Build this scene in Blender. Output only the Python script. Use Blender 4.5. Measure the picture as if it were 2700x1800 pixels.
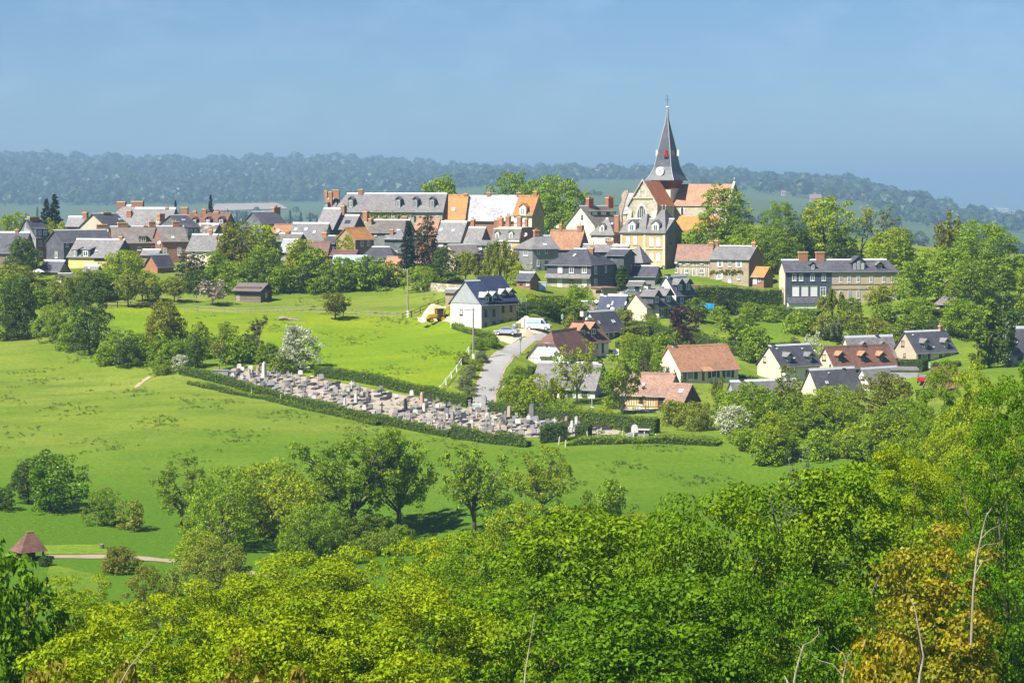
import bpy, math, random
import numpy as np
from mathutils import Vector, Matrix, Quaternion

S = bpy.context.scene
COL = S.collection
R = math.radians
for _o in list(bpy.data.objects):
    bpy.data.objects.remove(_o)

# ------------------------------------------------------------------ camera
IW, IH, FPX, YH = 2700, 1800, 6351.0, 500.0
PITCH = math.atan((IH / 2 - YH) / FPX)
SP, CP = math.sin(PITCH), math.cos(PITCH)
cam_d = bpy.data.cameras.new('camera')
cam = bpy.data.objects.new('camera', cam_d)
COL.objects.link(cam)
cam_d.sensor_width = 36.0
cam_d.lens = FPX * 36.0 / IW
cam_d.clip_start = 1.0
cam_d.clip_end = 90000.0
cam.rotation_euler = (math.pi / 2 - PITCH, 0, 0)
S.camera = cam

# ------------------------------------------------------------------ light
SUN_EL, SUN_BEHIND = R(50), R(40)          # sun stands to the left, a little behind the viewer
SUN = Vector((-math.cos(SUN_BEHIND) * math.cos(SUN_EL), -math.sin(SUN_BEHIND) * math.cos(SUN_EL), math.sin(SUN_EL)))
world = bpy.data.worlds.new('World')
S.world = world
world.use_nodes = True
wn = world.node_tree
wn.nodes.clear()
wo = wn.nodes.new('ShaderNodeOutputWorld')
wb = wn.nodes.new('ShaderNodeBackground')
sk = wn.nodes.new('ShaderNodeTexSky')
sk.sky_type = 'NISHITA'
sk.sun_disc = False
sk.sun_elevation = SUN_EL
sk.sun_rotation = math.atan2(SUN.x, SUN.y)
sk.altitude = 1500
sk.air_density = 1.0
sk.dust_density = 0.0
sk.ozone_density = 4.0
wb.inputs['Strength'].default_value = 0.05
wt = wn.nodes.new('ShaderNodeMix')
wt.data_type = 'RGBA'
wt.blend_type = 'MULTIPLY'
wt.inputs[0].default_value = 1.0
wt.inputs[7].default_value = (.63, .79, 1.0, 1)
wtc = wn.nodes.new('ShaderNodeTexCoord')
wmp = wn.nodes.new('ShaderNodeMapping')
wmp.inputs['Scale'].default_value = (1, 1, 2.2)
wns = wn.nodes.new('ShaderNodeTexNoise')              # thin uneven veil over the whole sky
wns.inputs['Scale'].default_value = 26.0
wns.inputs['Detail'].default_value = 7.0
wns.inputs['Roughness'].default_value = .62
wrm = wn.nodes.new('ShaderNodeMapRange')
wrm.inputs[1].default_value = .48
wrm.inputs[2].default_value = .72
wrm.inputs[4].default_value = .16
wv = wn.nodes.new('ShaderNodeMix')
wv.data_type = 'RGBA'
wv.inputs[7].default_value = (11.5, 12.0, 12.0, 1)
wn.links.new(wtc.outputs['Generated'], wmp.inputs[0])
wn.links.new(wmp.outputs[0], wns.inputs['Vector'])
wn.links.new(wns.outputs['Fac'], wrm.inputs[0])
wn.links.new(wrm.outputs[0], wv.inputs[0])
wn.links.new(sk.outputs[0], wv.inputs[6])
wn.links.new(wv.outputs[2], wt.inputs[6])
wn.links.new(wt.outputs[2], wb.inputs['Color'])
wn.links.new(wb.outputs[0], wo.inputs['Surface'])
sun_d = bpy.data.lights.new('sun', 'SUN')
sun_d.energy = 4.6
sun_d.angle = R(0.53)
sun_d.color = (1.0, 0.95, 0.86)
sun = bpy.data.objects.new('sun', sun_d)
COL.objects.link(sun)
sun.rotation_euler = SUN.to_track_quat('Z', 'Y').to_euler()
S.view_settings.view_transform = 'Standard'
S.view_settings.look = 'None'
S.view_settings.exposure = 1.0
S.view_settings.gamma = 1.0
S.view_settings.use_curve_mapping = False
S.render.engine = 'CYCLES'
cy = S.cycles
cy.use_denoising = True
cy.max_bounces = 6
cy.diffuse_bounces = 3
cy.glossy_bounces = 2
cy.transmission_bounces = 4
cy.transparent_max_bounces = 8
cy.volume_bounces = 0
cy.caustics_reflective = False
cy.caustics_refractive = False
cy.sample_clamp_indirect = 6.0

# ------------------------------------------------------------------ picture -> place helpers
def ray(px, py):
    u, v = px - IW / 2, py - IH / 2
    y = FPX * CP - v * SP
    return u / y, (-FPX * SP - v * CP) / y
def P(px, py, D):
    tx, tz = ray(px, py)
    return Vector((tx * D, D, tz * D))
def zat(py, D):
    return ray(1350, py)[1] * D

# ------------------------------------------------------------------ materials
MATS = {}
def _nt(name):
    m = bpy.data.materials.new(name)
    m.use_nodes = True
    n = m.node_tree
    n.nodes.clear()
    out = n.nodes.new('ShaderNodeOutputMaterial')
    return m, n, out
def mixcol(n, fac, a, b, blend='MIX'):
    x = n.nodes.new('ShaderNodeMix')
    x.data_type = 'RGBA'
    x.blend_type = blend
    for sock, val in ((x.inputs[0], fac), (x.inputs[6], a), (x.inputs[7], b)):
        if isinstance(val, (int, float)):
            sock.default_value = val
        elif isinstance(val, (tuple, list)):
            sock.default_value = (*val[:3], 1)
        else:
            n.links.new(val, sock)
    return x.outputs[2]
def noise(n, vec, scale, detail=4, rough=.6):
    t = n.nodes.new('ShaderNodeTexNoise')
    t.inputs['Scale'].default_value = scale
    t.inputs['Detail'].default_value = detail
    t.inputs['Roughness'].default_value = rough
    n.links.new(vec, t.inputs['Vector'])
    return t.outputs['Fac']
def ramp(n, fac, lo, hi):
    r = n.nodes.new('ShaderNodeMapRange')
    r.inputs[1].default_value = lo
    r.inputs[2].default_value = hi
    n.links.new(fac, r.inputs[0])
    return r.outputs[0]
def mapping(n, vec, scale=(1, 1, 1)):
    m = n.nodes.new('ShaderNodeMapping')
    m.inputs['Scale'].default_value = scale
    n.links.new(vec, m.inputs['Vector'])
    return m.outputs[0]
def surf(name, col, col2=None, scale=1.2, fine=9.0, var=.22, rough=.85, spec=.25, bump=.0, lo=.42, hi=.68, stretch=(1, 1, 1), metal=0, rnd=.08, rows=None):
    """weathered procedural surface: broad stains between col and col2, fine grain, optional courses"""
    if name in MATS:
        return MATS[name]
    m, n, out = _nt(name)
    b = n.nodes.new('ShaderNodeBsdfPrincipled')
    tc = n.nodes.new('ShaderNodeTexCoord').outputs['Object']
    v = mapping(n, tc, stretch)
    col2 = col2 or tuple(c * .72 for c in col)
    c = mixcol(n, ramp(n, noise(n, v, scale, 5), lo, hi), col, col2)
    g = ramp(n, noise(n, v, fine, 3, .7), .25, .75)
    lo_c, hi_c = (1 - var,) * 3, (1 + var,) * 3
    c = mixcol(n, 1.0, c, mixcol(n, g, lo_c, hi_c), 'MULTIPLY')
    if rows:                                   # courses of slates / tiles / bricks
        br = n.nodes.new('ShaderNodeTexBrick')
        br.inputs['Scale'].default_value = 1.0
        br.inputs['Brick Width'].default_value = rows[0]
        br.inputs['Row Height'].default_value = rows[1]
        br.inputs['Mortar Size'].default_value = rows[2]
        br.inputs['Color1'].default_value = (1.16, 1.16, 1.16, 1)
        br.inputs['Color2'].default_value = (.84, .84, .84, 1)
        br.inputs['Mortar'].default_value = (*rows[3], 1)
        vx = n.nodes.new('ShaderNodeCombineXYZ')
        sx = n.nodes.new('ShaderNodeSeparateXYZ')
        n.links.new(tc, sx.inputs[0])
        ad = n.nodes.new('ShaderNodeMath'); ad.operation = 'ADD'
        n.links.new(sx.outputs[0], ad.inputs[0]); n.links.new(sx.outputs[1], ad.inputs[1])
        n.links.new(ad.outputs[0], vx.inputs[0]); n.links.new(sx.outputs[2], vx.inputs[1])
        n.links.new(vx.outputs[0], br.inputs['Vector'])
        c = mixcol(n, 1.0, c, br.outputs['Color'], 'MULTIPLY')
    oi = n.nodes.new('ShaderNodeObjectInfo')
    rr = ramp(n, oi.outputs['Random'], 0, 1)
    c = mixcol(n, 1.0, c, mixcol(n, rr, (1 - rnd,) * 3, (1 + rnd,) * 3), 'MULTIPLY')
    n.links.new(c, b.inputs['Base Color'])
    b.inputs['Roughness'].default_value = rough
    b.inputs['Specular IOR Level'].default_value = spec
    b.inputs['Metallic'].default_value = metal
    if bump:
        bp = n.nodes.new('ShaderNodeBump')
        bp.inputs['Strength'].default_value = bump
        bp.inputs['Distance'].default_value = .05
        n.links.new(g, bp.inputs['Height'])
        n.links.new(bp.outputs[0], b.inputs['Normal'])
    n.links.new(b.outputs[0], out.inputs['Surface'])
    MATS[name] = m
    return m
def leafmat(name, col, col2=None, var=.35, trans=.35, rough=.45, spec=.3, tcol=None):
    """leaf: per-leaf colour from the 'rnd' attribute, a little per-tree drift, light passing through"""
    if name in MATS:
        return MATS[name]
    m, n, out = _nt(name)
    at = n.nodes.new('ShaderNodeAttribute'); at.attribute_name = 'rnd'
    oi = n.nodes.new('ShaderNodeObjectInfo')
    col2 = col2 or (col[0] * 1.5, col[1] * 1.25, col[2] * .8)
    c = mixcol(n, ramp(n, at.outputs['Fac'], .15, .95), col, col2)
    w = n.nodes.new('ShaderNodeMath'); w.operation = 'FRACT'
    k = n.nodes.new('ShaderNodeMath'); k.operation = 'MULTIPLY'; k.inputs[1].default_value = 7.31
    n.links.new(at.outputs['Fac'], k.inputs[0]); n.links.new(k.outputs[0], w.inputs[0])
    c = mixcol(n, 1.0, c, mixcol(n, w.outputs[0], (1 - var,) * 3, (1 + var,) * 3), 'MULTIPLY')
    c = mixcol(n, 1.0, c, mixcol(n, oi.outputs['Random'], (.9, .93, .9), (1.1, 1.07, 1.0)), 'MULTIPLY')
    b = n.nodes.new('ShaderNodeBsdfPrincipled')
    b.inputs['Roughness'].default_value = rough
    b.inputs['Specular IOR Level'].default_value = spec
    n.links.new(c, b.inputs['Base Color'])
    t = n.nodes.new('ShaderNodeBsdfTranslucent')
    n.links.new(mixcol(n, 1.0, c, tcol or (1.25, 1.15, .45), 'MULTIPLY'), t.inputs['Color'])
    mx = n.nodes.new('ShaderNodeMixShader')
    mx.inputs[0].default_value = trans
    n.links.new(b.outputs[0], mx.inputs[1]); n.links.new(t.outputs[0], mx.inputs[2])
    n.links.new(mx.outputs[0], out.inputs['Surface'])
    MATS[name] = m
    return m
def glass(name='window_glass', col=(.03, .04, .055)):
    if name in MATS:
        return MATS[name]
    m, n, out = _nt(name)
    b = n.nodes.new('ShaderNodeBsdfPrincipled')
    tc = n.nodes.new('ShaderNodeTexCoord').outputs['Object']
    oi = n.nodes.new('ShaderNodeObjectInfo')              # some windows dark, some with pale curtains
    cc = mixcol(n, noise(n, tc, 1.5, 2), col, tuple(x * 2.2 for x in col))
    cc = mixcol(n, ramp(n, oi.outputs['Random'], .62, 1.0), cc, (.30, .31, .31))
    n.links.new(cc, b.inputs['Base Color'])
    b.inputs['Roughness'].default_value = .08
    b.inputs['Specular IOR Level'].default_value = .6
    n.links.new(b.outputs[0], out.inputs['Surface'])
    MATS[name] = m
    return m

ROOF = {
    'slate': dict(col=(.19, .182, .186), col2=(.24, .222, .208), rows=(.5, .28, .012, (.6, .6, .62))),
    'slate_dark': dict(col=(.072, .072, .09), col2=(.105, .102, .112), rows=(.5, .28, .012, (.6, .6, .62))),
    'slate_blue': dict(col=(.035, .048, .105), col2=(.05, .062, .115), rows=(.5, .28, .012, (.7, .7, .7)), rough=.6),
    'slate_pale': dict(col=(.42, .42, .43), col2=(.30, .30, .31), rows=(.5, .28, .01, (.7, .7, .72))),
    'slate_brown': dict(col=(.17, .145, .13), col2=(.22, .195, .165), rows=(.5, .28, .012, (.6, .6, .6))),
    'slate_lichen': dict(col=(.14, .125, .12), col2=(.42, .36, .27), lo=.5, hi=.6, scale=.7),
    'tile_brown': dict(col=(.19, .095, .07), col2=(.13, .075, .06), rows=(.35, .3, .015, (.6, .55, .5))),
    'tile_rust': dict(col=(.30, .15, .085), col2=(.36, .20, .10), rows=(.35, .3, .015, (.6, .55, .5))),
    'tile_orange': dict(col=(.50, .22, .06), col2=(.36, .19, .08), rows=(.35, .3, .015, (.6, .55, .5))),
    'tile_tan': dict(col=(.42, .215, .125), col2=(.35, .18, .11), rows=(.35, .3, .015, (.7, .65, .6))),
    'tile_pink': dict(col=(.32, .19, .14), col2=(.24, .15, .12), rows=(.35, .3, .015, (.6, .55, .5))),
    'tile_red': dict(col=(.52, .18, .07), col2=(.44, .17, .08), rows=(.35, .3, .015, (.6, .55, .5))),
    'zinc': dict(col=(.55, .57, .60), col2=(.42, .45, .5), rough=.45),
    'iron_blue': dict(col=(.36, .46, .58), col2=(.5, .56, .62), rough=.5),
}
WALL = {
    'cream': dict(col=(.72, .63, .45), col2=(.64, .56, .41), var=.08, scale=.5, fine=4),
    'cream_pale': dict(col=(.78, .72, .57), col2=(.70, .64, .51), var=.07, scale=.5, fine=4),
    'white': dict(col=(.80, .79, .75), col2=(.70, .69, .65), var=.07, scale=.5, fine=4),
    'grey': dict(col=(.36, .36, .36), col2=(.28, .28, .29), var=.1, scale=.5),
    'stone': dict(col=(.46, .41, .32), col2=(.34, .30, .24), var=.25, fine=5, rows=(.6, .32, .02, (.8, .78, .72))),
    'church_stone': dict(col=(.60, .53, .41), col2=(.40, .35, .28), var=.22, fine=3, scale=.5, rows=(.8, .4, .02, (.85, .82, .78))),
    'rubble': dict(col=(.40, .31, .20), col2=(.30, .23, .16), var=.28, fine=4),
    'brick': dict(col=(.34, .17, .115), col2=(.27, .155, .115), var=.2, rows=(.45, .16, .02, (.95, .9, .85))),
    'brick_orange': dict(col=(.42, .20, .11), col2=(.34, .18, .11), var=.18, rows=(.45, .16, .02, (.95, .9, .85))),
    'brick_pale': dict(col=(.44, .35, .24), col2=(.36, .28, .20), var=.16, rows=(.45, .16, .02, (.95, .95, .9))),
    'brown': dict(col=(.30, .23, .175), col2=(.24, .18, .14), var=.15),
    'slate_wall': dict(col=(.10, .108, .13), col2=(.15, .152, .16), var=.2, rows=(.5, .28, .012, (.6, .6, .62))),
    'slate_wall_blue': dict(col=(.075, .09, .13), col2=(.09, .105, .14), var=.14, rows=(.5, .28, .012, (.6, .6, .62))),
    'slate_wall_pale': dict(col=(.20, .21, .22), col2=(.12, .13, .145), var=.25, rows=(.5, .28, .012, (.6, .6, .62)), scale=.8),
    'slate_wall_lichen': dict(col=(.15, .155, .17), col2=(.34, .34, .35), lo=.46, hi=.6, scale=.6),
    'block': dict(col=(.74, .73, .69), col2=(.66, .65, .62), var=.08, rows=(.6, .28, .03, (.82, .82, .82))),
    'render_grey': dict(col=(.26, .26, .27), col2=(.21, .20, .20), var=.12),
    'ochre': dict(col=(.62, .44, .20), col2=(.55, .39, .19), var=.1, scale=.6),
    'yellow': dict(col=(.74, .55, .24), col2=(.68, .5, .22), var=.06),
    'tan': dict(col=(.58, .47, .35), col2=(.50, .41, .31), var=.1, scale=.4),
    'timber_dark': dict(col=(.10, .075, .06), col2=(.16, .13, .11), var=.3, stretch=(.3, 1, 4)),
    'ivy_wall': dict(col=(.16, .2, .05), col2=(.3, .22, .15)),
}
def rmat(k):
    return surf('roof_' + k, **{**dict(scale=.35, fine=2.2, var=.24, rnd=.14, rough=.7, spec=.35, bump=.25), **ROOF[k]})
def wmat(k):
    return surf('wall_' + k, **{**dict(scale=.6, fine=5.0, rough=.9, spec=.15, bump=.15), **WALL[k]})
def mm(k):
    T = {
        'white_paint': dict(col=(.80, .80, .78), col2=(.72, .72, .70), var=.05, rough=.5),
        'zinc_trim': dict(col=(.60, .62, .65), col2=(.5, .52, .55), var=.08, rough=.4),
        'dark_trim': dict(col=(.04, .045, .055), var=.1, rough=.6),
        'brown_wood': dict(col=(.12, .06, .035), col2=(.09, .045, .03), var=.2),
        'green_paint': dict(col=(.30, .50, .36), var=.06, rough=.5),
        'grey_wood': dict(col=(.36, .32, .26), col2=(.26, .23, .19), var=.25, fine=12),
        'bark': dict(col=(.10, .08, .06), col2=(.16, .14, .11), var=.3, fine=6, scale=2, bump=.5, stretch=(1, 1, .3)),
        'bark_pale': dict(col=(.34, .29, .23), col2=(.22, .18, .14), var=.3, fine=6, scale=2, bump=.4, stretch=(1, 1, .3)),
        'bark_dead': dict(col=(.38, .32, .255), col2=(.24, .195, .15), var=.25, fine=6, scale=2, bump=.4, stretch=(1, 1, .3)),
        'terracotta': dict(col=(.52, .22, .09), col2=(.44, .2, .1), var=.12),
        'gutter': dict(col=(.30, .31, .33), var=.1, rough=.5),
    }
    return surf(k, **T[k])

# ------------------------------------------------------------------ mesh helpers
class MB:
    def __init__(s):
        s.v, s.f = [], []
    def poly(s, pts, faces):
        o = len(s.v)
        s.v += [tuple(p) for p in pts]
        s.f += [tuple(i + o for i in f) for f in faces]
        return s
    def box(s, x0, x1, y0, y1, z0, z1):
        return s.poly([(x0, y0, z0), (x1, y0, z0), (x1, y1, z0), (x0, y1, z0), (x0, y0, z1), (x1, y0, z1), (x1, y1, z1), (x0, y1, z1)],
                      [(0, 3, 2, 1), (4, 5, 6, 7), (0, 1, 5, 4), (1, 2, 6, 5), (2, 3, 7, 6), (3, 0, 4, 7)])
    def extr(s, prof, a0, a1, axis='x'):
        """closed profile in the other two axes, swept along axis"""
        n = len(prof)
        def pt(a, q):
            return {'x': (a, q[0], q[1]), 'y': (q[0], a, q[1]), 'z': (q[0], q[1], a)}[axis]
        pts = [pt(a0, q) for q in prof] + [pt(a1, q) for q in prof]
        fs = [tuple(range(n))[::-1], tuple(range(n, 2 * n))] + [(i, (i + 1) % n, n + (i + 1) % n, n + i) for i in range(n)]
        return s.poly(pts, fs)
    def lathe(s, prof, seg=12, cx=0, cy=0, rot=0):
        pts, fs = [], []
        for r, z in prof:
            for k in range(seg):
                a = 2 * math.pi * k / seg + rot
                pts.append((cx + r * math.cos(a), cy + r * math.sin(a), z))
        for j in range(len(prof) - 1):
            for k in range(seg):
                fs.append((j * seg + k, j * seg + (k + 1) % seg, (j + 1) * seg + (k + 1) % seg, (j + 1) * seg + k))
        fs.append(tuple(range(seg))[::-1])
        fs.append(tuple((len(prof) - 1) * seg + k for k in range(seg)))
        return s.poly(pts, fs)
    def tube(s, pts, rad, seg=6):
        pts = [Vector(p) for p in pts]
        if not isinstance(rad, (list, tuple)):
            rad = [rad] * len(pts)
        vs, fs = [], []
        for i, p in enumerate(pts):
            d = (pts[min(i + 1, len(pts) - 1)] - pts[max(i - 1, 0)]).normalized()
            a = d.orthogonal().normalized() if abs(d.z) > .9 else d.cross(Vector((0, 0, 1))).normalized()
            b = d.cross(a)
            for k in range(seg):
                t = 2 * math.pi * k / seg
                vs.append(p + (a * math.cos(t) + b * math.sin(t)) * rad[i])
        for i in range(len(pts) - 1):
            for k in range(seg):
                fs.append((i * seg + k, i * seg + (k + 1) % seg, (i + 1) * seg + (k + 1) % seg, (i + 1) * seg + k))
        fs.append(tuple(range(seg))[::-1])
        fs.append(tuple((len(pts) - 1) * seg + k for k in range(seg)))
        return s.poly(vs, fs)
    def mesh(s, name, smooth=False):
        me = bpy.data.meshes.new(name)
        me.from_pydata(s.v, [], s.f)
        if smooth:
            me.polygons.foreach_set('use_smooth', [True] * len(me.polygons))
        me.update()
        return me
    def build(s, name, mat, parent=None, frame=None, smooth=False):
        return link(name, s.mesh(name, smooth), mat, parent, frame)
def link(name, me, mat, parent=None, frame=None):
    o = bpy.data.objects.new(name, me)
    COL.objects.link(o)
    if mat is not None:
        if not me.materials:
            me.materials.append(mat)
        elif me.materials[0] is not mat:
            o.material_slots[0].link = 'OBJECT'
            o.material_slots[0].material = mat
    if parent is not None:
        o.parent = parent
    if frame is not None:
        o.matrix_basis = frame
    return o
def thing(name, label, cat, loc=(0, 0, 0), rz=0, group=None):
    o = bpy.data.objects.new(name, None)
    COL.objects.link(o)
    o.empty_display_size = .5
    o.location = loc
    o.rotation_euler = (0, 0, rz)
    tag(o, label, cat, group)
    return o
def tag(o, label, cat, group=None, kind=None):
    if label:
        o['label'] = label
    if cat:
        o['category'] = cat
    if group:
        o['group'] = group
    if kind:
        o['kind'] = kind
    return o
# ------------------------------------------------------------------ the buildings: outlines read off the photograph, each at its own distance
# th > 0: left end seen (xl..xc) beside the front (xc..xr); th < 0: front (xl..xc) beside the right end (xc..xr)
# y base / eaves / ridge; windows (face, x, y, w, h, style); chimneys (x, ytop, w, h[, style]); dormers (x, y, w, h, style); skylights (x, y, w, h)
HS = []
def H(name, label, xl, xc, xr, yb, ye, yr, D, th, wall, roof, **k):
    HS.append(dict(name=name, label=label, xl=xl, xc=xc, xr=xr, yb=yb, ye=ye, yr=yr, D=D, th=th, wall=wall, roof=roof, **k))

# --- left end of the village
H('house', 'dark slate-roofed house cut by the left edge of the photo', -60, 60, 66, 715, 663, 612, 530, -8, 'brown', 'slate_dark', W=8,
  chim=[(45, 603, 9, 14)], win=[('f', 22, 682, 10, 16, 'w'), ('f', -15, 682, 10, 16, 'w')])
H('house', 'tall brick house with a lichen-spotted slate-hung gable at far left', 45, 95, 131, None, 622, 577, 548, 52, 'brick', 'slate_dark',
  gable='slate_wall_lichen', chim=[(88, 570, 20, 12, 'wide')], dorm=[(104, 613, 13, 18, 'shed'), (119, 613, 13, 18, 'shed')],
  win=[('f', 106, 641, 7, 14, 'w'), ('f', 122, 641, 6, 14, 'w'), ('f', 108, 669, 7, 14, 'w')])
H('house', 'dark slate-hung house with a big blank gable beside the yellow house', 122, 168, 300, None, 637, 607, 538, 40, 'slate_wall', 'slate_dark',
  win=[('l', 149, 672, 9, 16, 'w'), ('f', 177, 646, 5, 9, 'w')])
H('house', 'yellow-walled house with grey roof and two white-windowed shed dormers', 180, 302, 352, 706, 675, 631, 520, -25, 'yellow', 'slate',
  gable='slate_wall', chim=[(320, 622, 8, 20, 'pot')], dorm=[(197, 667, 16, 20, 'shed'), (226, 667, 24, 20, 'shed')], sky=[(255, 662, 7, 4)],
  win=[('f', 265, 682, 34, 8, 'd')])
H('outbuilding', 'low dark-roofed outbuilding behind the white parasol', 107, 158, 182, 728, 711, 687, 503, -35, 'brown', 'slate_dark')
H('outbuilding', 'small shed with a steep grey roof below the yellow house', 215, 249, 274, 742, 724, 699, 499, -45, 'grey', 'slate', sky=[(236, 707, 6, 5)])
H('outbuilding', 'small white garden house with glazed front at left', 146, 168, 222, 752, 733, 721, 494, 30, 'cream_pale', 'slate_brown',
  win=[('f', 183, 741, 22, 12, 'w')])
H('house', 'little grey-roofed brick house behind the chimney at far left', 176, 216, 232, None, 592, 571, 580, -20, 'brick', 'slate', chim=[(225, 558, 12, 26)])
H('house', 'house with a pale tan gable among dark slate roofs at left', 207, 286, 345, None, 601, 563, 565, 58, 'tan', 'slate_dark',
  chim=[(279, 559, 18, 34)], sky=[(317, 578, 6, 4)])
H('house', 'large house with hipped slate roof and carved chimney stack', 268, 360, 378, None, 592, 541, 584, -15, 'brick', 'slate',
  hips=(4, 2), W=9, chim=[(321, 530, 22, 44, 'wide'), (341, 553, 13, 36, 'front'), (363, 529, 32, 20, 'wide')])
H('house', 'long grey-roofed house behind the brick village row at left', 345, 447, 476, None, 592, 548, 574, -24, 'slate_wall', 'slate',
  chim=[(430, 561, 13, 26, 'band'), (441, 545, 8, 12)], sky=[(417, 584, 10, 9)])
H('house', 'brick row house with brown lichened roof and single shed dormer', 281, 306, 418, None, 638, 597, 550, 22, 'brown', 'slate_brown',
  gable='brick_orange', chim=[(268, 590, 25, 24, 'wide'), (323, 585, 24, 24, 'wide'), (383, 593, 9, 12), (401, 582, 16, 28, 'pot')],
  dorm=[(378, 630, 20, 16, 'shed')], win=[('f', 367, 655, 10, 10, 'w'), ('f', 403, 653, 8, 10, 'w')])
H('house', 'brick house with a white dish beside its gable and a tall narrow window', 404, 427, 494, None, 634, 596, 546, 20, 'brick', 'slate_brown',
  chim=[(463, 582, 16, 22)], sky=[(456, 626, 7, 7)], win=[('f', 435, 664, 10, 20, 'w'), ('f', 473, 662, 9, 22, 'w')])
H('outbuilding', 'small barn with rounded orange brick gable under the brick row', 381, 415, 458, 720, 700, 671, 515, 55, 'brick_orange', 'slate_dark')
H('outbuilding', 'tiny grey slate lean-to in front of the brick village row', 374, 415, 427, None, 669, 658, 533, -20, 'brown', 'slate')
H('house', 'slate-gabled house with black-framed attic windows in the left village', 412, 488, 527, None, 599, 567, 560, 60, 'brown', 'slate_dark',
  gable='slate_wall_pale', chim=[(424, 562, 13, 22, 'band'), (463, 582, 14, 18)], dorm=[(503, 610, 10, 20, 'shed'), (516, 610, 10, 20, 'shed')], sky=[(484, 580, 6, 4)])
H('house', 'long pinkish-brown roofed house with five chimneys, left village skyline', 488, 590, 600, None, 596, 562, 580, -12, 'brown', 'tile_brown', W=9,
  chim=[(487, 545, 18, 26, 'wide'), (500, 565, 11, 20, 'band'), (514, 555, 8, 8), (539, 550, 11, 24, 'pot'), (571, 557, 13, 16, 'pot')],
  dorm=[(513, 583, 11, 13, 'gable'), (548, 583, 14, 13, 'gable'), (583, 583, 15, 13, 'gable')])
H('house', 'low house with a lichen-crusted roof below the pinkish-brown roof', 515, 563, 590, None, 613, 590, 566, -40, 'slate_wall', 'slate_lichen')
H('house', 'house with a broad blue-grey slate roof partly behind the conifer', 493, 575, 596, None, 659, 618, 532, -14, 'cream', 'slate', W=8,
  chim=[(556, 604, 8, 30, 'pot')], win=[('f', 511, 665, 8, 8, 'w'), ('f', 540, 665, 8, 8, 'w')])
H('house', 'steep slate-hung house with tall orange chimney standing alone on skyline', 642, 692, 752, None, 587, 558, 572, 50, 'brick', 'slate_dark',
  gable='slate_wall_pale', chim=[(728, 545, 15, 46, 'pot')])
H('house', 'small brown-roofed house beside a white dish under the tall chimney', 713, 764, 776, None, 613, 592, 562, -16, 'brown', 'tile_rust', W=7)
H('house', 'long grey roof with three skylights left of the manor', 758, 848, 862, None, 640, 588, 556, -16, 'grey', 'slate', W=9,
  sky=[(780, 605, 9, 9), (807, 605, 9, 9), (829, 612, 8, 8)])
H('outbuilding', 'dark low roof with a short brick chimney behind the garden trees', 728, 785, 795, None, 634, 616, 546, -14, 'slate_wall', 'slate_brown', W=6, chim=[(759, 607, 11, 20)])
H('outbuilding', 'pale grey roof glimpsed between the garden trees', 736, 768, 778, None, 662, 631, 538, -20, 'grey', 'slate_pale', W=6)
H('outbuilding', 'barn with weathered red-brown tile roof behind the garden trees', 806, 862, 876, None, 667, 637, 527, -20, 'brick', 'tile_brown')
# --- the long manor row
H('manor_house', 'long grey-roofed manor with four dormers and ivy under the eaves', 880, 1166, 1180, None, 556, 510, 588, -9, 'stone', 'slate', W=10, hips=(2.2, 0),
  chim=[(951, 498, 12, 22), (887, 499, 15, 24, 'wide')],
  dorm=[(925, 535, 13, 24, 'gable'), (1050, 535, 13, 24, 'gable'), (1095, 535, 13, 24, 'gable'), (1139, 535, 13, 24, 'gable')],
  win=[('f', 1036, 574, 7, 12, 'w'), ('f', 1051, 574, 6, 10, 'd'), ('f', 1080, 571, 6, 11, 'w'), ('f', 1094, 576, 5, 12, 'd'), ('f', 1108, 574, 5, 8, 'd'), ('f', 1138, 574, 6, 7, 'd'), ('f', 1154, 573, 9, 8, 'w'),
       ('f', 905, 566, 6, 10, 'w')])
H('house', 'narrow slate wing with two thin tall chimneys at the manor end', 853, 878, 888, None, 555, 523, 596, -20, 'yellow', 'slate', W=6,
  chim=[(860, 502, 7, 30), (872, 504, 9, 46, 'front')], dorm=[(861, 543, 8, 18, 'shed')])
H('house', 'section with a bright orange lichened roof between manor and white roof', 1166, 1224, 1236, None, 576, 514, 588, -9, 'stone', 'tile_orange', W=9,
  chim=[(1228, 509, 10, 24)], sky=[(1196, 552, 9, 10)])
H('house', 'house with a huge near-white slate roof in the manor row', 1223, 1360, 1374, None, 578, 514, 587, -9, 'brick', 'slate_pale', W=9,
  chim=[(1289, 506, 9, 10, 'pot'), (1368, 506, 11, 12)], sky=[(1240, 556, 7, 8), (1302, 564, 6, 5)], cap=False)
H('house', 'end house of the manor row with orange roof and stone-faced dormer', 1355, 1402, 1434, None, 564, 516, 583, -22, 'cream_pale', 'tile_orange',
  gable='rubble', chim=[(1412, 503, 9, 30, 'pot')], dorm=[(1378, 556, 18, 24, 'gablew')], win=[('f', 1361, 578, 11, 18, 's'), ('f', 1384, 578, 11, 18, 's')])
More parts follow.
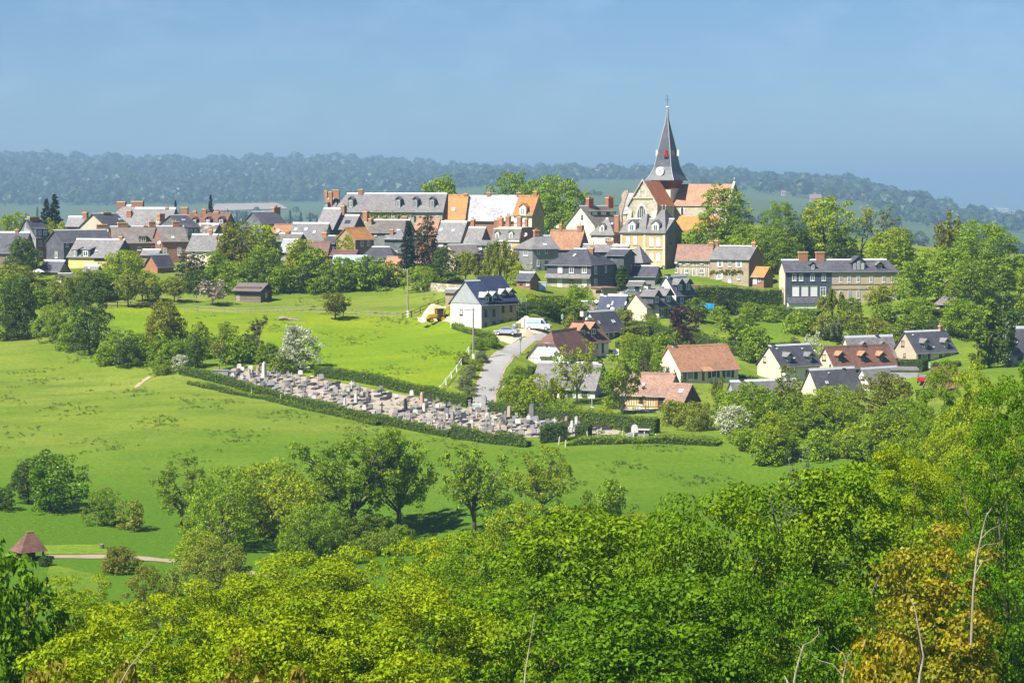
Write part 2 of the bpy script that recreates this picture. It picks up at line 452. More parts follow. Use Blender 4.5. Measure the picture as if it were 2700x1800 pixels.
# --- below the manor
H('house', 'slate house with steep swept roof and small orange chimney under manor', 832, 878, 928, None, 601, 549, 562, -42, 'slate_wall', 'slate',
  chim=[(906, 541, 11, 26, 'pot')], win=[('f', 851, 614, 6, 15, 's')], sky=[(858, 591, 5, 4)])
H('house', 'small slate roof with a dark skylight left of the ivy gable', 897, 931, 962, None, 599, 567, 556, -42, 'slate_wall', 'slate', sky=[(917, 585, 14, 9, 'dark')],
  chim=[(965, 556, 12, 28), (978, 575, 8, 12, 'pot')])
H('house', 'brick house with orange roof and an ivy-covered gable', 888, 937, 986, None, 629, 601, 531, 47, 'brick', 'tile_orange', gable='rubble',
  win=[('f', 954, 641, 7, 16, 'w'), ('f', 971, 641, 7, 13, 'w')])
H('outbuilding', 'dark slate roof with an orange chimney left of the ivy gable', 850, 882, 892, None, 640, 622, 536, -25, 'slate_wall', 'slate_dark', W=6, chim=[(857, 611, 13, 16, 'pot')])
H('house', 'wide grey-brown roof with two small windows in the village centre', 972, 1064, 1084, None, 611, 580, 550, -14, 'render_grey', 'slate_brown', W=9,
  win=[('f', 990, 618, 7, 8, 'w'), ('f', 1020, 617, 9, 8, 'w')], chim=[(1003, 619, 8, 18, 'front')])
H('house', 'slate-hung house with hipped roof and thin tall brick chimney', 1014, 1070, 1078, None, 628, 606, 536, -12, 'slate_wall_pale', 'slate', W=6, hips=(2, 2),
  chim=[(1033, 603, 9, 50, 'front')], win=[('f', 1044, 668, 8, 16, 'w')])
H('house', 'pinkish orange roofed house behind the tall dark conifers', 1092, 1148, 1168, None, 613, 577, 570, -22, 'brick', 'tile_tan', chim=[(1122, 568, 13, 18, 'wide'), (1068, 568, 14, 14, 'wide')])
H('house', 'grey slate house with two skylights right of the dark conifers', 1150, 1213, 1245, None, 633, 584, 546, -28, 'slate_wall_pale', 'slate',
  gable='brown', chim=[(1247, 577, 9, 30)], sky=[(1163, 606, 9, 8), (1195, 608, 9, 8)], win=[('f', 1163, 646, 12, 8, 's'), ('f', 1195, 642, 14, 8, 's')])
H('house', 'grey slate house with two pale shutters left of the mansard', 1222, 1262, 1296, None, 646, 599, 538, -32, 'slate_wall_pale', 'slate', gable='slate_wall')
H('house', 'low slate-hung cottage with white shutters below the mansard house', 1248, 1296, 1300, None, 645, 634, 530, -8, 'slate_wall_pale', 'slate', W=6, rt='shed',
  win=[('f', 1266, 654, 10, 14, 's'), ('f', 1284, 654, 10, 14, 's')])
H('outbuilding', 'dark low barn with broad slate roof above the garden bushes', 945, 1042, 1050, None, 685, 651, 516, -8, 'slate_wall', 'slate_dark', W=9, hips=(2, 2))
H('outbuilding', 'long low brick-red roof behind the sky-blue sheet roof', 872, 934, 942, None, 673, 660, 521, -10, 'brick', 'tile_brown', W=5)
H('outbuilding', 'pale blue sheet-metal roof among the garden trees', 876, 958, 966, None, 694, 672, 512, -8, 'grey', 'iron_blue', W=6, cap=False)
H('outbuilding', 'small tiled cottage roof beside the tall dark conifer', 1014, 1058, 1066, None, 703, 677, 506, -12, 'ochre', 'tile_tan', W=6)
H('outbuilding', 'brick tile lean-to between the conifers in the village centre', 1094, 1130, 1138, None, 690, 668, 518, -12, 'brick_orange', 'tile_pink', W=5)
H('outbuilding', 'grey-brown barn with blank gable right of the dark conifers', 1165, 1202, 1268, None, 667, 645, 521, 40, 'brown', 'slate_brown', gable='tan')
H('house', 'mansard-roofed house with zinc top and two white dormers', 1296, 1370, 1416, None, 634, 598, 540, -32, 'ochre', 'slate', gable='brick', rt='mansard',
  chim=[(1311, 577, 12, 18), (1321, 573, 10, 26, 'pot'), (1340, 568, 10, 18, 'pot'), (1370, 570, 10, 20), (1388, 575, 7, 14)],
  dorm=[(1311, 621, 10, 20, 'gablew'), (1347, 621, 10, 20, 'gablew')], win=[('f', 1318, 650, 9, 16, 'w'), ('f', 1345, 650, 9, 16, 'w')])
H('house', 'grey rendered house with hipped roof and a white sash window', 1355, 1405, 1472, None, 654, 622, 522, 25, 'render_grey', 'slate', hips=(3.5, 0), gable='render_grey',
  chim=[(1414, 605, 12, 26, 'pot'), (1458, 652, 12, 30, 'front')], win=[('l', 1387, 664, 12, 20, 'w'), ('f', 1419, 662, 6, 16, 'w'), ('f', 1440, 660, 6, 16, 'w'), ('f', 1419, 694, 6, 16, 'w'), ('f', 1440, 704, 8, 28, 'd')],
  sky=[(1437, 645, 9, 7)])
H('house', 'broad rust-tiled roof with orange lichen in the village centre', 1442, 1525, 1552, None, 653, 607, 536, -22, 'slate_wall', 'tile_rust',
  chim=[(1478, 590, 8, 18), (1530, 592, 12, 18)])
H('house', 'large cream gabled house with grey roof and two red chimneys', 1493, 1568, 1640, None, 592, 543, 556, 52, 'cream_pale', 'slate_brown',
  chim=[(1555, 521, 13, 22, 'red'), (1607, 519, 14, 24, 'red')], dorm=[(1568, 562, 22, 10, 'shed'), (1591, 562, 22, 10, 'shed'), (1614, 562, 20, 10, 'shed')],
  win=[('l', 1535, 572, 5, 10, 'd'), ('l', 1521, 601, 8, 10, 'w'), ('l', 1537, 600, 6, 10, 'd')])
H('house', 'cream villa with a pointed slate roof and pink-framed windows', 1558, 1617, 1639, None, 614, 576, 541, -22, 'cream_pale', 'slate', gable='brick', hips=(3.2, 2.2),
  chim=[(1627, 566, 11, 46, 'front')], dorm=[(1587, 602, 12, 18, 'gablew')], win=[('f', 1571, 635, 13, 18, 's'), ('f', 1601, 635, 12, 18, 'w')], sky=[(1614, 590, 6, 5)])
H('house', 'ornate yellow mansion with pavilion roofs and tall shuttered windows', 1637, 1753, 1797, None, 611, 577, 528, -24, 'ochre', 'slate', gable='brown', hips=(0, 0),
  win=[('f', 1656, 634, 10, 22, 's'), ('f', 1675, 634, 10, 22, 's'), ('f', 1718, 638, 11, 24, 's'), ('f', 1736, 638, 11, 24, 's'), ('f', 1699, 638, 5, 16, 'w'),
       ('f', 1718, 677, 10, 22, 's'), ('f', 1736, 677, 10, 22, 's'), ('f', 1656, 677, 10, 20, 's'), ('r', 1768, 632, 8, 20, 'd'), ('r', 1786, 636, 7, 18, 'd')],
  dorm=[(1666, 598, 18, 22, 'gablew'), (1728, 599, 18, 22, 'gablew')], special='mansion')
# --- right of the road, under the church
H('house', 'black slate-hung house with hipped roof above the clipped garden hedge', 1442, 1558, 1628, 762, 698, 657, 490, -28, 'slate_wall', 'slate_dark', hips=(3.0, 4.0), special='blackhouse',
  chim=[(1560, 652, 11, 24, 'pot')], sky=[(1515, 673, 6, 8)],
  win=[('f', 1477, 709, 12, 20, 's'), ('f', 1507, 710, 12, 19, 'w'), ('f', 1541, 710, 12, 19, 'w'), ('f', 1476, 746, 13, 20, 's'), ('f', 1507, 746, 9, 18, 'd'), ('f', 1541, 746, 13, 20, 's'),
       ('r', 1570, 712, 7, 20, 'w'), ('r', 1597, 709, 5, 18, 'w'), ('r', 1570, 747, 8, 24, 'w')])
H('outbuilding', 'tall dark ivy-clad slate tower block behind the black house', 1600, 1645, 1656, 775, 672, 657, 499, -25, 'slate_wall', 'slate_dark', W=6, win=[('f', 1613, 690, 3, 16, 'w')])
H('house', 'slate roof with two brick stacks behind the black house', 1536, 1620, 1632, None, 662, 644, 516, -10, 'slate_wall', 'slate', W=7, chim=[(1565, 642, 20, 16), (1608, 633, 14, 24, 'pot')])
H('house', 'small brown-roofed house beside the pyramid-roofed pavilion', 1612, 1648, 1662, None, 667, 646, 514, -25, 'stone', 'slate_brown', win=[('f', 1646, 675, 6, 10, 'w')], sky=[(1630, 660, 5, 6)])
H('outbuilding', 'small brick pavilion with a steep pyramid slate roof', 1652, 1694, 1716, None, 685, 646, 508, -30, 'brick', 'slate', hips=(9, 9))
H('outbuilding', 'rendered workshop with dark slate roof below the mansion', 1657, 1727, 1740, 752, 727, 701, 500, -15, 'render_grey', 'slate_dark', W=6, chim=[(1658, 697, 13, 40, 'front')])
H('outbuilding', 'small white-walled garage with a dark door below the workshop', 1655, 1690, 1700, 784, 752, 742, 487, -12, 'white', 'slate_brown', W=6, win=[('f', 1680, 766, 12, 26, 'd')])
H('outbuilding', 'flat-roofed brick garage against the black slate house', 1557, 1587, 1628, 795, 760, 757, 480, 25, 'brick_pale', 'tile_pink', W=5, rt='flat', win=[('f', 1578, 768, 14, 8, 'd')])
H('house', 'half-timbered house with a rust tile roof beside the brick house', 1783, 1872, 1888, 733, 684, 646, 512, -12, 'cream_pale', 'tile_pink', W=8, special='timber',
  chim=[(1876, 638, 10, 14, 'pot')],
  win=[('f', 1793, 691, 9, 10, 'w'), ('f', 1813, 691, 9, 10, 'w'), ('f', 1850, 691, 9, 10, 'w'), ('f', 1783, 713, 6, 12, 'w'), ('f', 1811, 714, 9, 12, 'w'), ('f', 1830, 718, 8, 18, 'w'), ('f', 1850, 714, 10, 12, 'w')])
H('house', 'pale brick house with slate roof and white shutters under the church', 1872, 1974, 2011, 757, 682, 649, 508, -22, 'brick_pale', 'slate', gable='brick',
  chim=[(1890, 632, 10, 22, 'pot'), (1988, 637, 9, 20, 'pot')],
  win=[('f', 1899, 695, 8, 17, 'ws'), ('f', 1924, 695, 8, 17, 'w'), ('f', 1948, 696, 8, 17, 'ws'), ('f', 1897, 727, 8, 18, 'ws'), ('f', 1924, 727, 8, 14, 'w'), ('f', 1924, 740, 9, 12, 's'), ('f', 1948, 729, 8, 16, 'w')])
H('outbuilding', 'small brick lean-to with a bright orange tile roof', 1984, 2014, 2038, 758, 726, 705, 501, -42, 'brick', 'tile_orange', win=[('f', 1991, 737, 9, 24, 's'), ('f', 2003, 735, 5, 14, 'w')])
H('apartment_house', 'long three-storey block, half dark slate-hung and half tan plaster', 2055, 2071, 2366, 812, 713, 685, 482, 8, 'tan', 'slate_dark', gable='cream', special='block', hips=(0, 1.5),
  chim=[(2117, 662, 24, 24, 'wide'), (2162, 662, 22, 24, 'wide')],
  dorm=[(2143, 703, 13, 16, 'gable'), (2320, 702, 12, 14, 'hipd'), (2264, 700, 36, 20, 'gable3')],
  win=[('f', x, 731, 11, 18, 'w') for x in (2094, 2112, 2142, 2172)] + [('f', x, 768, 18, 25, 's') for x in (2098, 2122, 2146)] + [('f', 2170, 768, 16, 24, 'w')]
  + [('f', x, 735, 8, 18, 'w') for x in (2217, 2239, 2263, 2297, 2330, 2354)] + [('f', x, 776, 8, 20, 'w') for x in (2217, 2240, 2263, 2297, 2330, 2354)] + [('f', x, 816, 8, 18, 'w') for x in (2217, 2290, 2330)]
  + [('f', x, 806, 8, 7, 'w') for x in (2092, 2120, 2147)])
H('house', 'small cream house with hipped brown roof deep among the right trees', 2466, 2512, 2545, 818, 800, 768, 470, -30, 'cream', 'slate_brown', hips=(2.2, 0), win=[('f', 2483, 808, 8, 14, 'd')])
# --- the estate on the slope
H('house', 'white-gabled house with dark roof and twin dormers below the brick house', 1729, 1783, 1832, 803, 774, 728, 468, 50, 'slate_wall', 'slate_dark', gable='white',
  chim=[(1760, 722, 8, 22, 'whitepaint')], dorm=[(1793, 756, 14, 20, 'hipd'), (1814, 755, 14, 20, 'hipd')], win=[('f', 1797, 792, 9, 16, 'w')])
H('house', 'cream gabled house with grey-topped dormers behind the purple tree', 1660, 1739, 1787, 840, 804, 759, 452, 55, 'cream', 'slate_dark', gable='cream', special='annex',
  chim=[(1707, 748, 9, 20, 'creamy')], dorm=[(1731, 788, 14, 22, 'hipd'), (1762, 786, 16, 22, 'hipd')], win=[('f', 1746, 824, 9, 20, 'ds'), ('f', 1764, 822, 9, 20, 'ds')])
H('house', 'blue-black roofed bungalow with white chimney and roof windows', 1576, 1640, 1662, 838, 818, 778, 462, -24, 'slate_wall', 'slate_blue',
  chim=[(1597, 772, 8, 20, 'whitepaint')], sky=[(1615, 800, 4, 12), (1650, 800, 4, 10)])
H('outbuilding', 'long dark low roof behind the dish-topped bungalow', 1512, 1580, 1590, 830, 818, 794, 466, -8, 'grey', 'slate_brown', W=6)
H('house', 'dark-roofed house with arched windows and two dishes on its gable', 1521, 1588, 1650, 898, 871, 821, 440, 50, 'cream_pale', 'slate_dark',
  chim=[(1538, 814, 9, 20, 'creamy')], sky=[(1577, 850, 7, 9), (1617, 847, 7, 9)], win=[('f', 1598, 880, 8, 14, 'd'), ('f', 1611, 880, 8, 14, 'd'), ('f', 1626, 883, 9, 20, 'd'), ('f', 1636, 883, 6, 22, 'd')])
H('house', 'brown-roofed house with shingled gable and two pale-topped dormers', 1478, 1548, 1605, 940, 899, 848, 424, 50, 'cream_pale', 'tile_brown', gable='grey',
  dorm=[(1536, 876, 16, 20, 'hipo'), (1564, 872, 16, 20, 'hipo')], win=[('f', 1562, 913, 4, 16, 'd'), ('f', 1575, 913, 5, 16, 'w'), ('f', 1589, 917, 5, 24, 'd')])
H('house', 'white half-timbered chalet with brown half-hipped roof and balcony', 1392, 1488, 1572, 958, 938, 876, 410, 66, 'white', 'tile_brown', special='chalet',
  win=[('l', 1442, 911, 8, 16, 'ws'), ('l', 1470, 947, 12, 16, 'w')])
H('house', 'white house with grey roof and pale green shutters near the cemetery', 1404, 1568, 1604, 1050, 1023, 957, 386, -18, 'white', 'slate',
  gable='grey', chim=[(1584, 951, 8, 10, 'creamy')], win=[('f', 1503, 1034, 12, 20, 'gs'), ('f', 1541, 1034, 13, 20, 'gs')], sky=[(1485, 1000, 7, 7), (1550, 990, 8, 6)])
H('house', 'orange half-timbered cottage with pinkish tile roof and white table', 1618, 1757, 1798, 1077, 1041, 985, 371, -22, 'cream', 'tile_pink', gable='grey', special='timber2',
  chim=[(1778, 979, 5, 14)], sky=[(1697, 1014, 8, 8)], win=[('f', 1691, 1052, 10, 20, 'bs'), ('f', 1742, 1058, 13, 28, 'bs')])
H('outbuilding', 'low annex with pinkish tile roof and skylight joined to timbered cottage', 1757, 1801, 1842, 1072, 1056, 1013, 367, -35, 'grey', 'tile_pink', gable='timber_dark', sky=[(1796, 1031, 11, 10)])
H('house', 'bungalow with a wide tan tile roof and a cream gable', 1731, 1795, 1946, 1008, 974, 913, 400, 30, 'cream_pale', 'tile_tan', gable='cream_pale',
  chim=[(1776, 905, 9, 24, 'creamy')], win=[('f', 1820, 988, 20, 24, 'ds'), ('f', 1882, 985, 16, 22, 'ds'), ('f', 1920, 985, 16, 22, 'ds'), ('f', 1854, 990, 6, 22, 'd')], special='hood')
H('house', 'cream gabled house with blue-black roof and two small dormers', 1998, 2060, 2162, 1003, 962, 911, 415, 34, 'cream_pale', 'slate_dark', gable='cream',
  chim=[(2035, 903, 9, 12, 'creamy')], dorm=[(2080, 944, 10, 18, 'hipd'), (2136, 943, 10, 18, 'hipd')], win=[('l', 2017, 947, 7, 16, 'b'), ('f', 2138, 982, 30, 14, 'd')], sky=[(2048, 919, 4, 3), (2094, 944, 4, 3), (2115, 919, 4, 3)])
H('house', 'cream house with brown tile roof and three gabled dormers', 2152, 2202, 2364, 1003, 967, 914, 424, 28, 'cream', 'tile_brown', gable='cream',
  chim=[(2277, 908, 10, 14, 'creamy')], dorm=[(2217, 942, 11, 20, 'gabled'), (2277, 942, 11, 20, 'gabled'), (2325, 942, 11, 20, 'gabled')], win=[('l', 2174, 942, 8, 16, 'b'), ('f', 2262, 976, 10, 8, 'd')])
H('house', 'grey-roofed house with two hooded dormers behind the brown roof', 2213, 2246, 2366, 985, 938, 887, 438, 26, 'cream', 'slate', gable='cream',
  chim=[(2311, 881, 7, 8, 'creamy')], dorm=[(2276, 911, 9, 12, 'hipo2'), (2326, 911, 9, 12, 'hipo2')])
H('house', 'low cream gabled house with grey roof behind the lower trees', 2112, 2160, 2272, 1052, 1033, 973, 399, 33, 'cream', 'slate_dark', gable='cream',
  chim=[(2223, 968, 7, 9, 'creamy')], win=[('l', 2129, 1013, 7, 16, 'w')], sky=[(2180, 1008, 7, 8), (2185, 983, 4, 3)])
H('house', 'small white gable with a dark window behind the flowering bush', 2253, 2293, 2380, 1030, 1009, 971, 404, 38, 'white', 'slate', gable='white', win=[('l', 2275, 996, 10, 10, 'b')])
H('house', 'dark-roofed house with two hooded dormers and a porch, far right', 2357, 2417, 2520, 962, 926, 874, 438, 34, 'cream_pale', 'slate_dark', gable='tan',
  chim=[(2480, 856, 7, 18, 'pot')], dorm=[(2440, 908, 10, 18, 'hipd'), (2494, 906, 10, 18, 'hipd')], win=[('l', 2381, 905, 7, 16, 'b'), ('l', 2386, 936, 5, 10, 'b'), ('f', 2437, 942, 18, 18, 'ds'), ('f', 2480, 940, 8, 10, 'd'), ('f', 2497, 948, 14, 26, 'd')], sky=[(2407, 883, 4, 3), (2462, 915, 4, 3)])
H('outbuilding', 'brown-tiled garage gable peeking above the right foreground trees', 2438, 2482, 2540, 1035, 1015, 970, 392, 42, 'brown', 'tile_tan', gable='brown')
H('house', 'dark slate bungalow cut by the right edge of the photo', 2640, 2672, 2760, 960, 925, 862, 425, 20, 'cream', 'slate_dark', gable='grey', win=[('f', 2690, 938, 14, 20, 'd')], sky=[(2680, 900, 5, 8)])
H('house', 'long low grey roof with a white chimney among the lower trees', 1910, 1946, 2112, 1078, 1057, 1004, 384, 24, 'grey', 'slate', gable='grey', chim=[(1954, 997, 8, 20, 'creamy')])
H('outbuilding', 'flat-roofed grey garage above the parked red car', 2350, 2420, 2424, 993, 976, 974, 408, -6, 'grey', 'slate', W=6, rt='flat')
# --- the building site
H('house', 'unfinished house with white block gable end and new blue slate roof', 1188, 1270, 1362, 867, 800, 740, 430, 42, 'render_grey', 'slate_blue', gable='block', hips=(0, 0), special='site',
  win=[('l', 1217, 823, 8, 14, 'd'), ('f', 1280, 825, 7, 18, 'd'), ('f', 1302, 824, 6, 18, 'd'), ('f', 1326, 815, 6, 16, 'd'), ('f', 1347, 813, 6, 16, 'd'), ('f', 1280, 858, 7, 14, 'd'), ('f', 1302, 860, 7, 20, 'd'), ('f', 1322, 852, 6, 18, 'd'), ('f', 1346, 848, 6, 18, 'd')],
  dorm=[(1283, 788, 12, 18, 'hipp'), (1303, 786, 12, 18, 'hipp'), (1327, 779, 12, 18, 'hipp'), (1347, 777, 12, 18, 'hipp')])
H('outbuilding', 'small brick summerhouse with half grey and half red roof', 1362, 1398, 1420, 762, 735, 718, 472, -40, 'brick', 'slate_dark', win=[('f', 1374, 744, 6, 10, 'd'), ('f', 1392, 745, 8, 14, 'w')])
H('outbuilding', 'little stone hut with mono-pitch roof behind the building site', 1174, 1198, 1210, 792, 768, 762, 448, -35, 'rubble', 'slate_brown')
# --- the church body (its parts hang under one empty)
H('church', 'transept', 1657, 1733, 1778, 590, 541, 478, 560, 65, 'church_stone', 'tile_red', into='church', cap=False, over=.15)
H('church', 'choir', 1777, 1918, 1952, 590, 541, 485, 566, -25, 'church_stone', 'tile_tan', into='church', cap=False, over=.15,
  win=[('f', 1799, 556, 6, 18, 'arch'), ('f', 1870, 556, 6, 18, 'arch')])
H('church', 'nave', 1640, 1700, 1716, 600, 562, 509, 572, -25, 'church_stone', 'slate_pale', into='church', cap=False, over=.1)
H('church', 'aisle', 1772, 1880, 1892, 640, 607, 571, 553, -25, 'church_stone', 'tile_orange', into='church', rt='shed', W=5, cap=False, over=.1)

def zauto(D):
    return float(np.interp(D, [480, 500, 540, 580, 620], [-20.5, -18.7, -16.8, -15.0, -14.2]))
def prep(h):
    D, th = h['D'], R(h['th'])
    yref = h['yb'] if h['yb'] is not None else 680
    zb = zat(h['yb'], D) if h['yb'] is not None else zauto(D)
    X0 = ray(h['xc'], h['ye'])[0] * D
    Y0 = D
    c, s = math.cos(th), math.sin(th)
    def along(px, dx, dy):                      # distance t so that corner + t*(dx,dy) falls on column px
        ux = ray(px, h['ye'])[0]
        return (ux * Y0 - X0) / (dx - ux * dy)
    if h['th'] >= 0:
        L = along(h['xr'], c, s)
        Wd = h.get('W') or along(h['xl'], -s, c)
        cen = Vector((X0, Y0, 0)) + Vector((c, s, 0)) * L / 2 + Vector((-s, c, 0)) * Wd / 2
    else:
        L = along(h['xl'], -c, -s)
        Wd = h.get('W') or along(h['xr'], -s, c)
        cen = Vector((X0, Y0, 0)) - Vector((c, s, 0)) * L / 2 + Vector((-s, c, 0)) * Wd / 2
    cen.z = zb
    h['L'], h['Wd'], h['cen'], h['zb'], h['c'], h['s'] = abs(L), abs(Wd), cen, zb, c, s
    h['he'] = zat(h['ye'], D) - zb
    h['hr'] = zat(h['yr'], D + abs(Wd) / 2 * c) - zb
    h['fr'] = Matrix.Translation(cen) @ Matrix.Rotation(th, 4, 'Z')
    h['corner'] = (X0, Y0, zb)
for h in HS:
    prep(h)
# ------------------------------------------------------------------ the ground: one sheet to the horizon
CTRL = []
def G(*pts):
    for px, py, D in pts:
        q = P(px, py, D)
        CTRL.append((q.x, q.y, q.z))
for x in (-90, -45, 0, 45, 90):                                            # the near slope under the foreground trees
    for y, z in ((-60, 1), (0, -2.2), (30, -13), (60, -22), (100, -28), (150, -33.5), (200, -38)):
        CTRL.append((x * (.4 + y / 220), y, z))
G((75, 1485, 268), (300, 1515, 262), (450, 1480, 270), (200, 1570, 252), (200, 1400, 288), (100, 1345, 300), (400, 1400, 290),
  (50, 1250, 325), (200, 1180, 340), (300, 1000, 395), (60, 900, 430), (330, 970, 402), (600, 1100, 357), (900, 1180, 336), (1200, 1250, 322),
  (1500, 1200, 326), (1900, 1200, 323), (1700, 1290, 308), (1000, 1440, 286), (1250, 1330, 300), (700, 1480, 268), (2050, 1290, 306), (2300, 1250, 305),
  (480, 990, 392), (700, 1042, 378), (950, 1092, 362), (1250, 1152, 345), (1450, 1172, 338), (1700, 1150, 338), (1900, 1170, 330),
  (620, 968, 400), (850, 994, 393), (1050, 1032, 381), (1250, 1068, 371), (1500, 1098, 362), (1850, 1125, 350),
  (1230, 960, 399), (1000, 900, 425), (800, 850, 448), (1000, 845, 451), (1150, 850, 446), (550, 815, 475), (900, 815, 468), (1100, 830, 456),
  (700, 775, 495), (1000, 770, 495), (1150, 795, 474), (330, 800, 480), (450, 792, 485), (100, 850, 455), (-100, 880, 440), (-100, 1250, 325),
  (1290, 1040, 379), (1285, 990, 391), (1350, 930, 408), (1400, 895, 418), (1450, 872, 428), (1270, 870, 428),
  (1950, 860, 458), (2080, 852, 464), (1880, 830, 468), (2150, 900, 446), (2600, 900, 452), (2800, 930, 440), (2600, 800, 480), (2800, 1180, 330), (2500, 1120, 340),
  (1600, 760, 489), (1750, 770, 486), (1450, 800, 468), (1396, 962, 412), (1440, 966, 409), (1410, 1052, 387), (1500, 1054, 385), (1650, 1080, 371), (1850, 1010, 402), (1930, 1008, 405))
for h in HS:
    CTRL.append(h['corner'])
for x in (-170, -100, -40, 20, 80, 150):
    CTRL.append((x, 640, -14.5 if x < 60 else -18))
    CTRL.append((x * 1.1, 720, -21))
C_ = np.array(CTRL, float)
SC = 100.0
def tps_k(r2):
    return .5 * r2 * np.log(np.maximum(r2, 1e-12))
def tps_fit(c, lam):
    n = len(c)
    xy = c[:, :2] / SC
    d = ((xy[:, None] - xy[None]) ** 2).sum(-1)
    A = np.zeros((n + 3, n + 3))
    A[:n, :n] = tps_k(d) + lam * np.eye(n)
    A[:n, n] = 1
    A[:n, n + 1:] = xy
    A[n:, :n] = A[:n, n:].T
    return np.linalg.solve(A, np.concatenate([c[:, 2], np.zeros(3)]))
TW = tps_fit(C_, .0006)
def near_h(x, y):
    x, y = np.asarray(x, float), np.asarray(y, float)
    q = np.stack([x.ravel(), y.ravel()], 1) / SC
    out = np.zeros(len(q))
    n = len(C_)
    for i in range(0, len(q), 4000):
        b = q[i:i + 4000]
        d = ((b[:, None] - C_[None, :, :2] / SC) ** 2).sum(-1)
        out[i:i + 4000] = tps_k(d) @ TW[:n] + TW[n] + b @ TW[n + 1:]
    return out.reshape(x.shape)
# far land: heights by bearing (picture column) and distance
FC = np.array([-6000, -1200, 0, 450, 900, 1300, 1600, 1900, 2200, 2450, 2700, 3600, 8000], float)
FD = np.array([-300, 700, 900, 1200, 1700, 2200, 2800, 3400, 4000, 4500, 5200, 7000, 10000, 25000], float)
FZ = np.zeros((len(FD), len(FC)))
FZ[0] = FZ[1] = -21
FZ[2] = -34
FZ[3] = [-40, -40, -40, -40, -38, -34, -30, -30, -34, -40, -44, -44, -44]
FZ[4] = [-38, -36, -34, -33, -28, -18, -14, -16, -26, -38, -44, -46, -46]
FZ[5] = [-32, -30, -29, -27, -22, -6, -4, -6, -18, -34, -44, -48, -48]
FZ[6] = [-18, -18, -18, -17, -14, 4, 6, 4, -4, -26, -44, -50, -50]
FZ[7] = [16, 16, 16, 14, 14, 14, 16, 14, 2, -22, -46, -54, -54]
FZ[8] = [42, 40, 40, 34, 36, 24, 24, 16, 0, -26, -48, -58, -58]
FZ[9] = [58, 56, 56, 46, 50, 28, 22, 10, -8, -32, -52, -60, -60]
FZ[10] = [30, 30, 30, 25, 25, 10, 5, -5, -20, -42, -58, -64, -64]
FZ[11] = -75
FZ[12] = -82
FZ[13] = -90
FD_OLD = FD.copy()
FD = np.array([-300, 700, 900, 1500, 2600, 3700, 4900, 6000, 7200, 8100, 9400, 12600, 18000, 40000], float)
for _i in range(3, len(FD)):
    FZ[_i] *= FD[_i] / FD_OLD[_i]
def far(D):
    return float(np.interp(D, FD_OLD, FD))
def far_h(x, y):
    x, y = np.asarray(x, float), np.asarray(y, float)
    col = np.where(y > 50, x / np.maximum(y, 50) * FPX, x / 50 * FPX) + 1350
    yc = np.clip(y, FD[0], FD[-1] - 1)
    cc = np.clip(col, FC[0], FC[-1] - 1)
    i = np.clip(np.searchsorted(FD, yc, 'right') - 1, 0, len(FD) - 2)
    j = np.clip(np.searchsorted(FC, cc, 'right') - 1, 0, len(FC) - 2)
    a = (yc - FD[i]) / (FD[i + 1] - FD[i]); a = a * a * (3 - 2 * a) * .5 + a * .5
    b = (cc - FC[j]) / (FC[j + 1] - FC[j]); b = b * b * (3 - 2 * b) * .5 + b * .5
    z = (FZ[i, j] * (1 - a) + FZ[i + 1, j] * a) * (1 - b) + (FZ[i, j + 1] * (1 - a) + FZ[i + 1, j + 1] * a) * b
    return z
def smooth(a, lo, hi):
    t = np.clip((a - lo) / (hi - lo), 0, 1)
    return t * t * (3 - 2 * t)
def height(x, y):
    x, y = np.asarray(x, float), np.asarray(y, float)
    xe = np.clip(x, -190, 190)
    ye = np.clip(y, -70, 740)
    zn = near_h(xe, ye)
    wf = np.maximum(smooth(y, 640, 800), smooth(np.abs(x), 150, 420))
    wf = np.maximum(wf, smooth(-y, 60, 200))
    side = np.where(y < 640, np.interp(y, [-300, 0, 60, 100, 200, 280, 340, 400, 480, 560, 640], [6, -2.5, -22, -28, -38, -42, -37, -31, -23, -18, -15]), -15)
    zf = np.where(y < 640, side, far_h(x, y))
    zf = np.where((y >= 640) & (y < 820), side * (1 - smooth(y, 640, 820)) + far_h(x, y) * smooth(y, 640, 820), zf)
    return zn * (1 - wf) + zf * wf
gx = np.unique(np.concatenate([np.arange(-170, 171, 2.0), np.linspace(170, 700, 40), -np.linspace(170, 700, 40), np.geomspace(700, 26000, 48), -np.geomspace(700, 26000, 48)]))
gy = np.unique(np.concatenate([np.arange(-20, 50, 5.0), np.arange(50, 701, 2.0), np.linspace(700, 1200, 50), np.linspace(1200, 9600, 150), np.geomspace(9600, 39000, 30), np.linspace(-250, -20, 12)]))
GX, GY = np.meshgrid(gx, gy)
GZ = height(GX, GY)
_rng = np.random.default_rng(3)
GZ = GZ + np.where((GY > 60) & (GY < 640) & (np.abs(GX) < 170), _rng.normal(0, .035, GZ.shape), 0)
def ground(x, y):
    """height of the built sheet (bilinear on its grid)"""
    i = min(max(int(np.searchsorted(gy, y, 'right')) - 1, 0), len(gy) - 2)
    j = min(max(int(np.searchsorted(gx, x, 'right')) - 1, 0), len(gx) - 2)
    a = (y - gy[i]) / (gy[i + 1] - gy[i]); b = (x - gx[j]) / (gx[j + 1] - gx[j])
    return float((GZ[i, j] * (1 - a) + GZ[i + 1, j] * a) * (1 - b) + (GZ[i, j + 1] * (1 - a) + GZ[i + 1, j + 1] * a) * b)
